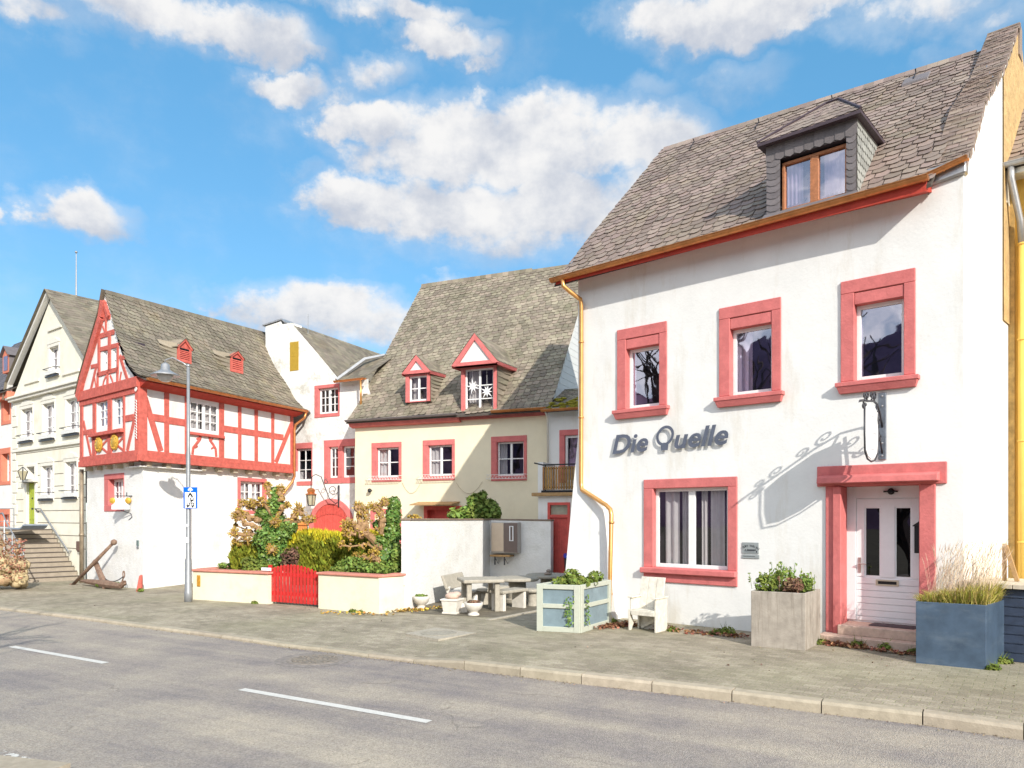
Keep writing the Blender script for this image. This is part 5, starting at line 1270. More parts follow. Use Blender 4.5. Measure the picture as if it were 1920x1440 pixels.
m = MB(); m.wall(PS, [(SL, -.3), (SR, -.3), (SR, 3.4), (SRc, 3.4), (SRc, zRc), (su, apx[1]), (SL - .02, zc0), (SL, zc0 - .01)], holes + [ho_])
m.build('wall', STONEW, sh)
m = MB(); m.pbox(PS, dq[0], dq[1], dq[2], dq[3] + .05, -.10, -.06)
for k in range(2): m.pbox(PS, dq[0] + .05 + k * .25, dq[0] + .22 + k * .25, dq[2] + .15, dq[3] - .2, -.06, -.045)
d_ = m.build('front_door', GREEND, sh, bevel=.006)
m = MB(); uc = (dq[0] + dq[1]) / 2; m.ball(PS.w(uc, (dq[2] + dq[3]) / 2 + .2, -.04), .035, 6); m.pbox(PS, uc - .08, uc + .08, (dq[2] + dq[3]) / 2 - .2, (dq[2] + dq[3]) / 2 - .14, -.06, -.03); m.build('door_fitting', DARKMETAL, d_)
m = MB(); m.pbox(PS, dq[0] - .22, dq[0], dq[2], tq[3] + .1, -.3, .03); m.pbox(PS, dq[1], dq[1] + .16, dq[2], tq[3] + .1, -.3, .03); m.pbox(PS, dq[0] - .3, dq[1] + .25, dq[3] + .05, dq[3] + .17, -.3, .16); m.pbox(PS, dq[0], dq[1], tq[3], tq[3] + .1, -.3, .03); m.build('door_surround', STONET, sh, bevel=.008)
m = MB(); m.poly([PS.w(tq[0], tq[2], -.2), PS.w(tq[1], tq[2], -.2), PS.w(tq[1], tq[3], -.2), PS.w(tq[0], tq[3], -.2)]); m.poly([PS.w(tq[0], tq[2], -.24), PS.w(tq[1], tq[2], -.24), PS.w(tq[1], tq[3], -.24), PS.w(tq[0], tq[3], -.24)]); m.build('transom_pane', GLASSC, sh)
m = MB()   # string course, cornice, grooves, quoins, gable panels
zs_ = ps(86, 838)[1]; m.pbox(PS, SL - .03, SRc, zs_ - .05, zs_ + .05, .0, .06); m.pbox(PS, SL - .12, SRc, zc0 - .12, zc0 - .02, .0, .12); m.pbox(PS, SL - .18, SRc, zc0 - .02, zc0 + .05, .0, .18)
m.build('string_course', STONET, sh, bevel=.01)
m = MB(); hsorted = sorted([(h[0] - .16, h[1] + .12, h[2] - .1, h[3] + .25) for h in holes + [(dq[0] - .2, dq[1] + .1, dq[2], tq[3])]])
GRV = mat('groove_dirt', (.16, .13, .09), .9)  # dark brown strips on the wall face draw the groove lines
z = .9
while z < zs_ - .1:
    u = SL + .02
    segs = [(SL + .02, SR)]
    for a, b, c, e in hsorted:
        if c < z < e: segs = [s_ for (x, y) in segs for s_ in ((x, min(a, y)), (max(b, x), y)) if s_[1] - s_[0] > .05]
    for a, b in segs: m = MB(); m.pbox(PS, a, b, z, z + .022, .0005, .004); m.build('rustication_groove', GRV, sh)
    z += .41
m = MB(); z = .0; k = 0
while z < zc0 - .3:
    m.pbox(PS, SL - .02, SL + (.5 if k % 2 else .34), z, z + .36, .0, .03); z += .40; k += 1
m.build('quoin', STONET, sh, bevel=.015)
m = MB(); uw = [(97, 610, 117, 604), ]
a, b, c_ = ps(62, 728), ps(76, 724), ps(118, 613)
for pts in ([(91, 622), (117, 614)], [(47, 722), (74, 714)], [(118, 704), (150, 697)]):
    A, B_ = ps(*pts[0]), ps(*pts[1]); zz = (A[1] + B_[1]) / 2; m = MB(); m.pbox(PS, A[0], B_[0], zz, zz + .06, .0, .05); m.build('gable_ledge', STONET, sh)
m = MB()   # verge boards
for a, b in (((su, apx[1] + .08), (SL - .02, zc0 + .55)), ((SL - .02, zc0 + .55), (SL - .25, zc0 - .02)), ((su, apx[1] + .08), (SRc, zRc + .06))):
    m.beam(PS, a, b, .085, .0, .16)
m.build('verge_board', TRIMW, sh)
Lr = 9
m = MB()
rA = PS.w(su, apx[1] + .14, .25); rB = rA - PS.n * Lr
eR = PS.w(SRc, zRc + .12, .2); eL = PS.w(SL - .30, zc0 + .0, .25); eL2 = PS.w(SL - .05, zc0 + .6, .25)
q = [eR, eR - PS.n * Lr, rB, rA]; m.poly(q); tiled(m, q, 40, 30)
m.poly([eL2 - PS.n * Lr, eL2, rA, rB]); m.poly([eL - PS.n * Lr, eL, eL2, eL2 - PS.n * Lr])
m.build('roof', SLATEG, sh)
m = MB(); b = rA - PS.n * 1.0; m.tube([b, b + V((0, 0, .9)), b + V((0, 0, 1.45))], [.03, .018, .012], 6); m.ball(b + V((0, 0, 1.5)), .045, 8); m.build('ridge_finial', GREYPAINT, sh)
# lantern by the door
q = ps(62, 890); t = thing('door_lantern', 'lantern on a short bracket beside the lime green front door', 'lantern', PS.w(q[0], q[1]))
c = PS.w(q[0] + .1, q[1], .35); m = MB(); m.lathe(c, [(.06, -.2), (.16, .1)], 6); m.build('glazing', LANTG, t)
m = MB()
for k in range(6):
    a = 6.283 * k / 6; m.tube([c + V((.065 * math.cos(a), .065 * math.sin(a), -.2)), c + V((.165 * math.cos(a), .165 * math.sin(a), .1)), c + V((0, 0, .25))], .014, 4)
m.tube([c + V((0, 0, -.2)), c + V((0, 0, -.28)), PS.w(q[0], q[1] - .3, 0)], .018, 5); m.build('cage', DARKMETAL, t)
m = MB(); q = ps(153, 1023); m.pbox(PS, q[0] - .12, q[0] + .12, q[1] - .16, q[1] + .14, 0, .12); m.pbox(PS, q[0] - .1, q[0] + .12, q[1] - .2, q[1] - .16, 0, .1)
single(m, 'meter_box', mat('rusty_meter_box', (.16, .10, .08), .6, .3, 12), 'small rusty brown meter box low on the wall beside the stone steps', 'meter box', PS.w(q[0], q[1]), bevel=.01)

# ================================================================== salmon trimmed house at the left edge
PO = PL(PS.w(SL, 0, -.06), (.79, -.613))
oh = thing('salmon_trim_house', 'white house with salmon orange window frames at the left edge', 'house', PO.w(-2, 0))
po = lambda x, y: PO.px(x, y); eo = po(8, 740)[1]
holes = []
for q in ((3, 742, 798, 21, 738, 794), (-1, 842, 911, 20, 838, 908), (-2, 955, 988, 19, 953, 986)):
    rc = PO.rect(*q); holes.append(window(oh, PO, rc, (.28, .08, .22, .14), .22, .02, ORANGE, .06, ((.5, .05),), (.33, .66), .03, gl=GLASSC, curt=((.1, .9),), cmat=CURTW))
m = MB(); m.wall(PO, [(-9, -.3), (0, -.3), (0, eo), (-9, eo)], holes); m.build('wall', WHITE2, oh)
m = MB(); m.pbox(PO, -9, .0, eo - .25, eo, 0, .25); m.build('cornice', ORANGE, oh)
orf = Roof(PO, [(-.35, 0), (.1, .25), (.7, .85), (3.0, 3.6)], [-9, -9], [.0, .0], 1, 1, eo)
orr = orf.build('roof', [SLATEC, ROOFBASE], oh, .26, .2)
Pd = PO.off(-.35); u0, u1, z0, z1 = Pd.rect(5, 667, 700, 17, 664, 698); za_ = Pd.px(10, 652)[1]
m = MB(); m.prism(Pd, [(u0, z0), (u1, z0), (u1, z1), ((u0 + u1) / 2, za_), (u0, z1)], -1.6, 0); dd_ = m.build('dormer', ORANGE, oh)
m = MB(); m.pbox(Pd, u0 + .14, u1 - .12, z0 + .08, z1 - .05, .0, .02); m.build('dormer_window', GLASSC, dd_)
m = MB(); uc = (u0 + u1) / 2
for a, b in ((u0 - .12, uc), (u1 + .12, uc)):
    q = [Pd.w(a, z1 - .05, .1), Pd.w(a, z1 - .05, -2.6), Pd.w(b, za_ + .06, -2.6), Pd.w(b, za_ + .06, .1)]; m.poly(q if a > b else q[::-1])
m.poly([Pd.w(u1 + .005, z0, 0), Pd.w(u1 + .005, z0, -.5), Pd.w(u1 + .005, z1, -1.6), Pd.w(u1 + .005, z1, 0)]); m.build('dormer_roof', SLATEC, dd_)

# ================================================================== outside stair to the green door
st_ = thing('stone_stair', 'grey brown stone steps climbing to the lime green door', 'stair', G(100, 1098))
zt = 1.52; ns = 11; rise = (zt + .08) / ns
PT = PL(PS.w(.0, 0), PS.u)
r0 = ps(152, 1095); ur = PS.px(152, 1094)[0]; tr = (PS.px(152, 1094)[0] - PS.px(95, 1002)[0]) / ns
tdir = -(PS.n * 1.0 + PS.u * -.25).normalized()
wd = 1.45
# right ends touch the house front; the treads run out square to it with a slight skew
for k in range(ns):
    uR = ur - k * tr; z = -.08 + k * rise
    m = MB(); a = PS.w(uR, 0, .03); a2 = PS.w(uR - tr - .04, 0, .03); sk = PS.n * wd - PS.u * .22
    if k == ns - 1: a2 = PS.w(uR - 4.2, 0, .03)
    lo = [a, a + sk, a2 + sk, a2]
    m.hexa([p_ + V((0, 0, z - .02)) for p_ in (lo[1], lo[0], lo[3], lo[2])] + [p_ + V((0, 0, z + rise)) for p_ in (lo[1], lo[0], lo[3], lo[2])])
    m.build('step', STEPST, st_, bevel=.012)
m = MB()
for k in range(ns):
    uR = ur - k * tr; z = -.08 + k * rise; sk = PS.n * wd - PS.u * .22
    a = PS.w(uR + .012, 0, .04); m.tube([a + V((0, 0, z + rise - .012)), a + sk + V((0, 0, z + rise - .012))], .016, 4)
m.build('nosing', mat('dark_nosing', (.12, .10, .085), .8), st_)
m = MB(); sk = PS.n * (wd - .02) - PS.u * .22
pts = []
for k in range(ns): pts.append((ur - k * tr - .02, -.08 + (k) * rise))
m.poly([PS.w(ur - tr * .5, -.2) + sk] + [PS.w(u - tr, z + .0) + sk for u, z in pts] + [PS.w(ur - ns * tr - 4, zt - .15) + sk, PS.w(ur - ns * tr - 4, -.2) + sk])
m.build('side_wall', RUBBLE, st_)
# rubble planting base left of the steps
m = MB()
for _ in range(120):
    q = Pz(rnd.uniform(-25, 44), rnd.uniform(1050, 1098), rnd.uniform(20.3, 20.9)); q.z = max(0, q.z); m.ball(q, rnd.uniform(.07, .2), 7, .8)
single(m, 'rubble_base', RUBBLE, 'mound of ochre rubble stones at the foot of the steps, left edge', 'rubble wall', G(15, 1096))
m = MB(); 
for _ in range(650):
    x = rnd.uniform(-30, 46); y = rnd.uniform(1010, 1085) - (x < 10) * rnd.uniform(0, 20)
    m.leaf(Pz(x + rnd.gauss(0, 2), y, rnd.uniform(20.0, 20.5)), V((rnd.gauss(0, 1), -1, rnd.gauss(0, 1))), .05, 1.8)
single(m, 'climbing_shrub', mat('red_brown_twigs', (.30, .15, .09), .9, .3, 4, island=.5), 'reddish brown winter creeper hanging beside the steps, left edge', 'shrub', G(10, 1096))
# railings
def rail(name, lab, pts, posts, r=.02, extra=()):
    t = thing(name, lab, 'railing', pts[0]); m = MB(); m.tube(pts, r, 6); m.build('handrail', GREYPAINT, t, smooth=True)
    for e in extra: m = MB(); m.tube(e, r * .8, 6); m.build('lower_rail', GREYPAINT, t, smooth=True)
    for a, b in posts: m = MB(); m.tube([a, b], r * .9, 6); m.build('post', GREYPAINT, t)
Z1 = 20.75
rail('stair_railing', 'tubular grey railing along the open side of the stone steps', [Pz(-4, 964, 22.2), Pz(5, 962, 22.0), Pz(10, 975, 21.8), Pz(40, 1030, 21.0), Pz(44, 1037, 20.9), Pz(45, 1050, 20.9)],
     [(Pz(8, 975, 21.8), Pz(8, 1046, 21.6)), (Pz(23, 1002, 21.3), Pz(23, 1072, 21.2)), (Pz(39, 1032, 21.0), Pz(39, 1088, 20.9))], .022, ([Pz(8, 1000, 21.8), Pz(39, 1062, 21.0)],))
a, b = Pz(82, 954, 22.9), Pz(134, 1034, 21.75)
a = PS.w(ps(82, 954)[0], ps(82, 954)[1], .1); b = PS.w(ps(134, 1033)[0], ps(134, 1033)[1], .1); a0_ = PS.w(ps(72, 954)[0], ps(72, 954)[1], .1)
rail('wall_handrail', 'grey handrail fixed to the house wall on the right of the steps', [a0_, a, b, b - V((0, 0, .06))], [(a0_, a0_ + PS.n * -.1 - V((0, 0, .12))), (b, b - PS.n * .1)], .025)
rail('landing_railing', 'dark railing with two bars at the top landing, left edge', [PO.w(-3, po(10, 955)[1], 1.0), PO.w(PO.px(26, 955, 1.0)[0], po(10, 955)[1], 1.0)], [(PO.w(PO.px(26, 955, 1.0)[0], po(10, 955)[1], 1.0), PO.w(PO.px(26, 955, 1.0)[0], zt - .1, 1.0))], .016, ([PO.w(-3, zt + .25, 1.0), PO.w(PO.px(26, 955, 1.0)[0], zt + .25, 1.0)],))
m = MB(); c0 = Pz(36, 991, 22.6); c1 = Pz(87, 991, 21.9); cz = zt + .01
P_ = PL(PS.w(0, 0, 1.0), PS.u); a, b = P_.px(38, 995)[0], P_.px(70, 995)[0]
for i in range(10):
    t0, t1 = i / 10, (i + 1) / 10; f = lambda t: .02 + (.12 * max(0, (t - .75) / .25) ** 2)
    m.hexa([P_.w(a + (b - a) * t0, zt + f(t0), .4), P_.w(a + (b - a) * t1, zt + f(t1), .4), P_.w(a + (b - a) * t1, zt + f(t1), -.3), P_.w(a + (b - a) * t0, zt + f(t0), -.3), P_.w(a + (b - a) * t0, zt + f(t0) + .04, .4), P_.w(a + (b - a) * t1, zt + f(t1) + .04, .4), P_.w(a + (b - a) * t1, zt + f(t1) + .04, -.3), P_.w(a + (b - a) * t0, zt + f(t0) + .04, -.3)])
single(m, 'doormat', TARP, 'blue grey mat with a curled end on the top landing before the green door', 'doormat', P_.w(a, zt))
# ================================================================== ground, pavement, road
# kerb line (road side, at road level) from right to left
ZR = -0.125
kp = [(2300, 1441), (1920, 1388), (1730, 1360), (1540, 1338), (1372, 1316), (1222, 1298), (1090, 1283), (975, 1269), (870, 1256)]
K1 = [G(x, y, ZR) for x, y in kp]
kl = [(775, 1241), (690, 1231), (600, 1219), (535, 1212), (415, 1195), (300, 1180), (150, 1160), (0, 1142), (-160, 1122)]
K2 = [G(x, y, ZR + .02) for x, y in kl]
KL = K1 + K2
d_in = V((-.0, 1, 0))
def kz(i): return -.005 if i < len(K1) else -.075
inner = []
for i, p_ in enumerate(KL):
    t = (KL[min(i + 1, len(KL) - 1)] - KL[max(i - 1, 0)]); t.z = 0; t.normalize(); q = V((t.y, -t.x, 0))
    if q.y < 0: q = -q
    inner.append(V((p_.x, p_.y, 0)) + q * .17)
far = [V((14, 9, 0)), V((11, 12, 0)), V((9.5, 14, 0)), V((8, 17, 0)), V((6, 19, 0)), V((5, 21, 0)), V((3, 25, 0)), V((1, 29, 0)), V((-2, 31, 0)), V((-4, 31, 0)), V((-6, 31, 0)), V((-8, 31, 0)), V((-10, 31, 0)), V((-12, 30, 0)), V((-14, 29, 0)), V((-17, 28, 0)), V((-20, 27, 0)), V((-24, 26, 0))]
n = len(KL); far = far[:n - 1] + [V((-26, 25, 0))] if len(far) >= n else far + [far[-1] + V((-2 * (i + 1), 0, 0)) for i in range(n - len(far))]
m = MB()
sub = 10
for i in range(n - 1):
    for j in range(sub):
        def pt(ii, t):
            p_ = inner[ii].lerp(far[ii], t); zf = -.08 * min(1, max(0, (-p_.x - 8.5) / 3)) if ii >= len(K1) else 0
            p_.z = kz(ii) + (zf - kz(ii)) * min(1, t * 9) if True else 0
            return p_
        m.poly([pt(i, j / sub), pt(i, (j + 1) / sub), pt(i + 1, (j + 1) / sub), pt(i + 1, j / sub)][::-1])
def pavemat():
    mm = bpy.data.materials.new('pavers'); mm.use_nodes = True; nt = mm.node_tree; N = nt.nodes; L = nt.links; bs = N['Principled BSDF']
    tc = N.new('ShaderNodeTexCoord'); mp = N.new('ShaderNodeMapping'); mp.inputs['Rotation'].default_value = (0, 0, R(36)); L.new(tc.outputs['Object'], mp.inputs[0])
    nz = N.new('ShaderNodeTexNoise'); nz.inputs['Scale'].default_value = 2.0; L.new(tc.outputs['Object'], nz.inputs[0])
    va = N.new('ShaderNodeVectorMath'); va.operation = 'MULTIPLY_ADD'; va.inputs[1].default_value = (.03, .03, 0); L.new(nz.outputs['Color'], va.inputs[0]); L.new(mp.outputs[0], va.inputs[2])
    br = N.new('ShaderNodeTexBrick'); br.inputs['Scale'].default_value = 1; br.inputs['Brick Width'].default_value = .20; br.inputs['Row Height'].default_value = .12
    br.inputs['Mortar Size'].default_value = .007; br.inputs['Mortar Smooth'].default_value = .4; br.inputs['Color1'].default_value = (.27, .232, .175, 1); br.inputs['Color2'].default_value = (.37, .32, .245, 1); br.inputs['Mortar'].default_value = (.31, .29, .185, 1)
    L.new(va.outputs[0], br.inputs['Vector'])
    n1 = N.new('ShaderNodeTexNoise'); n1.inputs['Scale'].default_value = .8; n1.inputs['Detail'].default_value = 8; n1.inputs['Roughness'].default_value = .7; L.new(tc.outputs['Object'], n1.inputs[0])
    mr = N.new('ShaderNodeMapRange'); mr.inputs[1].default_value = .3; mr.inputs[2].default_value = .72; mr.inputs[3].default_value = .70; mr.inputs[4].default_value = 1.32; L.new(n1.outputs['Fac'], mr.inputs[0])
    n2 = N.new('ShaderNodeTexNoise'); n2.inputs['Scale'].default_value = 45; n2.inputs['Detail'].default_value = 4; L.new(tc.outputs['Object'], n2.inputs[0])
    mr2 = N.new('ShaderNodeMapRange'); mr2.inputs[1].default_value = .3; mr2.inputs[2].default_value = .7; mr2.inputs[3].default_value = .75; mr2.inputs[4].default_value = 1.25; L.new(n2.outputs['Fac'], mr2.inputs[0])
    mu = N.new('ShaderNodeMath'); mu.operation = 'MULTIPLY'; L.new(mr.outputs[0], mu.inputs[0]); L.new(mr2.outputs[0], mu.inputs[1])
    hs = N.new('ShaderNodeHueSaturation'); L.new(br.outputs['Color'], hs.inputs['Color']); L.new(mu.outputs[0], hs.inputs['Value'])
    # moss in patches
    n3 = N.new('ShaderNodeTexNoise'); n3.inputs['Scale'].default_value = .5; n3.inputs['Detail'].default_value = 6; m3 = N.new('ShaderNodeMapping'); m3.inputs['Location'].default_value = (5, 2, 0); L.new(tc.outputs['Object'], m3.inputs[0]); L.new(m3.outputs[0], n3.inputs[0])
    mr3 = N.new('ShaderNodeMapRange'); mr3.inputs[1].default_value = .45; mr3.inputs[2].default_value = .7; mr3.inputs[4].default_value = .35; L.new(n3.outputs['Fac'], mr3.inputs[0])
    mx = N.new('ShaderNodeMix'); mx.data_type = 'RGBA'; mx.inputs[7].default_value = (.27, .265, .155, 1); L.new(mr3.outputs[0], mx.inputs[0]); L.new(hs.outputs[0], mx.inputs[6])
    L.new(mx.outputs[2], bs.inputs['Base Color']); bs.inputs['Roughness'].default_value = .85; bs.inputs['Specular IOR Level'].default_value = .15
    bp = N.new('ShaderNodeBump'); bp.inputs['Distance'].default_value = .012; bp.inputs['Strength'].default_value = .8
    ad = N.new('ShaderNodeMath'); ad.operation = 'MULTIPLY_ADD'; ad.inputs[1].default_value = .35; L.new(n2.outputs['Fac'], ad.inputs[0]); iv = N.new('ShaderNodeMath'); iv.operation = 'SUBTRACT'; iv.inputs[0].default_value = 1; L.new(br.outputs['Fac'], iv.inputs[1]); L.new(iv.outputs[0], ad.inputs[2])
    L.new(ad.outputs[0], bp.inputs['Height']); L.new(bp.outputs[0], bs.inputs['Normal'])
    return mm
def roadmat():
    mm = bpy.data.materials.new('asphalt'); mm.use_nodes = True; nt = mm.node_tree; N = nt.nodes; L = nt.links; bs = N['Principled BSDF']
    tc = N.new('ShaderNodeTexCoord')
    a = KL[2] - KL[8]; ang = math.atan2(a.y, a.x)
    mp = N.new('ShaderNodeMapping'); mp.vector_type = 'TEXTURE'; mp.inputs['Rotation'].default_value = (0, 0, ang); mp.inputs['Scale'].default_value = (11, .8, 1); L.new(tc.outputs['Object'], mp.inputs[0])
    n1 = N.new('ShaderNodeTexNoise'); n1.inputs['Scale'].default_value = 1.1; n1.inputs['Detail'].default_value = 6; n1.inputs['Roughness'].default_value = .6; L.new(mp.outputs[0], n1.inputs[0])
    n4 = N.new('ShaderNodeTexNoise'); n4.inputs['Scale'].default_value = .9; n4.inputs['Detail'].default_value = 8; n4.inputs['Roughness'].default_value = .75; L.new(tc.outputs['Object'], n4.inputs[0])
    av = N.new('ShaderNodeMath'); av.operation = 'MULTIPLY_ADD'; av.inputs[1].default_value = .6; L.new(n4.outputs['Fac'], av.inputs[0])
    ml = N.new('ShaderNodeMath'); ml.operation = 'MULTIPLY'; ml.inputs[1].default_value = .75; L.new(n1.outputs['Fac'], ml.inputs[0]); L.new(ml.outputs[0], av.inputs[2])
    cr_ = N.new('ShaderNodeValToRGB'); e = cr_.color_ramp.elements; e[0].position = .48; e[0].color = (.222, .198, .196, 1); e[1].position = .86; e[1].color = (.47, .405, .315, 1)
    L.new(av.outputs[0], cr_.inputs[0])
    vo = N.new('ShaderNodeTexVoronoi'); vo.inputs['Scale'].default_value = 75; L.new(tc.outputs['Object'], vo.inputs['Vector'])
    n2 = N.new('ShaderNodeTexNoise'); n2.inputs['Scale'].default_value = 60; n2.inputs['Detail'].default_value = 3; L.new(tc.outputs['Object'], n2.inputs[0])
    mr = N.new('ShaderNodeMapRange'); mr.inputs[1].default_value = .3; mr.inputs[2].default_value = .7; mr.inputs[3].default_value = .76; mr.inputs[4].default_value = 1.26; L.new(n2.outputs['Fac'], mr.inputs[0])
    hs = N.new('ShaderNodeHueSaturation'); L.new(cr_.outputs[0], hs.inputs['Color']); L.new(mr.outputs[0], hs.inputs['Value']); v2 = N.new('ShaderNodeTexVoronoi'); v2.feature = 'DISTANCE_TO_EDGE'; v2.inputs['Scale'].default_value = .42
    wn_ = N.new('ShaderNodeTexNoise'); wn_.inputs['Scale'].default_value = 2.5; wn_.inputs['Detail'].default_value = 6; L.new(tc.outputs['Object'], wn_.inputs[0])
    wa = N.new('ShaderNodeVectorMath'); wa.operation = 'MULTIPLY_ADD'; wa.inputs[1].default_value = (.7, .7, 0); L.new(wn_.outputs['Color'], wa.inputs[0]); L.new(tc.outputs['Object'], wa.inputs[2]); L.new(wa.outputs[0], v2.inputs['Vector'])
    ck = N.new('ShaderNodeMapRange'); ck.inputs[1].default_value = .0; ck.inputs[2].default_value = .008; ck.inputs[3].default_value = .42; ck.inputs[4].default_value = 0; L.new(v2.outputs['Distance'], ck.inputs[0])
    km = N.new('ShaderNodeMapRange'); km.inputs[1].default_value = .5; km.inputs[2].default_value = .6; L.new(n4.outputs['Fac'], km.inputs[0])
    kk = N.new('ShaderNodeMath'); kk.operation = 'MULTIPLY'; L.new(ck.outputs[0], kk.inputs[0]); L.new(km.outputs[0], kk.inputs[1])
    cm = N.new('ShaderNodeMix'); cm.data_type = 'RGBA'; cm.inputs[7].default_value = (.06, .052, .045, 1); L.new(kk.outputs[0], cm.inputs[0]); L.new(hs.outputs[0], cm.inputs[6]); L.new(cm.outputs[2], bs.inputs['Base Color'])
    bs.inputs['Roughness'].default_value = .8; bs.inputs['Specular IOR Level'].default_value = .2
    bp = N.new('ShaderNodeBump'); bp.inputs['Distance'].default_value = .008; L.new(vo.outputs['Distance'], bp.inputs['Height']); L.new(bp.outputs[0], bs.inputs['Normal'])
    return mm
pm, rm = pavemat(), roadmat()
m.build('pavement', pm, kind='structure')
m = MB(); m.poly([(-300, -300, -.45), (300, -300, -.45), (300, 300, -.45), (-300, 300, -.45)]); m.build('ground', EARTH, kind='structure')
dk = (KL[2] - KL[8]).normalized()
nearoff = V((0, 0, 0))
m = MB()
nr_ = [p_ + V((-3.9, -5.2, 0)) for p_ in KL]
nearL = G(0, 1434, ZR); nearR = G(75, 1441, ZR)
nd = (nearR - nearL).normalized()
roadpts = [V((p_.x, p_.y, ZR)) for p_ in KL]
for i in range(n - 1):
    a, b = roadpts[i], roadpts[i + 1]; up = V((0, .05, 0))
    a2, b2 = a + V((-4.5, -8.5, 0)), b + V((-4.5, -8.5, 0))
    m.poly([b2, a2, a + up, b + up])
e0 = roadpts[0]; m.poly([e0 + V((-4.5, -8.5, 0)), e0 + V((40, -8.5 - 24, 0)), e0 + V((40, -24, 0)), e0])
e1 = roadpts[-1]; m.poly([e1 + V((-40, 22, 0)), e1 + V((-44.5, 13.5, 0)), e1 + V((-4.5, -8.5, 0)), e1])
road = m.build('road', rm, kind='structure')
# painted lane marks
m = None
for (a, b, w_) in (((22, 1212), (198, 1243), .11), ((453, 1292), (805, 1353), .11)):
    p_, q = G(*a, ZR + .004), G(*b, ZR + .004); t = (q - p_).normalized(); s_ = V((-t.y, t.x, 0)) * w_ / 2
    m = MB(); N_ = 16
    for i in range(N_):
        x, y = p_.lerp(q, i / N_), p_.lerp(q, (i + 1) / N_); m.poly([x - s_, y - s_, y + s_, x + s_])
    m.build('lane_mark', MARK, road)
p_, q = G(-60, 1392, ZR + .004), G(125, 1452, ZR + .004); t = (q - p_).normalized(); s_ = V((-t.y, t.x, 0)) * .06
def wornmat():
    mm = MARK.copy(); mm.name = 'broken_white_paint'; nt = mm.node_tree; N = nt.nodes; L = nt.links
    tc = N.new('ShaderNodeTexCoord'); no = N.new('ShaderNodeTexNoise'); no.inputs['Scale'].default_value = 14; no.inputs['Detail'].default_value = 4; L.new(tc.outputs['Object'], no.inputs[0])
    gt = N.new('ShaderNodeMath'); gt.operation = 'GREATER_THAN'; gt.inputs[1].default_value = .52; L.new(no.outputs['Fac'], gt.inputs[0]); L.new(gt.outputs[0], N['Principled BSDF'].inputs['Alpha']); return mm
m = MB(); m.poly([p_ - s_, q - s_, q + s_, p_ + s_]); m.build('worn_edge_line', wornmat(), road)
# kerb
def kerbmat():
    return mat('kerb_stone', (.40, .345, .26), .85, .14, 9, .004, 70, .15, island=.10, stain=(.27, .235, .17), st_amt=.5, st_scale=3)
m = MB()
def kerbstone(a, b, ia, ib, za, zb, gap):
    t = (b - a); L = t.length; t.normalize(); a = a + t * gap; b = b - t * gap; ia = ia + t * gap; ib = ib - t * gap
    bz_ = -.3; r = .03
    lo = [V((a.x, a.y, bz_)), V((b.x, b.y, bz_)), V((ib.x, ib.y, bz_)), V((ia.x, ia.y, bz_))]
    ca, cb = a.lerp(ia, .12), b.lerp(ib, .12)
    mid = [V((a.x, a.y, za - r)), V((b.x, b.y, zb - r))]
    top = [V((ca.x, ca.y, za)), V((cb.x, cb.y, zb)), V((ib.x, ib.y, zb)), V((ia.x, ia.y, za))]
    m.faces(lo + mid + top, [(0, 1, 5, 4), (4, 5, 7, 6), (6, 7, 8, 9), (3, 2, 1, 0), (1, 2, 8, 7, 5), (3, 0, 4, 6, 9), (2, 3, 9, 8)])
Hk = [0.0] * len(K1) + [-.07] * len(K2); Hk[8] = -.005
for i in range(n - 1):
    a, b = KL[i], KL[i + 1]; L = (b - a).length; k = max(1, round(L / 1.0)) if i >= len(K1) - 1 else 1
    if i == 0: k = 2
    for j in range(k):
        t0, t1 = j / k, (j + 1) / k; f = lambda p_, q, t: p_.lerp(q, t)
        kerbstone(f(a, b, t0), f(a, b, t1), f(inner[i], inner[i + 1], t0), f(inner[i], inner[i + 1], t1), Hk[i] + (Hk[i + 1] - Hk[i]) * t0 + rnd.uniform(-.003, .003), Hk[i] + (Hk[i + 1] - Hk[i]) * t1 + rnd.uniform(-.003, .003), .006)
m.build('kerb', kerbmat(), kind='structure')
m = MB(); 
for i in range(1000):   # grit and dry debris lying along the gutter
    t = rnd.random() * (n - 2); i0 = int(t); p_ = KL[i0].lerp(KL[i0 + 1], t - i0); q = V((p_.x, p_.y, ZR + .004)) + V((-.6, -.8, 0)) * abs(rnd.gauss(0, .07))
    m.leaf(q + V((0, 0, .006)), V((rnd.gauss(0, .4), rnd.gauss(0, .4), 1)), rnd.uniform(.006, .02), 1.3)
for _ in range(200): k_ = rnd.random(); i0 = rnd.randrange(len(KL) - 2); p_ = inner[i0].lerp(far[i0], rnd.uniform(.02, .45)); q_ = inner[i0 + 1].lerp(far[i0 + 1], rnd.uniform(.02, .45)); q_ = p_.lerp(q_, k_); m.leaf(V((q_.x, q_.y, .012)), V((rnd.gauss(0, .4), rnd.gauss(0, .4), 1)), rnd.uniform(.01, .035), 1.4)
tag(m.build('gutter_grit', mat('grit', (.25, .19, .12), .9, .3, 5, island=.5), kind='stuff'), 'brown grit and leaf crumbs scattered along the kerb and pavement', 'debris')
m = MB()
a, b = G(0, 1436, ZR), G(95, 1447, ZR); t = (b - a).normalized(); s_ = V((t.y, -t.x, 0))
m.hexa([q + V((0, 0, -.2)) for q in (a - t * 6 + s_ * 3, b + t * .2 + s_ * 3, b + t * .2, a - t * 6)] + [q + V((0, 0, .09)) for q in (a - t * 6 + s_ * 3, b + t * .2 + s_ * 3, b + t * .2, a - t * 6)]); m.build('near_kerb', kerbmat(), kind='structure')
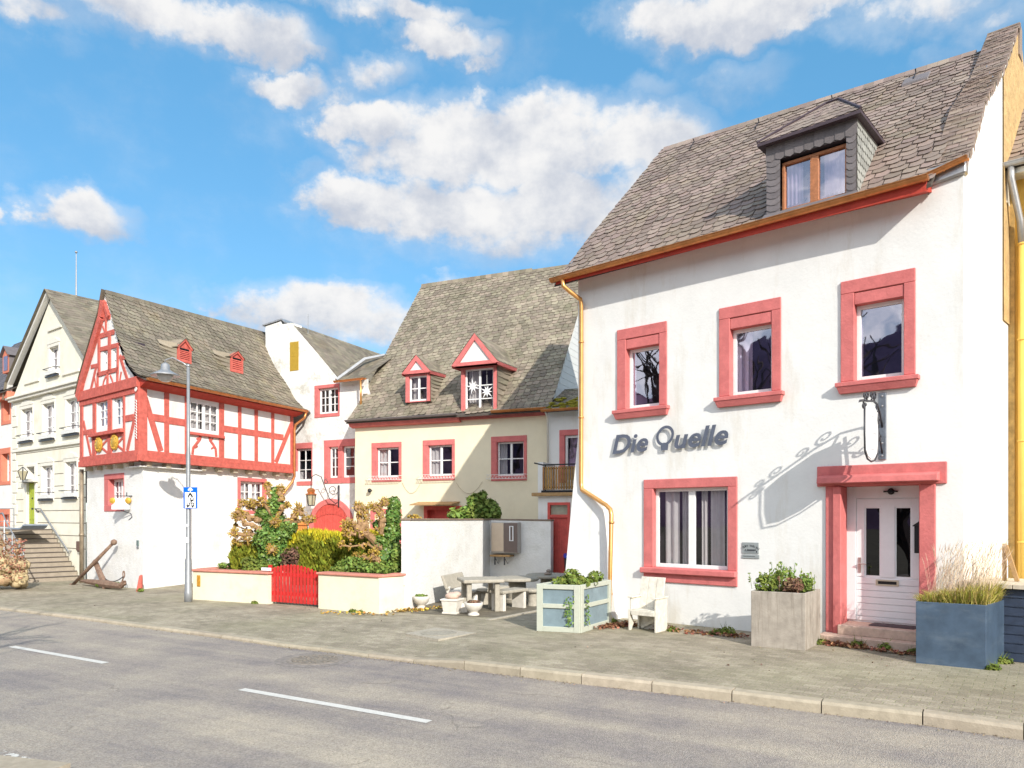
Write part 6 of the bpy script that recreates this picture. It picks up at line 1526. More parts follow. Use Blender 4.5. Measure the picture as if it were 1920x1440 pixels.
# darker courtyard paving with an edging strip
m = MB(); cz = .012
cp_ = [G(930, 1158), G(1010, 1142), G(1100, 1120), V((2.6, 17.5, 0)), V((1.6, 20.0, 0)), V((-.7, 20.1, 0)), V((-2.1, 15.5, 0)), G(770, 1150)]
m.poly([V((q.x, q.y, .006)) for q in cp_]); m.build('courtyard', mat('courtyard_asphalt', (.17, .15, .115), .9, .3, 5, .006, 60, .1, stain=(.27, .235, .15), st_amt=.6, st_scale=1.5), kind='structure')
m = MB(); a, b = G(915, 1163), G(1020, 1143); t = (b - a).normalized(); s_ = V((-t.y, t.x, 0)) * .05
m.hexa([q + V((0, 0, -.05)) for q in (a - s_, b - s_, b + s_, a + s_)] + [q + V((0, 0, .014)) for q in (a - s_, b - s_, b + s_, a + s_)]); m.build('edging', PALEC, kind='structure')
# covers
c = G(590, 1237, ZR); t = thing('manhole_cover', 'round patterned iron manhole cover in the road near the kerb', 'manhole cover', c)
m = MB(); m.lathe(c, [(.40, .002), (.40, .009), (.33, .009), (.33, .006), (.0, .006)], 32); m.build('ring', mat('iron_ring', (.26, .225, .19), .8, .25, 14, .004, 60), t)
m = MB(); m.lathe(c, [(.325, .004), (.325, .010), (.0, .010)], 32)
for r_ in (.08, .16, .24, .30):
    k_ = max(4, int(r_ * 36))
    for i in range(k_): a = 6.283 * i / k_; m.box(c + V((r_ * math.cos(a), r_ * math.sin(a), .010)), .05, .03, .008, a)
m.build('lid', CASTIRON, t)
m = MB(); m.lathe(c, [(.56, .0025), (.52, .004), (.40, .004)], 32); m.build('patched_asphalt', mat('patch_asphalt', (.25, .22, .195), .9, .3, 12, .006, 70), t)
A = [G(760, 1188), G(815, 1177), G(893, 1187), G(822, 1199)]
c = sum(A, V()) / 4; t = thing('utility_cover', 'square pale concrete cover with a round lid set in the pavement', 'utility cover', c)
m = MB(); m.hexa([q - V((0, 0, .05)) for q in (A[3], A[2], A[1], A[0])] + [q + V((0, 0, .006)) for q in (A[3], A[2], A[1], A[0])]); m.build('frame', PALEC, t)
m = MB(); m.lathe(c, [(.30, .004), (.30, .012), (.26, .012), (.26, .008), (.0, .008)], 24); m.build('lid', mat('cover_lid', (.33, .30, .24), .9, .25, 25, .006, 50), t)

# ================================================================== garden walls, gate
def wallrun(pts, h, th, mats, label, nm, cap, loc, hs=None):
    t = thing(nm, label, 'wall', loc); m = MB(); c = MB(); N_ = len(pts)
    nn = []
    for i in range(N_):
        d = (pts[min(i + 1, N_ - 1)] - pts[max(i - 1, 0)]); d.z = 0; d.normalize(); q = V((-d.y, d.x, 0)); nn.append(q)
    for i in range(N_ - 1):
        a, b = pts[i], pts[i + 1]; a2, b2 = a + nn[i] * th, b + nn[i + 1] * th
        z = lambda q, zz: V((q.x, q.y, zz)); ha, hb = (hs[i], hs[i + 1]) if hs else (h, h)
        m.faces([z(a, -.2), z(b, -.2), z(b2, -.2), z(a2, -.2), z(a, ha), z(b, hb), z(b2, hb), z(a2, ha)], [(0, 1, 5, 4), (2, 3, 7, 6), (4, 5, 6, 7)] + ([(3, 0, 4, 7)] if i == 0 else []) + ([(1, 2, 6, 5)] if i == N_ - 2 else []))
        if cap:
            o, th2, ov = cap; ea = -(b - a).normalized() * ov if i == 0 else V(); eb = (b - a).normalized() * ov if i == N_ - 2 else V()
            p4 = [a - nn[i] * ov + ea, b - nn[i + 1] * ov + eb, b2 + nn[i + 1] * ov + eb, a2 + nn[i] * ov + ea]
            hh = [ha, hb, hb, ha]
            c.hexa([z(q, k_) for q, k_ in zip(p4, hh)] + [z(q, k_ + th2) for q, k_ in zip(p4, hh)])
    w_ = m.build('masonry', mats[0], t)
    if cap: c.build('coping', mats[1], t, bevel=.012)
    return t
CW = mat('low_wall_cream', (.78, .73, .55), .9, .06, 2, .004, 40, .1, stain=(.62, .52, .33), st_amt=.5, st_scale=1.5)
g0, g1 = G(503, 1133), G(597, 1141)
t = wallrun([G(362, 1124) + RV * 2.6, G(362, 1124)][::-1][:1] + [], 0, 0, None, '', '', None, V()) if False else None
pA, pB, pC = G(362, 1124), G(474, 1131), G(502, 1133)
lwt = wallrun([pA, pB, pC], .66, .28, (CW, CAPRED), 'low cream garden wall with a red coping, left of the red gate', 'garden_wall', (0, .05, .04), pA)
m = MB()
sA = pA + V((.28, .05, 0)); sd = RV * 2.7
q4 = [pA + V((-.02, .04, 0)), pA + V((.24, .08, 0)), pA + V((.24, .08, 0)) + sd, pA + V((-.02, .04, 0)) + sd]
m.hexa([V((q.x, q.y, -.2)) for q in q4] + [V((q.x, q.y, .655)) for q in q4]); m.build('side_masonry', CW, lwt)
m = MB(); q4 = [pA + V((-.06, .3, 0)), pA + V((.28, .3, 0)), pA + V((.28, .08, 0)) + sd, pA + V((-.06, .04, 0)) + sd]; m.hexa([V((q.x, q.y, .656)) for q in q4] + [V((q.x, q.y, .708)) for q in q4]); m.build('side_coping', CAPRED, lwt, bevel=.012)
Pw = PL(pA, (pB - pA)); q = Pw.px(373, 1089); m = MB(); m.pbox(Pw, q[0] - .05, q[0] + .05, q[1] - .13, q[1] + .13, 0, .02)
single(m, 'wall_tile', mat('ochre_tile', (.50, .25, .03), .5, .3, 20), 'small ochre ceramic tile on the left end of the low garden wall', 'tile', Pw.w(q[0], q[1]), bevel=.004)
r0_, r1_, r2_ = G(597, 1141), G(711, 1151), G(757, 1145)
wallrun([r0_, r1_, r2_], .72, .28, (CW, CAPRED), 'low cream garden wall with a red coping, right of the red gate', 'garden_wall', (0, .05, .04), r0_)
# earth bed
m = MB(); m.poly([pA + V((.3, .2, .45)), pC + V((-.1, .3, .45)), V((-6.6, 20, .45)), pA + V((.3, 0, .45)) + RV * 2.6]); m.build('flower_bed', SOIL, kind='structure')
m = MB(); m.poly([r0_ + V((.1, .3, .5)), r1_ + V((0, .25, .5)), r2_ + V((0, .2, .5)), V((-1.9, 18, .5)), V((-4.5, 20, .5))]); m.build('flower_bed', SOIL, kind='structure')
# red picket gate
ga_, gb_2 = pC + V((.02, .14, 0)), Pz(616, 1140, 15.72); gb_2.z = 0
gt = thing('picket_gate', 'bright red wooden picket gate between the two low walls', 'gate', ga_); Pg = PL(ga_, gb_2 - ga_); GL = (gb_2 - ga_).length; NP = 17
for i in range(NP):
    u = GL * i / NP; x = i / (NP - 1); h = .80 + .115 * math.sin(math.pi * min(1, x * 1.15)) - .05 * x; w_ = GL / NP * .64
    m = MB(); m.prism(Pg, [(u, .05), (u + w_, .05), (u + w_, h - .03), (u + w_ * .75, h), (u + w_ * .25, h), (u, h - .03)], 0, .022); m.build('picket', REDGATE, gt)
for z in (.2, .62):
    m = MB(); m.pbox(Pg, 0, GL, z, z + .08, -.045, -.002); m.build('rail', REDGATE, gt)
m = MB(); m.pbox(Pg, -.06, -.01, .0, .86, -.06, .02); m.build('hinge_post', REDGATE, gt)
m = MB(); m.pbox(Pg, -.25, .05, .725, .80, .02, .05); single(m, 'mail_flap', SIGNW, 'small white box on the coping beside the red gate', 'box', Pg.w(-.1, .7), bevel=.01)
# white screen wall of the courtyard
s0, s1, s2 = G(769, 1143), V((-.61, 20.2, 0)), V((1.02, 19.49, 0))
wallrun([s0, s1, s2], 1.84, .2, (WHITE2, mat('dark_wall_cap', (.24, .18, .13), .9, .2, 8)), 'tall white rendered screen wall around the courtyard tables', 'screen_wall', (0, .045, .025), s0, hs=[1.86, 1.84, 1.82])
# cabinet on the screen wall
Pc = PL(s1, s2 - s1); a, b, c_, d2 = Pc.px(927, 1000)[0], Pc.px(951, 1000)[0], Pc.px(977, 1000)[0], None; z0, z1 = Pc.px(940, 1036)[1], Pc.px(940, 979)[1]
t = thing('wall_cabinet', 'two-tone beige and taupe box hung on the white screen wall', 'cabinet', Pc.w(a, z0))
m = MB(); m.pbox(Pc, a, c_, z0, z1, .0, .22); m.build('housing', mat('cabinet_grey', (.50, .46, .42), .6, .05, 6), t, bevel=.008)
m = MB(); m.pbox(Pc, a + .02, b - .005, z0 + .04, z1 - .02, .221, .235); m.build('beige_panel', BEIGE, t, bevel=.004)
m = MB(); m.pbox(Pc, b + .005, c_ - .01, z0 + .02, z1 - .02, .221, .235); dp = m.build('door', BROWNC, t, bevel=.004)
m = MB(); uc = (b + c_) / 2 + .03
for k in (-1, 1): m.pbox(Pc, uc + k * .045 - .012, uc + k * .045 + .012, z1 - .5, z1 - .1, .236, .262)
m.pbox(Pc, uc - .057, uc + .057, z1 - .12, z1 - .1, .236, .25); m.pbox(Pc, uc - .057, uc + .057, z1 - .5, z1 - .48, .236, .25); m.build('handle', SIGNW, dp)
m = MB(); m.pbox(Pc, a, b + .2, z0 - .10, z0 - .05, .0, .3); m.build('shelf', TANW, t, bevel=.005)
m = MB()
for u in (a + .1, b): m.pbox(Pc, u, u + .03, z0 - .32, z0 - .1, .2, .23); m.tube([Pc.w(u + .015, z0 - .3, .0), Pc.w(u + .015, z0 - .12, .22)], .01, 4)
m.build('shelf_bracket', DARKMETAL, t)

# ================================================================== stone furniture in the courtyard
def slab_table(c, sx, sy, h, rz, lab):
    t = thing('stone_table', lab, 'table', c); m = MB(); m.box(c + V((0, 0, h - .07)), sx, sy, .07, rz); m.build('tabletop', STONEF, t, bevel=.015)
    for a in (-1, 1):
        for b in (-1, 1):
            q = V((a * (sx / 2 - .13), b * (sy / 2 - .13), 0)); q.rotate(__import__('mathutils').Euler((0, 0, rz))); m = MB(); m.box(c + q, .10, .10, h - .07, rz); m.build('leg', STONEF, t, bevel=.012)
    return t
slab_table(V((-.66, 15.35, 0)), .84, .84, .665, R(14), 'square weathered stone table on four legs beside the white stone bench')
def round_table(c, r_, h, pr_, lab):
    t = thing('stone_table', lab, 'table', c); m = MB(); m.lathe(c, [(r_ - .03, h - .08), (r_, h - .06), (r_, h - .02), (r_ - .04, h), (0, h + .001)], 28); m.build('tabletop', STONEF, t)
    m = MB(); m.lathe(c, [(pr_ + .06, 0), (pr_ + .06, .06), (pr_, .08), (pr_ * .95, h - .1), (pr_ * 1.05, h - .08)], 24); m.build('pedestal', STONEF, t)
round_table(V((.12, 16.9, 0)), .50, .56, .21, 'round mottled stone table with a thick pedestal, behind the square table')
round_table(V((.88, 17.9, 0)), .55, .55, .20, 'round stone table nearest the boarded red door, with a small stone on it')
c = V((.85, 17.6, .55)); m = MB(); m.ball(c + V((0, 0, .035)), .1, 9, .4); m.ball(c + V((.02, 0, .1)), .06, 8, .7); single(m, 'ashtray', mat('ash_stone', (.30, .24, .2), .9, .2, 20), 'small dark stone ashtray lying on the far round table', 'ashtray', c, smooth=True)
def stool(c, r_, h, lab, g='round stone stools round the tables'):
    t = thing('stone_stool', lab, 'stool', c, g); m = MB(); m.lathe(c, [(r_ - .02, h - .08), (r_, h - .05), (r_ - .01, h - .01), (r_ - .05, h)], 18); m.build('seat', STONEF, t); m = MB(); m.lathe(c, [(r_ * .7, 0), (r_ * .6, .08), (r_ * .55, h - .1), (r_ * .7, h - .08)], 16); m.build('base', STONEF, t)
stool(V((-.25, 16.3, 0)), .20, .42, 'round stone stool between the square table and the round pedestal table')
stool(V((-.62, 16.4, 0)), .17, .36, 'small stone stool seen between the legs of the square table')
stool(V((.46, 16.1, 0)), .19, .38, 'stone stool with pale seat beside the sage planter box')
def curved_seat(c, rz, lab):
    t = thing('stone_trough', lab, 'trough', c); P_ = PL(c, (math.cos(rz), math.sin(rz)))  # stone seat with a U shaped end
    m = MB(); pts = []
    for i in range(9): a = R(200) + R(140) * i / 8; pts.append((.2 * math.cos(a), .38 + .2 * math.sin(a)))
    out = [(-.25, .0), (.25, .0), (.25, .36)] + pts[::-1] + [(-.25, .36)]
    m.prism(P_, out, -.06, .06); m.build('cradle', STONEP, t, bevel=.01)
curved_seat(V((-.95, 15.0, 0)), R(20), 'U shaped white stone trough end standing behind the front bowl')
# bench with back along the screen wall
wd_ = V((.303, .953, 0)); bb = V((-1.42, 16.0, 0)); Pb = PL(bb, -wd_)
Pb = PL(bb, wd_)
t = thing('stone_bench', 'white stone bench with a tilted backrest against the screen wall', 'bench', bb)
m = MB(); L = 1.15; nb_ = V((Pb.n.x, Pb.n.y, 0))
f = lambda u, z, d: Pb.w(u, z, d)
m.hexa([f(0, .36, .04), f(L, .36, .04), f(L, .36, -.03), f(0, .36, -.03), f(0, .66, -.08), f(L, .66, -.08), f(L, .66, -.14), f(0, .66, -.14)]); m.build('backrest', STONEF, t, bevel=.012)
m = MB(); m.pbox(Pb, .02, L, .27, .34, .08, .5); m.build('seat', STONEP, t, bevel=.012)
for u in (.06, L - .18):
    m = MB(); m.pbox(Pb, u, u + .09, 0, .27, .05, .46); m.hexa([f(u, .27, .08), f(u + .09, .27, .08), f(u + .09, .27, -.02), f(u, .27, -.02), f(u, .42, .04), f(u + .09, .42, .04), f(u + .09, .42, -.06), f(u, .42, -.06)]); m.build('leg', STONEP, t, bevel=.01)
# low slab bench in front
bv = V((.62, .78, 0)); c = V((-.30, 15.22, 0)); Pq = PL(c, bv); t = thing('stone_bench', 'low backless stone bench of three slabs in front of the square table', 'bench', c)
m = MB(); m.pbox(Pq, -.03, .80, .36, .42, -.19, .19); m.build('seat', STONEF, t, bevel=.01)
for u in (.0, .68): m = MB(); m.pbox(Pq, u, u + .08, 0, .36, -.165, .165); m.build('leg', STONEP, t, bevel=.008)
# bowls and pot
def bowl(c, r_, h, lab):
    t = thing('flower_bowl', lab, 'flower bowl', c, 'white stone flower bowls'); m = MB(); m.lathe(c, [(r_ * .62, 0), (r_ * .62, h * .12), (r_ * .4, h * .26), (r_ * .55, h * .36), (r_ * .85, h * .55), (r_ * .98, h * .8), (r_, h), (r_ * .9, h), (r_ * .88, h * .88), (.001, h * .86)], 24); m.build('bowl', STONEP, t, smooth=True)
    m = MB(); m.leaves(c + V((0, 0, h * .95)), (r_ * .8, r_ * .8, .05), 160, .05, 1.3); m.build('plants', SHRUB if h > .26 else BROWNLF, t)
bowl(G(790, 1142), .175, .275, 'white stone bowl with small green plants, by the low wall corner')
bowl(G(888, 1154), .185, .26, 'white stone bowl with withered brown plants, in front of the tables')
c = G(848, 1150); t = thing('square_pot', 'square tapered white pot with a stone on top, between the two bowls', 'pot', c)
m = MB(); P_ = PL(c, (.94, -.34)); f = P_.w
m.hexa([f(-.14, .04, .14), f(.14, .04, .14), f(.14, .04, -.14), f(-.14, .04, -.14), f(-.17, .26, .17), f(.17, .26, .17), f(.17, .26, -.17), f(-.17, .26, -.17)]); m.pbox(P_, -.185, .185, .26, .30, -.185, .185); m.pbox(P_, -.16, .16, 0, .04, -.16, .16); m.build('pot', STONEP, t, bevel=.008)
m = MB(); m.ball(c + V((0, 0, .35)), .15, 9, .5); m.ball(c + V((.08, 0, .38)), .1, 9, .6); m.build('stone', PINKST, t, smooth=True)
# blue lidded bin
c = V((1.62, 19.4, 0)); t = thing('waste_bin', 'dark waste bin with a blue lid in front of the boarded red door', 'bin', c)
m = MB(); m.hexa([c + V(q) for q in ((-.19, -.22, 0), (.19, -.22, 0), (.19, .22, 0), (-.19, .22, 0), (-.24, -.27, .85), (.24, -.27, .85), (.24, .27, .85), (-.24, .27, .85))]); m.build('body', BINK, t, bevel=.02)
m = MB(); m.hexa([c + V(q) for q in ((-.27, -.31, .86), (.27, -.31, .86), (.27, .29, .86), (-.27, .29, .86), (-.24, -.28, .94), (.24, -.28, .94), (.24, .26, .97), (-.24, .26, .97))]); m.build('lid', BINB, t, bevel=.02)
# ================================================================== planters and chair in front of the guesthouse
def quad_planter(q, h, wall, mats, t, nm='box'):
    """open box on the ground quad q (ccw from above)"""
    c = sum(q, V()) / 4; m = MB(); inn = [p_.lerp(c, wall) for p_ in q]; z = lambda p_, k: V((p_.x, p_.y, k))
    m.faces([z(p_, 0) for p_ in q] + [z(p_, h) for p_ in q] + [z(p_, h) for p_ in inn] + [z(p_, h - .06) for p_ in inn],
            [(0, 1, 5, 4), (1, 2, 6, 5), (2, 3, 7, 6), (3, 0, 4, 7)] + [(4 + i, 4 + (i + 1) % 4, 8 + (i + 1) % 4, 8 + i) for i in range(4)] + [(8 + i, 8 + (i + 1) % 4, 12 + (i + 1) % 4, 12 + i) for i in range(4)])
    b = m.build(nm, mats, t, bevel=.006)
    m = MB(); m.poly([z(p_, h - .055) for p_ in inn]); m.build('soil', SOIL, t)
    return c
# sage framed planter with grey blue panels
a, f0, b = G(1008, 1183), G(1087, 1187), G(1143, 1170); d4 = a + b - f0
t = thing('panel_planter', 'sage wooden planter box with grey blue panels, left of the copper downpipe', 'planter', f0)
quad_planter([f0.lerp(a, .0), b, d4, a], .78, .08, BLUEG, t, 'panel')
m = MB()
for (p_, q) in ((a, f0), (f0, b)):
    P_ = PL(p_, q - p_); L = (q - p_).length; e = .035
    for u in (-.01, L - .095): m.pbox(P_, u, u + .105, 0, .8, -.02, e)
    for z, h in ((0.0, .09), (.40, .075), (.72, .08)): m.pbox(P_, .095, L - .095, z, z + h, -.02, e - .004)
for (p_, q) in ((b, d4), (d4, a)):
    P_ = PL(p_, q - p_); L = (q - p_).length
    m.pbox(P_, 0, L, .72, .8, -.02, .03); m.pbox(P_, 0, .1, 0, .72, -.02, .03)
m.build('frame', SAGE, t, bevel=.006)
c = (a + b) / 2; m = MB()
m.leaves(c + V((0, 0, .80)), (.40, .5, .10), 650, .055, 1.6); m.leaves(c + V((-.05, -.1, .88)), (.16, .14, .16), 260, .05, 1.6); m.leaves(c + V((.4, .3, .86)), (.14, .14, .1), 140, .05, 1.6)
m.build('plants', WEED, t)
m = MB()
for k in range(2):
    P_ = PL(a, f0 - a) if k == 0 else PL(f0, b - f0); u = (f0 - a).length - .17 if k == 0 else .19
    for i in range(55): m.leaf(P_.w(u + rnd.gauss(0, .035) + .03 * math.sin(i * .3), rnd.uniform(.12, .62), .04 + rnd.random() * .03), P_.n + V((rnd.gauss(0, .5), rnd.gauss(0, .5), .3)), .036, 1.4)
m.build('trailing_vine', IVY, t)
# rough concrete planter
a, f0 = G(1408, 1211), G(1510, 1220); sd = V((.58, .78, 0)) * .86; q4 = [a, f0, f0 + sd, a + sd]
t = thing('concrete_planter', 'square rough grey concrete planter with herbs, left of the entrance', 'planter', f0); c = quad_planter(q4, .83, .10, CONC, t, 'trough')
m = MB(); u_ = (f0 - a).normalized()
for k, (du, dv, r_, h) in enumerate(((-.24, -.2, .17, .17), (-.05, .05, .19, .25), (.12, -.1, .16, .13), (.26, .0, .13, .16))):
    m2 = MB(); q = c + u_ * du + sd.normalized() * dv + V((0, 0, .84)); m2.leaves(q + V((0, 0, h * .4)), (r_, r_, h), 330, .038, 2.0); 
    for _ in range(16):
        x = q + V((rnd.gauss(0, r_ * .5), rnd.gauss(0, r_ * .5), 0)); y = x + V((rnd.gauss(0, .04), rnd.gauss(0, .04), h * rnd.uniform(1.0, 1.7))); m2.tube([x, y], .004, 3, cap=False)
        for _j in range(7): m2.leaf(x.lerp(y, rnd.uniform(.4, 1)) + V((rnd.gauss(0, .012), rnd.gauss(0, .012), 0)), V((rnd.gauss(0, 1), rnd.gauss(0, 1), .6)), .03, 2.0)
    m2.build('herb_clump', (WEED, SHRUB, BROWNLF, SHRUB)[k], t)
# blue zinc planter with grasses
a, f0, b = G(1717, 1243), G(1849, 1256), G(1883, 1239); q4 = [a, f0, b, a + b - f0]
t = thing('zinc_planter', 'blue grey sheet metal planter with straw coloured grass, right of the entrance', 'planter', f0); c = quad_planter(q4, .82, .03, BLUEP, t, 'trough')
m = MB(); g2 = MB(); g3 = MB(); e1, e2 = (f0 - a), (b - f0)
def blade(mb, base, tip, w_, sag):
    mid = base.lerp(tip, .55) + V((0, 0, sag)); s_ = V((rnd.gauss(0, 1), rnd.gauss(0, 1), 0)).normalized() * w_
    mb.poly([base - s_, base + s_, mid + s_ * .7, mid - s_ * .7]); mb.poly([mid - s_ * .7, mid + s_ * .7, tip])
for _ in range(2600):
    s_, r_ = rnd.uniform(.04, .96), rnd.uniform(.05, .95); p_ = a + e1 * s_ + e2 * r_ + V((0, 0, .76))
    hgt = rnd.uniform(.10, .27) * (0.6 + .9 * s_) ; d = V((rnd.gauss(0, .10) + (s_ - .5) * .14, rnd.gauss(0, .10), 0))
    blade(m if rnd.random() < .55 else g2, p_, p_ + d + V((0, 0, hgt)), .005, .05)
for _ in range(330):
    s_, r_ = rnd.uniform(.1, .95), rnd.uniform(.15, .95); p_ = a + e1 * s_ + e2 * r_ + V((0, 0, .8)); lean = rnd.uniform(.1, .5)
    d = V((lean, lean * .3, 0)) if rnd.random() < .8 else V((rnd.gauss(0, .2), rnd.gauss(0, .2), 0)); hgt = rnd.uniform(.25, .78)
    q = p_ + d * hgt + V((0, 0, hgt)); g3.tube([p_, p_.lerp(q, .5) + V((0, 0, .03)), q], [.0022, .0018, .0012], 3, cap=False)
    if rnd.random() < .6: g3.tube([q, q + (d * .2 + V((0, 0, .1)))], [.005, .001], 4, cap=False)
m.build('grass_tuft', GRASSY, t); g2.build('grass_tuft', GRASSG, t); g3.build('dry_stalks', STRAW, t)
# blue slatted box with a pale wooden lid
xb = G(1890, 1240); Pq = PL(xb, PR.u); u0 = -.52
t = thing('slatted_box', 'dark blue slatted storage box with a pale wooden lid at the right edge', 'storage box', Pq.w(u0, 0))
m = MB(); n = 8; hh = .98
for i in range(n): m.pbox(Pq, u0, 1.8, i * hh / n + .006, (i + 1) * hh / n - .012, -.03, 0); m.pbox(PL(Pq.w(u0, 0, -1.05), PR.n), 0, 1.05, i * hh / n + .006, (i + 1) * hh / n - .012, -.03, 0)
m.build('slats', BLUEL, t)
m = MB(); m.pbox(Pq, u0 + .03, 1.78, .0, hh - .01, -1.0, -.035); m.build('carcass', mat('box_edge_blue', (.26, .32, .40), .5), t)
m = MB(); k = 15
for i in range(k): a_ = u0 - .06 + (2.4) * i / k; m.pbox(Pq, a_, a_ + 2.4 / k - .008, hh + .0, hh + .06, -1.15, .08)
m.build('lid', GREYW, t, bevel=.004)
t2 = thing('wooden_trestle', 'small A shaped wooden trestle standing on the lid of the blue slatted box', 'trestle', Pq.w(.2, hh))
fx = PL(Pq.w(0, 0, -.55), Pq.u); a, b, c2 = fx.px(1886, 1022), fx.px(1905, 1086), fx.px(1886, 1086)
m = MB(); m.beam(fx, (a[0], a[1]), (b[0] + .02, hh + .06), .055, 0, .06); m.build('brace', TANW, t2, bevel=.004)
m = MB(); m.beam(fx, (a[0] - .02, hh + .06), (a[0] - .02, a[1] + .02), .05, -.06, -.002); m.build('post', TANW, t2, bevel=.004)
# white chair
A_, B_, C_ = G(1182, 1182), G(1227, 1187), G(1251, 1183); ux = (B_ - A_).normalized()
Pc = PL(A_, ux); W_ = (B_ - A_).length + .02; dpt = .40
t = thing('wooden_chair', 'whitewashed plank armchair standing against the guesthouse wall under the window', 'chair', A_)
bkx = lambda u, z, d: Pc.w(u, z, -d)
m = MB(); nb = 3
for i in range(nb):
    u0_, u1_ = .01 + (W_ - .02) * i / nb, .01 + (W_ - .02) * (i + 1) / nb - .006
    m.hexa([bkx(u0_, .36, .24), bkx(u1_, .36, .24), bkx(u1_, .36, .27), bkx(u0_, .36, .27), bkx(u0_, .90, .37), bkx(u1_, .90, .37), bkx(u1_, .90, .40), bkx(u0_, .90, .40)])
m.build('backrest', CHAIRW, t, bevel=.004)
m = MB(); m.pbox(Pc, .02, W_ - .02, .335, .37, -.32, .0); m.pbox(Pc, .02, W_ - .02, .27, .345, -.03, .012); m.build('seat', CHAIRW, t, bevel=.004)
for u in (0, W_ - .02):
    m = MB()
    if u > 0: m.pbox(Pc, u, u + .03, 0, .56, -.20, .0); m.pbox(Pc, u, u + .03, 0, .56, -dpt, -.206)
    else: m.pbox(Pc, u - .01, u + .02, .3, .56, -dpt, .0); m.prism(PL(Pc.w(u - .01, 0), -Pc.n), [(0, 0), (.05, 0), (.14, .12), (.05, .32), (0, .36)], -.03, 0); m.pbox(Pc, u - .01, u + .02, 0, .3, -dpt, -.26)
    m.build('side_panel', CHAIRW, t, bevel=.004)
    m = MB(); m.pbox(Pc, u - .04, u + .05, .56, .585, -dpt, .03); m.build('armrest', CHAIRW, t, bevel=.004)
m = MB(); m.beam(Pc.off(-.30), (.05, .03), (W_ - .03, .24), .05, 0, .02); m.build('cross_brace', CHAIRW, t)
m = MB(); m.pbox(Pc, .02, W_ - .02, .0, .33, -.34, -.32); m.build('rear_boards', CHAIRW, t)

# ================================================================== lamp, traffic sign, anchor
lb = G(353, 1128); t = thing('street_lamp', 'grey street lamp post with a bell shaped lamp, by the low garden wall', 'street lamp', lb)
zt = Pz(353, 686, lb.y).z
m = MB(); m.lathe(lb, [(.085, -.05), (.085, .22), (.075, .24), (.072, .95), (.05, 1.0), (.046, 3.4), (.036, 3.45), (.034, zt)], 14); m.build('post', GREYPAINT, t, smooth=True)
lc = Pz(310, 700, lb.y); m = MB(); z = lc.z
m.tube([lb + V((0, 0, zt - .02)), V((lb.x - .12, lb.y, zt + .07)), V((lc.x + .16, lc.y, z + .36)), V((lc.x, lc.y, z + .30)), V((lc.x, lc.y, z + .2))], .016, 7); m.ball(lb + V((0, 0, zt)), .045, 8); m.build('arm', ZINC, t, smooth=True)
m = MB(); c = V((lc.x, lc.y, z)); m.lathe(c, [(.035, .24), (.09, .20), (.10, .08), (.16, .04), (.32, -.045), (.32, -.06), (.17, -.035)], 24); m.build('shade', ZINC, t, smooth=True)
m = MB(); m.lathe(c, [(.175, -.03), (.17, -.08), (.14, -.15), (.08, -.19), (.005, -.205)], 20); m.build('bowl_glass', PINKCH, t, smooth=True)
m = MB(); m.box(lb + V((0, -.05, 1.35)), .07, .006, .12); m.box(lb + V((0, -.05, 1.72)), .07, .006, .05); m.build('sticker', SIGNW, t)
yz = lb.y - .06; P_ = PL((lb.x, yz - .01, 0), (1, -.03)); u0, u1, z0, z1 = P_.rect(344, 913, 953, 370, 914, 954)
t = thing('camping_sign', 'blue and white campsite direction sign with an arrow, fixed to the lamp post', 'traffic sign', P_.w(u0, z0))
m = MB(); m.pbox(P_, u0, u1, z0, z1, -.004, .004); m.build('plate', SIGNB, t, bevel=.002)
W2, H2_ = u1 - u0, z1 - z0; X = lambda a: u0 + a * W2; Y = lambda a: z0 + a * H2_
m = MB(); m.pbox(P_, X(.11), X(.89), Y(.03), Y(.76), .004, .006); m.pbox(P_, X(.47), X(.53), Y(.78), Y(.95), .004, .006); m.beam(P_, (X(.51), Y(.965)), (X(.35), Y(.85)), .035, .004, .006); m.beam(P_, (X(.49), Y(.965)), (X(.65), Y(.85)), .035, .004, .0065); m.build('white_field', SIGNW, t)
m = MB()
m.beam(P_, (X(.50), Y(.72)), (X(.34), Y(.54)), .035, .006, .008); m.beam(P_, (X(.49), Y(.72)), (X(.66), Y(.54)), .035, .006, .0085)
m.pbox(P_, X(.33), X(.74), Y(.49), Y(.51), .006, .008); m.pbox(P_, X(.33), X(.36), Y(.36), Y(.5), .006, .0082); m.pbox(P_, X(.50), X(.73), Y(.35), Y(.42), .006, .0083); m.pbox(P_, X(.50), X(.56), Y(.36), Y(.5), .006, .0084); m.pbox(P_, X(.69), X(.74), Y(.37), Y(.49), .006, .0085)
m.lathe(P_.w(X(.57), Y(.335), .006), [(.018, 0), (.018, .003)], 10, axis=(P_.n, P_.u, V((0, 0, 1))))
m.pbox(P_, X(.40), X(.78), Y(.24), Y(.28), .006, .008); m.pbox(P_, X(.22), X(.42), Y(.10), Y(.16), .006, .0082); m.pbox(P_, X(.40), X(.46), Y(.1), Y(.26), .006, .0083); m.pbox(P_, X(.58), X(.78), Y(.1), Y(.15), .006, .0084); m.pbox(P_, X(.58), X(.63), Y(.1), Y(.26), .006, .0085); m.pbox(P_, X(.72), X(.78), Y(.1), Y(.26), .006, .0086); m.pbox(P_, X(.24), X(.32), Y(.24), Y(.275), .006, .0087); m.beam(P_, (X(.24), Y(.24)), (X(.36), Y(.14)), .012, .006, .008)
for a_ in (.32, .66): m.lathe(P_.w(X(a_), Y(.085), .006), [(.019, 0), (.019, .003)], 10, axis=(P_.n, P_.u, V((0, 0, 1))))
m.build('pictogram', SIGNK, t)
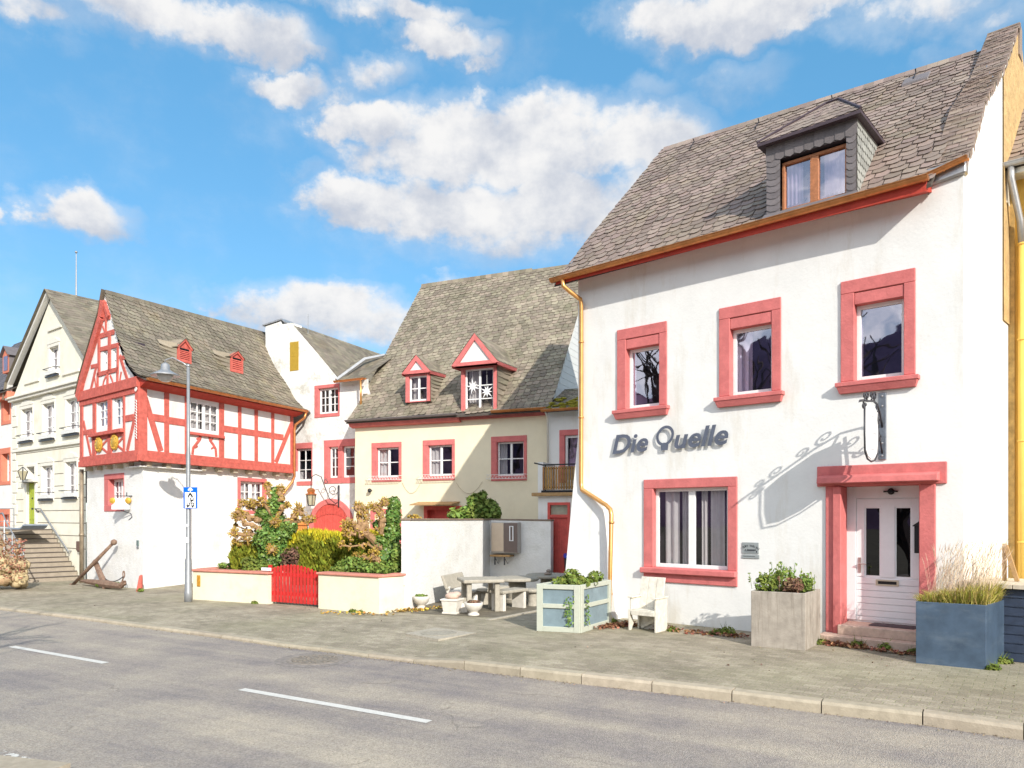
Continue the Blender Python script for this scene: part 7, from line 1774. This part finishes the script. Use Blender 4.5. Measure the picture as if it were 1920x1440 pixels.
# anchor leaning on the wall
c = G(200, 1108); Pn = PL(PLl.w(PLl.px(195, 1105)[0], 0, .35), PLl.u); X = lambda x, y: Pn.px(x, y)
t = thing('ship_anchor', 'large rusty ship anchor with a slanting stock, resting against the white house corner', 'anchor', Pn.w(0, 0))
m = MB()
a, b = X(170, 1053), X(208, 1103); m.tube([Pn.w(a[0], a[1], -.12), Pn.w((a[0] + b[0]) / 2, (a[1] + b[1]) / 2, 0), Pn.w(b[0], b[1], .1)], [.075, .08, .11], 6); m.build('shank', RUST, t)
m = MB(); a, b = X(203, 1017), X(148, 1098); pa, pb = Pn.w(a[0], a[1], -.15), Pn.w(b[0], b[1], .2); m.tube([pa, pa.lerp(pb, .45), pa.lerp(pb, .55), pb], [.04, .055, .055, .045], 8); m.ball(pa, .085, 9); m.ball(pb, .085, 9); m.build('stock', RUST, t, smooth=True)
m = MB(); pts = []
for x, y in ((161, 1094), (172, 1101), (188, 1105), (208, 1106), (224, 1104), (236, 1100), (243, 1093)):
    q = X(x, y); pts.append(Pn.w(q[0], max(.06, q[1]), .12))
m.tube(pts, [.03, .07, .09, .11, .09, .07, .03], 7)
m.build('arms', RUST, t)
m = MB(); q = X(239, 1094); m.hexa([Pn.w(q[0] - .14, q[1] - .08, .2), Pn.w(q[0] + .02, q[1] - .03, .2), Pn.w(q[0] + .02, q[1] - .03, .02), Pn.w(q[0] - .14, q[1] - .08, .02), Pn.w(q[0] - .05, q[1] + .06, .16), Pn.w(q[0] + .09, q[1] + .10, .16), Pn.w(q[0] + .09, q[1] + .1, .06), Pn.w(q[0] - .05, q[1] + .06, .06)]); m.build('fluke', RUST, t, bevel=.02)
m = MB(); q = X(232, 1077)
m.tube([Pn.w(q[0] + .06 * math.cos(a), q[1] + .09 * math.sin(a), .0) for a in [i * .4488 for i in range(15)]], .016, 5); m.tube([Pn.w(q[0] - .02, q[1] - .09, 0), Pn.w(q[0] - .14, q[1] - .25, .0)], .02, 5); m.build('shackle', RUST, t)
m = MB(); a = X(196, 1083); m.tube([Pn.w(a[0] + (q[0] - a[0]) * i / 10, a[1] + (q[1] - .06 - a[1]) * i / 10 - .12 * (1 - (i / 5 - 1) ** 2), .02) for i in range(11)], .014, 5); m.build('chain', DARKMETAL, t)

# ================================================================== plants in the garden
def limb(m, pts, r_): m.tube(pts, r_, 7)
def knob(m, tw, c, r_, n=26, up=V((0, 0, 1))):
    for _ in range(5): m.ball(c + V((rnd.gauss(0, r_ * .35), rnd.gauss(0, r_ * .3), rnd.gauss(0, r_ * .35))), r_ * rnd.uniform(.3, .5), 6)
    for _ in range(n * 2):
        d = (V((rnd.gauss(0, 1), rnd.gauss(0, 1), rnd.gauss(.4, .9)))).normalized(); p_ = c + d * r_ * .7; l = r_ * rnd.uniform(.5, 1.0)
        s_ = d.orthogonal().normalized() * .013; tw.poly([p_ - s_, p_ + s_, p_ + d * l]); s2 = d.cross(s_); tw.poly([p_ - s2, p_ + s2, p_ + d * l])
        for _j in range(1): tw.leaf(p_ + d * l * rnd.uniform(.6, 1.0), V((rnd.gauss(0, 1), rnd.gauss(0, 1), rnd.gauss(0, 1))), .035, 1.4)
def pollard(nm, lab, base, trunk, limbs, ivy, Z):
    t = thing(nm, lab, 'tree', base); m = MB(); tw = MB()
    limb(m, trunk[0], trunk[1])
    for pts, r0_, kn in limbs:
        P3 = [Pz(x, y, Z + dz) for x, y, dz in pts]; k = len(P3)
        # bend a little
        Q = []
        for i in range(k - 1):
            Q.append(P3[i]); mid = P3[i].lerp(P3[i + 1], .5) + V((rnd.gauss(0, .03), rnd.gauss(0, .04), rnd.gauss(0, .03))); Q.append(mid)
        Q.append(P3[-1]); kk = len(Q); limb(m, Q, [r0_ * (1 - .45 * i / (kk - 1)) * rnd.uniform(.9, 1.12) for i in range(kk)])
        for i in range(1, kk):
            if rnd.random() < .6: m.ball(Q[i] + V((rnd.gauss(0, .02), 0, rnd.gauss(0, .02))), r0_ * rnd.uniform(.8, 1.15), 6)
        knob(m, tw, P3[-1], kn * .85)
        for i in range(int(kk * 1.5)):
            q = Q[rnd.randrange(1, kk)]; knob(m, tw, q + V((rnd.gauss(0, .03), -.03, rnd.gauss(0, .05))), kn * .38, 4)
    m.build('trunk', BARK, t); tw.build('twigs', TWIG, t)
    m = MB()
    for (x, y, dz, rx, rz, nn) in ivy:
        c = Pz(x, y, Z + dz); k = Z / F; m.leaves(c, (rx * k, min(rx * k, .38), rz * k), int(nn * 1.35), .068, 1.05, .7, .3)
    m.build('ivy', IVY, t)
    return t
Z = 17.6
b = Pz(515, 1100, Z); b.z = .45
tp = [b, Pz(513, 1040, Z), Pz(514, 985, Z), Pz(516, 940, Z), Pz(520, 916, Z)]
L1 = [([(510, 985, 0), (480, 972, -.15), (462, 966, -.2), (446, 968, -.25)], .085, .15), ([(508, 1000, 0), (482, 990, -.2), (460, 983, -.3), (448, 962, -.3)], .07, .11), ([(510, 960, 0), (490, 950, -.15), (472, 944, -.2)], .06, .11), ([(505, 970, .1), (486, 962, -.1), (455, 945, -.1)], .055, .11),
      ([(508, 1012, 0), (480, 1006, -.1), (458, 1003, -.2), (440, 1000, -.2)], .07, .12), ([(480, 1004, -.1), (462, 992, -.2), (442, 985, -.1)], .028, .04), ([(505, 1020, 0), (480, 1014, 0), (450, 1021, -.1)], .03, .06), ([(480, 1010, -.1), (460, 1012, -.2), (440, 1016, -.2)], .03, .06),
      ([(516, 985, 0), (538, 978, -.15), (552, 968, -.2), (560, 956, -.2)], .085, .16), ([(538, 980, -.15), (558, 978, -.1), (572, 976, -.1), (583, 974, -.1)], .055, .10), ([(516, 950, 0), (528, 935, -.1), (526, 918, -.1)], .07, .11), ([(514, 945, 0), (505, 925, -.1), (502, 912, 0)], .06, .09), ([(516, 965, 0), (530, 955, -.2), (538, 948, -.2)], .05, .09), ([(514, 1025, -.2), (508, 1030, -.4), (510, 1032, -.45)], .06, .12), ([(514, 975, -.2), (515, 980, -.4)], .06, .11), ([(512, 968, -.1), (492, 940, -.3)], .05, .12)]
iv = [(517, 925, 0, 12, 14, 300), (516, 950, 0, 17, 22, 650), (514, 985, 0, 26, 26, 1100), (508, 1010, -.05, 33, 28, 1500), (512, 1040, -.05, 28, 28, 1200), (510, 1062, -.05, 25, 16, 700), (540, 988, -.1, 18, 14, 450), (492, 960, -.1, 12, 10, 220), (530, 1000, -.1, 18, 16, 500), (473, 945, -.15, 7, 6, 90), (490, 965, -.1, 12, 7, 150)]
pollard('pollarded_tree', 'ivy covered pollarded tree with many stubby knobbed limbs, left of the hedge', b, (tp, [.17, .16, .15, .12, .07]), L1, iv, Z)
Z = 16.6
b = Pz(722, 1100, Z); b.z = .5
tp = [b, Pz(728, 1060, Z), Pz(735, 1010, Z), Pz(738, 970, Z), Pz(735, 945, Z)]
L2 = [([(716, 1028, -.1), (698, 1010, -.25), (680, 1000, -.3), (668, 990, -.3), (655, 985, -.3)], .085, .13), ([(675, 996, -.3), (678, 980, -.3), (674, 965, -.3), (672, 952, -.3)], .09, .13), ([(690, 1004, -.2), (686, 975, -.2), (688, 960, -.2), (683, 956, -.2)], .05, .08), ([(716, 1000, 0), (716, 975, -.1), (708, 958, -.2), (703, 952, -.2)], .08, .14), ([(708, 958, -.2), (716, 946, -.2), (722, 942, -.2)], .07, .11), ([(668, 1002, -.3), (655, 1010, -.4), (648, 998, -.4)], .05, .08), ([(670, 990, -.3), (652, 975, -.3), (650, 990, -.3)], .05, .11), ([(700, 985, 0), (690, 975, .1), (684, 970, .1)], .018, .03), ([(715, 1040, -.1), (690, 1020, -.4), (676, 1022, -.4), (640, 1022, -.5)], .03, .07), ([(712, 1055, -.2), (695, 1048, -.4), (668, 1046, -.4)], .05, .12), ([(712, 1050, -.3), (700, 1040, -.45)], .06, .13)]
iv = [(738, 945, 0, 13, 14, 350), (737, 970, 0, 15, 22, 650), (736, 1000, 0, 16, 26, 800), (730, 1030, 0, 20, 22, 800), (718, 1050, -.1, 26, 18, 800), (708, 1015, -.1, 16, 10, 280), (728, 1065, 0, 26, 14, 600), (742, 960, 0, 9, 26, 350), (706, 984, 0, 6, 10, 90)]
pollard('pollarded_tree', 'pollarded tree leaning left with an ivy clad trunk, beside the white screen wall', b, (tp, [.15, .14, .13, .10, .06]), L2, iv, Z)
# conifer hedge, golden on top
def hedge(nm, lab, x0, x1, y0, y1, Zc, dep, ng, ny):
    a, c_ = Pz(x0, y1, Zc), Pz(x1, y0, Zc); t = thing(nm, lab, 'hedge', (a.x, Zc, max(0, a.z)))
    g = MB(); yl = MB(); W_ = c_.x - a.x; Hh = c_.z - a.z
    def prof(s_): return 1 - .16 * (2 * s_ - 1) ** 4 + .05 * math.sin(s_ * 9)
    for _ in range(ng):
        s_ = rnd.random(); v_ = rnd.random(); top = prof(s_) * Hh
        face = rnd.random()
        if face < .6: p_ = V((a.x + W_ * s_, Zc - dep / 2 * (1 - .25 * v_) + rnd.gauss(0, .05) + .06 * math.sin(s_ * 21 + v_ * 7), a.z + top * v_))
        else: p_ = V((a.x + W_ * s_, Zc + dep * rnd.uniform(-.4, .5), a.z + top * (1 - .05 * rnd.random())))
        d = V((rnd.gauss(0, .35), -.5 + rnd.gauss(0, .3), .8)).normalized(); l = rnd.uniform(.07, .16); w_ = d.cross(V((rnd.gauss(0, 1), rnd.gauss(0, 1), rnd.gauss(0, 1)))).normalized() * .018
        g.poly([p_ - w_, p_ + d * l * .6 - w_ * 1.2, p_ + d * l, p_ + d * l * .6 + w_ * 1.2, p_ + w_])
    for _ in range(ny):
        s_ = rnd.random(); top = prof(s_) * Hh; p_ = V((a.x + W_ * s_, Zc + dep * rnd.uniform(-.5, .5), a.z + top * rnd.uniform(.84, 1.04)))
        d = V((rnd.gauss(0, .3), rnd.gauss(-.1, .3), 1)).normalized(); l = rnd.uniform(.08, .2); w_ = d.cross(V((rnd.gauss(0, 1), rnd.gauss(0, 1), .1))).normalized() * .014
        yl.poly([p_ - w_, p_ + d * l * .6 - w_, p_ + d * l, p_ + d * l * .6 + w_, p_ + w_])
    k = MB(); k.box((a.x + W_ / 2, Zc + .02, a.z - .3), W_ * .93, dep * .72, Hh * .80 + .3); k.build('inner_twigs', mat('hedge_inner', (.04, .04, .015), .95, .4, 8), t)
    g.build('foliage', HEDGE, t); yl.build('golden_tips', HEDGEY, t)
hedge('conifer_hedge', 'clipped conifer hedge, green below with golden yellow tips, behind the red gate', 546, 716, 1006, 1072, 18.0, .9, 9000, 7500)
hedge('conifer_hedge', 'small dark conifer bush left of the ivy covered tree', 444, 496, 1025, 1068, 17.9, .7, 2600, 500)
m = MB(); m.leaves(Pz(543, 1048, 17.35), (.24, .2, .26), 260, .05, 2.4, .2); m.leaves(Pz(552, 1040, 17.4), (.12, .1, .2), 120, .045, 2.4, .2); single(m, 'dead_shrub', mat('dead_brown_shrub', (.15, .085, .055), .9, .3, 4, island=.5), 'dry brown shrub between the ivy tree and the yellow hedge', 'shrub', Pz(545, 1070, 17.35))
m = MB()
for x, y, rx, rz in ((660, 1058, .32, .2), (690, 1066, .35, .16), (720, 1066, .3, .16), (640, 1068, .25, .12), (745, 1040, .12, .28), (740, 1062, .2, .16)): m.leaves(Pz(x, y, 16.0), (rx, .25, rz), 420, .06, 1.3, .5)
single(m, 'ground_shrub', SHRUB, 'mixed green shrub spilling behind the right low wall', 'shrub', Pz(690, 1075, 16.0))
m = MB()
for x, y, rx, rz in ((468, 1055, .2, .15), (476, 1066, .25, .1), (490, 1062, .2, .14)): m.leaves(Pz(x, y, 17.1), (rx, .2, rz), 260, .06, 1.4, .5)
single(m, 'ground_shrub', WEED, 'low olive shrub at the foot of the ivy covered tree', 'shrub', Pz(478, 1070, 17.1))
for i, x in enumerate((418, 434)):
    m = MB(); c = Pz(x, 1060, 17.9); c.z = .6; top = Pz(x, 1056 if i == 0 else 1059, 17.9)
    for _ in range(9): m.tube([c, c + V((rnd.gauss(0, .09), rnd.gauss(0, .08), rnd.uniform(.1, .2)))], .008, 4)
    m.leaves(c + V((0, 0, .17)), (.12, .1, .06), 90, .05, 1.4); single(m, 'seedling', SHRUB, ('taller seedling with a tuft of leaves in the bed behind the left low wall', 'smaller right hand seedling in the bed behind the left low wall')[i], 'plant', c)
# bush behind the screen wall
m = MB(); Zb = 20.6
for x, y, rx, rz, nn in ((895, 945, 20, 22, 700), (912, 955, 24, 20, 800), (885, 962, 30, 14, 600), (860, 966, 24, 8, 300), (905, 930, 8, 12, 120), (930, 962, 10, 16, 180), (850, 960, 10, 8, 90)):
    m.leaves(Pz(x, y, Zb), (rx * Zb / F, .35, rz * Zb / F), nn, .10, 1.5, .3, .5)
m.leaves(Pz(895, 990, Zb), (.9, .4, .4), 400, .1, 1.5)
t = thing('garden_bush', 'bright green leafy bush showing above the white screen wall', 'bush', (Pz(895, 1000, Zb).x, Zb, 0)); m.build('foliage', SHRUB, t)
m = MB()
for _ in range(14): x = rnd.gauss(0, .5); m.tube([V((Pz(895, 1000, Zb).x + x * .3, Zb, 0)), Pz(895, 950, Zb) + V((x * .5, rnd.gauss(0, .1), rnd.uniform(-.2, .25)))], .012, 4)
m.build('stems', BARK, t)
m = MB(); m.leaves(Pz(776, 970, 16.2), (.15, .12, .07), 90, .05, 1.4); single(m, 'wall_plant', TWIG, 'dry ochre plant growing at the left end of the screen wall top', 'plant', Pz(776, 974, 16.2))
# weeds and litter along the walls
ws = [(1262, 1184, .10), (1360, 1188, .20), (1340, 1190, .1), (1665, 1218, .16), (1610, 1213, .16), (1712, 1225, .10), (1535, 1208, .12), (1062, 1181, .08), (1148, 1168, .12), (477, 1132, .08), (660, 1148, .08), (676, 1150, .08), (720, 1149, .08), (1880, 1244, .14), (1862, 1256, .1), (264, 1108, .09), (185, 1098, .09), (220, 1097, .12)]
wl = ['small weed under the guesthouse window wall', 'broad mossy weed at the foot of the guesthouse wall near the concrete planter', 'small weed left of the broad mossy one by the guesthouse wall', 'weed growing before the pinkish step, beside the blue planter', 'weed growing before the pinkish step, nearer the concrete planter', 'tiny weed at the left foot of the blue planter', 'grass clump at the right foot of the concrete planter', 'tiny weed under the front of the sage planter', 'green weed at the foot of the copper downpipe', 'weed at the bend of the left low wall', 'weed at the middle of the right low wall, the left of two', 'weed at the middle of the right low wall, the right of two', 'weed at the corner of the right low wall', 'grass tuft behind the right corner of the blue planter', 'grass blades at the front right corner of the blue planter', 'yellow weed beside the red guard stone', 'green weed under the left side of the anchor', 'green weed under the right arm of the anchor']
for (x, y, r_), lab in zip(ws, wl):
    c = G(x, y); m = MB(); m.leaves(c + V((0, 0, .02)), (r_, r_ * .5, r_ * .5), int(120 + 600 * r_), .035, 1.9, .3, .6)
    for _ in range(12):
        d = V((rnd.gauss(0, .5), rnd.gauss(0, .4), 1)).normalized(); blade(m, c + V((rnd.gauss(0, r_ * .3), rnd.gauss(0, r_ * .2), 0)), c + d * r_ * rnd.uniform(.7, 1.5), .006, .01)
    single(m, 'weed', WEED, lab, 'weed', c, 'weeds along the walls')
m = MB()
def litter(x0, y0, x1, y1, nn, sp):
    for _ in range(nn):
        k = rnd.random(); q = G(x0 + (x1 - x0) * k, y0 + (y1 - y0) * k) + V((rnd.gauss(0, sp), rnd.gauss(0, sp * 1.3), .01 + abs(rnd.gauss(0, .02)))); m.leaf(q, V((rnd.gauss(0, .6), rnd.gauss(0, .6), 1)), rnd.uniform(.03, .065), 1.4)
litter(1120, 1178, 1180, 1172, 420, .08); litter(1180, 1172, 1260, 1182, 330, .07); litter(1260, 1184, 1400, 1196, 160, .05); litter(1545, 1208, 1610, 1214, 320, .07); litter(1610, 1216, 1716, 1230, 110, .05)
tag(m.build('leaf_litter', LITTER, kind='stuff'), 'reddish fallen leaves drifted along the foot of the guesthouse', 'leaves')
m = MB(); litter(735, 1148, 800, 1144, 200, .07); litter(820, 1140, 850, 1145, 60, .07); litter(600, 1150, 740, 1155, 60, .05)
tag(m.build('leaf_litter', mat('yellow_fallen_leaves', (.42, .27, .06), .85, .2, 3, island=.5), kind='stuff'), 'yellowed fallen leaves at the foot of the low wall and screen wall', 'leaves')

# ================================================================== bare trees and hillside across the road, seen only as reflections and shadows
def bare_tree(loc, h, seed, RT=.021):
    r2 = random.Random(seed); m = MB()
    def grow(p_, d, l, r_, dep):
        k = 3; pts = [p_]; dd = d.copy()
        for i in range(k): dd = (dd + V((r2.gauss(0, .16), r2.gauss(0, .16), r2.gauss(.05, .1)))).normalized(); pts.append(pts[-1] + dd * l / k)
        m.tube(pts, [r_ * (1 - .35 * i / k) for i in range(k + 1)], 5 if dep > 2 else 3, cap=False)
        if dep == 0: return
        for i in range(3):
            q = pts[-1] if i < 2 else pts[r2.choice((1, 2))]; a = R(r2.uniform(20, 55)); ax = dd.orthogonal().normalized(); ax.rotate(__import__('mathutils').Quaternion(dd, r2.uniform(0, 6.28)))
            nd = (dd * math.cos(a) + ax * math.sin(a)); grow(q, nd, l * r2.uniform(.62, .82), r_ * .58, dep - 1)
    grow(V(loc), V((0, 0, 1)), h * .3, h * RT, 4)
    return m
tl = ['bare winter tree across the road, reflected in the left upper window', 'bare winter tree across the road, reflected in the middle upper window', 'bare winter tree across the road, reflected in the right upper window', 'bare winter tree across the road that throws branch shadows on the left pavement']
for i, (loc, h) in enumerate((((-16.5, 7.4, -.4), 16), ((-12.5, 3.8, -.4), 16), ((-9.5, -.6, -.4), 17), ((-5.6, 2.6, -.4), 8.6))):
    m = bare_tree(loc, h, 11 + i); single(m, 'bare_tree', TREEB, tl[i], 'tree', loc, 'bare trees across the road')
m = MB(); N_ = 60
prev = None
for i in range(N_ + 1):
    a = R(160 + 175 * i / N_); r_ = 230; hgt = 54 + 10 * math.sin(i * .4) + 6 * math.sin(i * 1.3) + rnd.uniform(-1.5, 1.5)
    q = [V((r_ * .55 * math.cos(a), r_ * .55 * math.sin(a), -.4)), V((r_ * .8 * math.cos(a), r_ * .8 * math.sin(a), hgt * .6)), V((r_ * math.cos(a), r_ * math.sin(a), hgt))]
    if prev:
        for k in range(2): m.poly([prev[k], prev[k + 1], q[k + 1], q[k]])
    prev = q
m.build('hill', HILLM, kind='structure')

# ================================================================== sun, sky, camera
sl = bpy.data.lights.new('sun', 'SUN'); sl.energy = SUN_E; sl.angle = R(.5); sl.color = (1.0, .95, .865)
so = bpy.data.objects.new('sun', sl); col.objects.link(so); so.rotation_euler = (-SUN).to_track_quat('-Z', 'Y').to_euler()
wd = bpy.data.worlds.new('World'); sc.world = wd; wd.use_nodes = True
nt = wd.node_tree; N = nt.nodes; L = nt.links; bg = N['Background']
sky = N.new('ShaderNodeTexSky'); sky.sky_type = 'NISHITA'; sky.sun_disc = False
sky.sun_elevation = math.asin(SUN.z); sky.sun_rotation = math.atan2(SUN.x, SUN.y); sky.altitude = 100; sky.air_density = 1.0; sky.dust_density = .3; sky.ozone_density = 2.0
def nd(t, **k):
    x = N.new(t)
    for a, b in k.items(): setattr(x, a, b)
    return x
def mth(op, a, b=None, c=None):
    x = nd('ShaderNodeMath', operation=op)
    for i, y in enumerate((a, b, c)):
        if y is None: continue
        if isinstance(y, (int, float)): x.inputs[i].default_value = y
        else: L.new(y, x.inputs[i])
    return x.outputs[0]
tc = nd('ShaderNodeTexCoord'); sx = nd('ShaderNodeSeparateXYZ'); L.new(tc.outputs['Generated'], sx.inputs[0])
az = mth('ARCTAN2', sx.outputs[0], sx.outputs[1]); el = mth('ARCSINE', sx.outputs[2])
cb = nd('ShaderNodeCombineXYZ'); L.new(az, cb.inputs[0]); L.new(mth('MULTIPLY', el, 1.25), cb.inputs[1])
n1 = nd('ShaderNodeTexNoise'); n1.inputs['Scale'].default_value = 5.5; n1.inputs['Detail'].default_value = 10; n1.inputs['Roughness'].default_value = .58; L.new(cb.outputs[0], n1.inputs['Vector'])
n2 = nd('ShaderNodeTexNoise'); n2.inputs['Scale'].default_value = 14; n2.inputs['Detail'].default_value = 9; n2.inputs['Roughness'].default_value = .6; L.new(cb.outputs[0], n2.inputs['Vector'])
wv = nd('ShaderNodeVectorMath', operation='MULTIPLY_ADD'); wv.inputs[1].default_value = (.10, .07, 0); L.new(n2.outputs['Color'], wv.inputs[0])
ofs = nd('ShaderNodeCombineXYZ'); L.new(mth('SUBTRACT', az, .05), ofs.inputs[0]); L.new(mth('SUBTRACT', el, .035), ofs.inputs[1]); L.new(ofs.outputs[0], wv.inputs[2])
blobs = [(700, 235, 110, 45, 1), (900, 285, 260, 95, 1.15), (1130, 270, 190, 85, 1.05), (1010, 215, 160, 50, .9), (690, 385, 120, 55, .9), (880, 400, 200, 75, 1), (1060, 390, 180, 95, 1), (960, 455, 230, 55, .7), (1180, 340, 120, 80, .8),
         (250, 10, 300, 70, .95), (430, 55, 160, 58, .95), (60, 10, 150, 40, .7), (560, 95, 50, 22, .6), (120, 80, 50, 35, .35), (840, 75, 100, 45, .9), (720, 15, 200, 30, .8), (905, 110, 40, 28, .6), (545, 165, 85, 38, .75), (700, 140, 90, 40, .7), (640, 180, 60, 30, .5),
         (1360, 35, 210, 68, 1.05), (1230, 35, 120, 55, .8), (1500, 10, 220, 50, 1), (1720, 10, 220, 60, .75), (1850, 40, 120, 40, .6), (1590, 70, 50, 20, .4), (1210, 165, 60, 28, .5), (1400, 150, 90, 35, .38), (1780, 95, 120, 35, .4), (150, 400, 95, 52, 1.0), (185, 430, 60, 30, .8), (5, 398, 35, 22, .8), (620, 590, 190, 55, 1.0), (500, 570, 90, 26, .6), (700, 620, 130, 45, .9), (835, 530, 55, 18, .75), (570, 320, 40, 25, .35),
         (-500, 300, 300, 80, .8), (2600, 250, 300, 90, .8)]
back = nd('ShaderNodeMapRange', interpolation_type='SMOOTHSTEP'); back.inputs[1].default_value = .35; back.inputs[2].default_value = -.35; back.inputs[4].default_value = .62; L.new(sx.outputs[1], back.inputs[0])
dens = None; gsum = None; gv = None
sc2 = nd('ShaderNodeSeparateXYZ'); L.new(wv.outputs[0], sc2.inputs[0])
for (x, y, rx, ry, k) in blobs:
    d = ray(x, y).normalized(); a0 = math.atan2(d.x, d.y); e0 = math.asin(d.z)
    ca = abs(math.atan2(ray(x + rx, y).x, 1) - a0); ce = abs(math.asin(ray(x, y - ry).normalized().z) - e0)
    dx = mth('MULTIPLY', mth('SUBTRACT', sc2.outputs[0], a0), 1 / ca); dy = mth('MULTIPLY', mth('SUBTRACT', sc2.outputs[1], e0), 1 / ce)
    r2_ = mth('ADD', mth('MULTIPLY', dx, dx), mth('MULTIPLY', dy, dy))
    g = mth('MULTIPLY', mth('MAXIMUM', mth('SUBTRACT', 1.0, mth('MULTIPLY', r2_, .62)), 0.0), k)
    dens = g if dens is None else mth('MAXIMUM', dens, g)
    gsum = g if gsum is None else mth('ADD', gsum, g)
    v = mth('MULTIPLY', g, dy); gv = v if gv is None else mth('ADD', gv, v)
dens = mth('MAXIMUM', dens, back.outputs[0])      # unseen cloud cover behind and above the camera, added as neutral fill light
rel = mth('DIVIDE', gv, mth('MAXIMUM', gsum, .05))      # above or below the middle of the cloud
fb = mth('MULTIPLY', mth('SUBTRACT', n1.outputs['Fac'], .5), 1.9); fb = mth('ADD', fb, mth('MULTIPLY', mth('SUBTRACT', n2.outputs['Fac'], .5), .9))
dd = mth('ADD', dens, fb)
mr = nd('ShaderNodeMapRange', interpolation_type='SMOOTHSTEP'); mr.inputs[1].default_value = .28; mr.inputs[2].default_value = .82; L.new(dd, mr.inputs[0])
gate = nd('ShaderNodeMapRange', interpolation_type='SMOOTHSTEP'); gate.inputs[1].default_value = .02; gate.inputs[2].default_value = .25; L.new(dens, gate.inputs[0])
fac = mth('MULTIPLY', mr.outputs[0], gate.outputs[0]); fac = mth('MULTIPLY', fac, .97)
vl = nd('ShaderNodeMapRange', interpolation_type='SMOOTHSTEP'); vl.inputs[1].default_value = -.15; vl.inputs[2].default_value = .95; vl.inputs[4].default_value = .38; L.new(mth('ADD', mth('MULTIPLY', dens, 1.25), mth('MULTIPLY', fb, .9)), vl.inputs[0]); fac = mth('MAXIMUM', fac, vl.outputs[0])     # thin veils
sh_ = mth('ADD', mth('MULTIPLY', rel, .55), mth('MULTIPLY', mth('SUBTRACT', n2.outputs['Fac'], .5), 2.6)); sh_ = mth('ADD', sh_, mth('MULTIPLY', mth('SUBTRACT', n1.outputs['Fac'], .5), -1.6))
ms = nd('ShaderNodeMapRange', interpolation_type='SMOOTHSTEP'); ms.inputs[1].default_value = -.75; ms.inputs[2].default_value = .55; L.new(sh_, ms.inputs[0])
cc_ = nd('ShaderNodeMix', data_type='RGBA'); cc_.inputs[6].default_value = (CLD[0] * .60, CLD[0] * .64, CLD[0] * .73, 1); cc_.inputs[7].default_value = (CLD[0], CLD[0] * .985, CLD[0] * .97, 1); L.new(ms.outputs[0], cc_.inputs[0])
hsn = nd('ShaderNodeHueSaturation'); hsn.inputs['Saturation'].default_value = SKYS[0]; hsn.inputs['Value'].default_value = SKYS[1]; hsn.inputs['Hue'].default_value = SKYS[2]; L.new(sky.outputs[0], hsn.inputs['Color'])
fl = nd('ShaderNodeMix', data_type='RGBA'); fl.inputs[0].default_value = .6; L.new(hsn.outputs[0], fl.inputs[6]); fl.inputs[7].default_value = (*SKYF, 1)
mx = nd('ShaderNodeMix', data_type='RGBA'); L.new(fac, mx.inputs[0]); L.new(fl.outputs[2], mx.inputs[6])
bst = nd('ShaderNodeVectorMath', operation='SCALE'); L.new(cc_.outputs[2], bst.inputs[0]); L.new(mth('ADD', mth('MULTIPLY', back.outputs[0], 2.4), 1.0), bst.inputs['Scale'])     # the added cloud out of view is boosted to strengthen the fill
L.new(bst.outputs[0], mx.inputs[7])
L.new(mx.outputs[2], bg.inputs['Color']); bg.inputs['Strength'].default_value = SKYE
cam = bpy.data.cameras.new('camera'); co = bpy.data.objects.new('camera', cam); col.objects.link(co)
co.location = CAM; co.rotation_euler = (R(90), 0, 0); cam.sensor_width = 36; cam.lens = 36 * F / 1920; cam.shift_y = (HY - 720) / 1920; cam.clip_end = 3000; cam.clip_start = .05
sc.camera = co
vs = sc.view_settings; vs.view_transform = 'Standard'; vs.look = 'None'; vs.gamma = 1; vs.exposure = EXPO; vs.use_curve_mapping = False
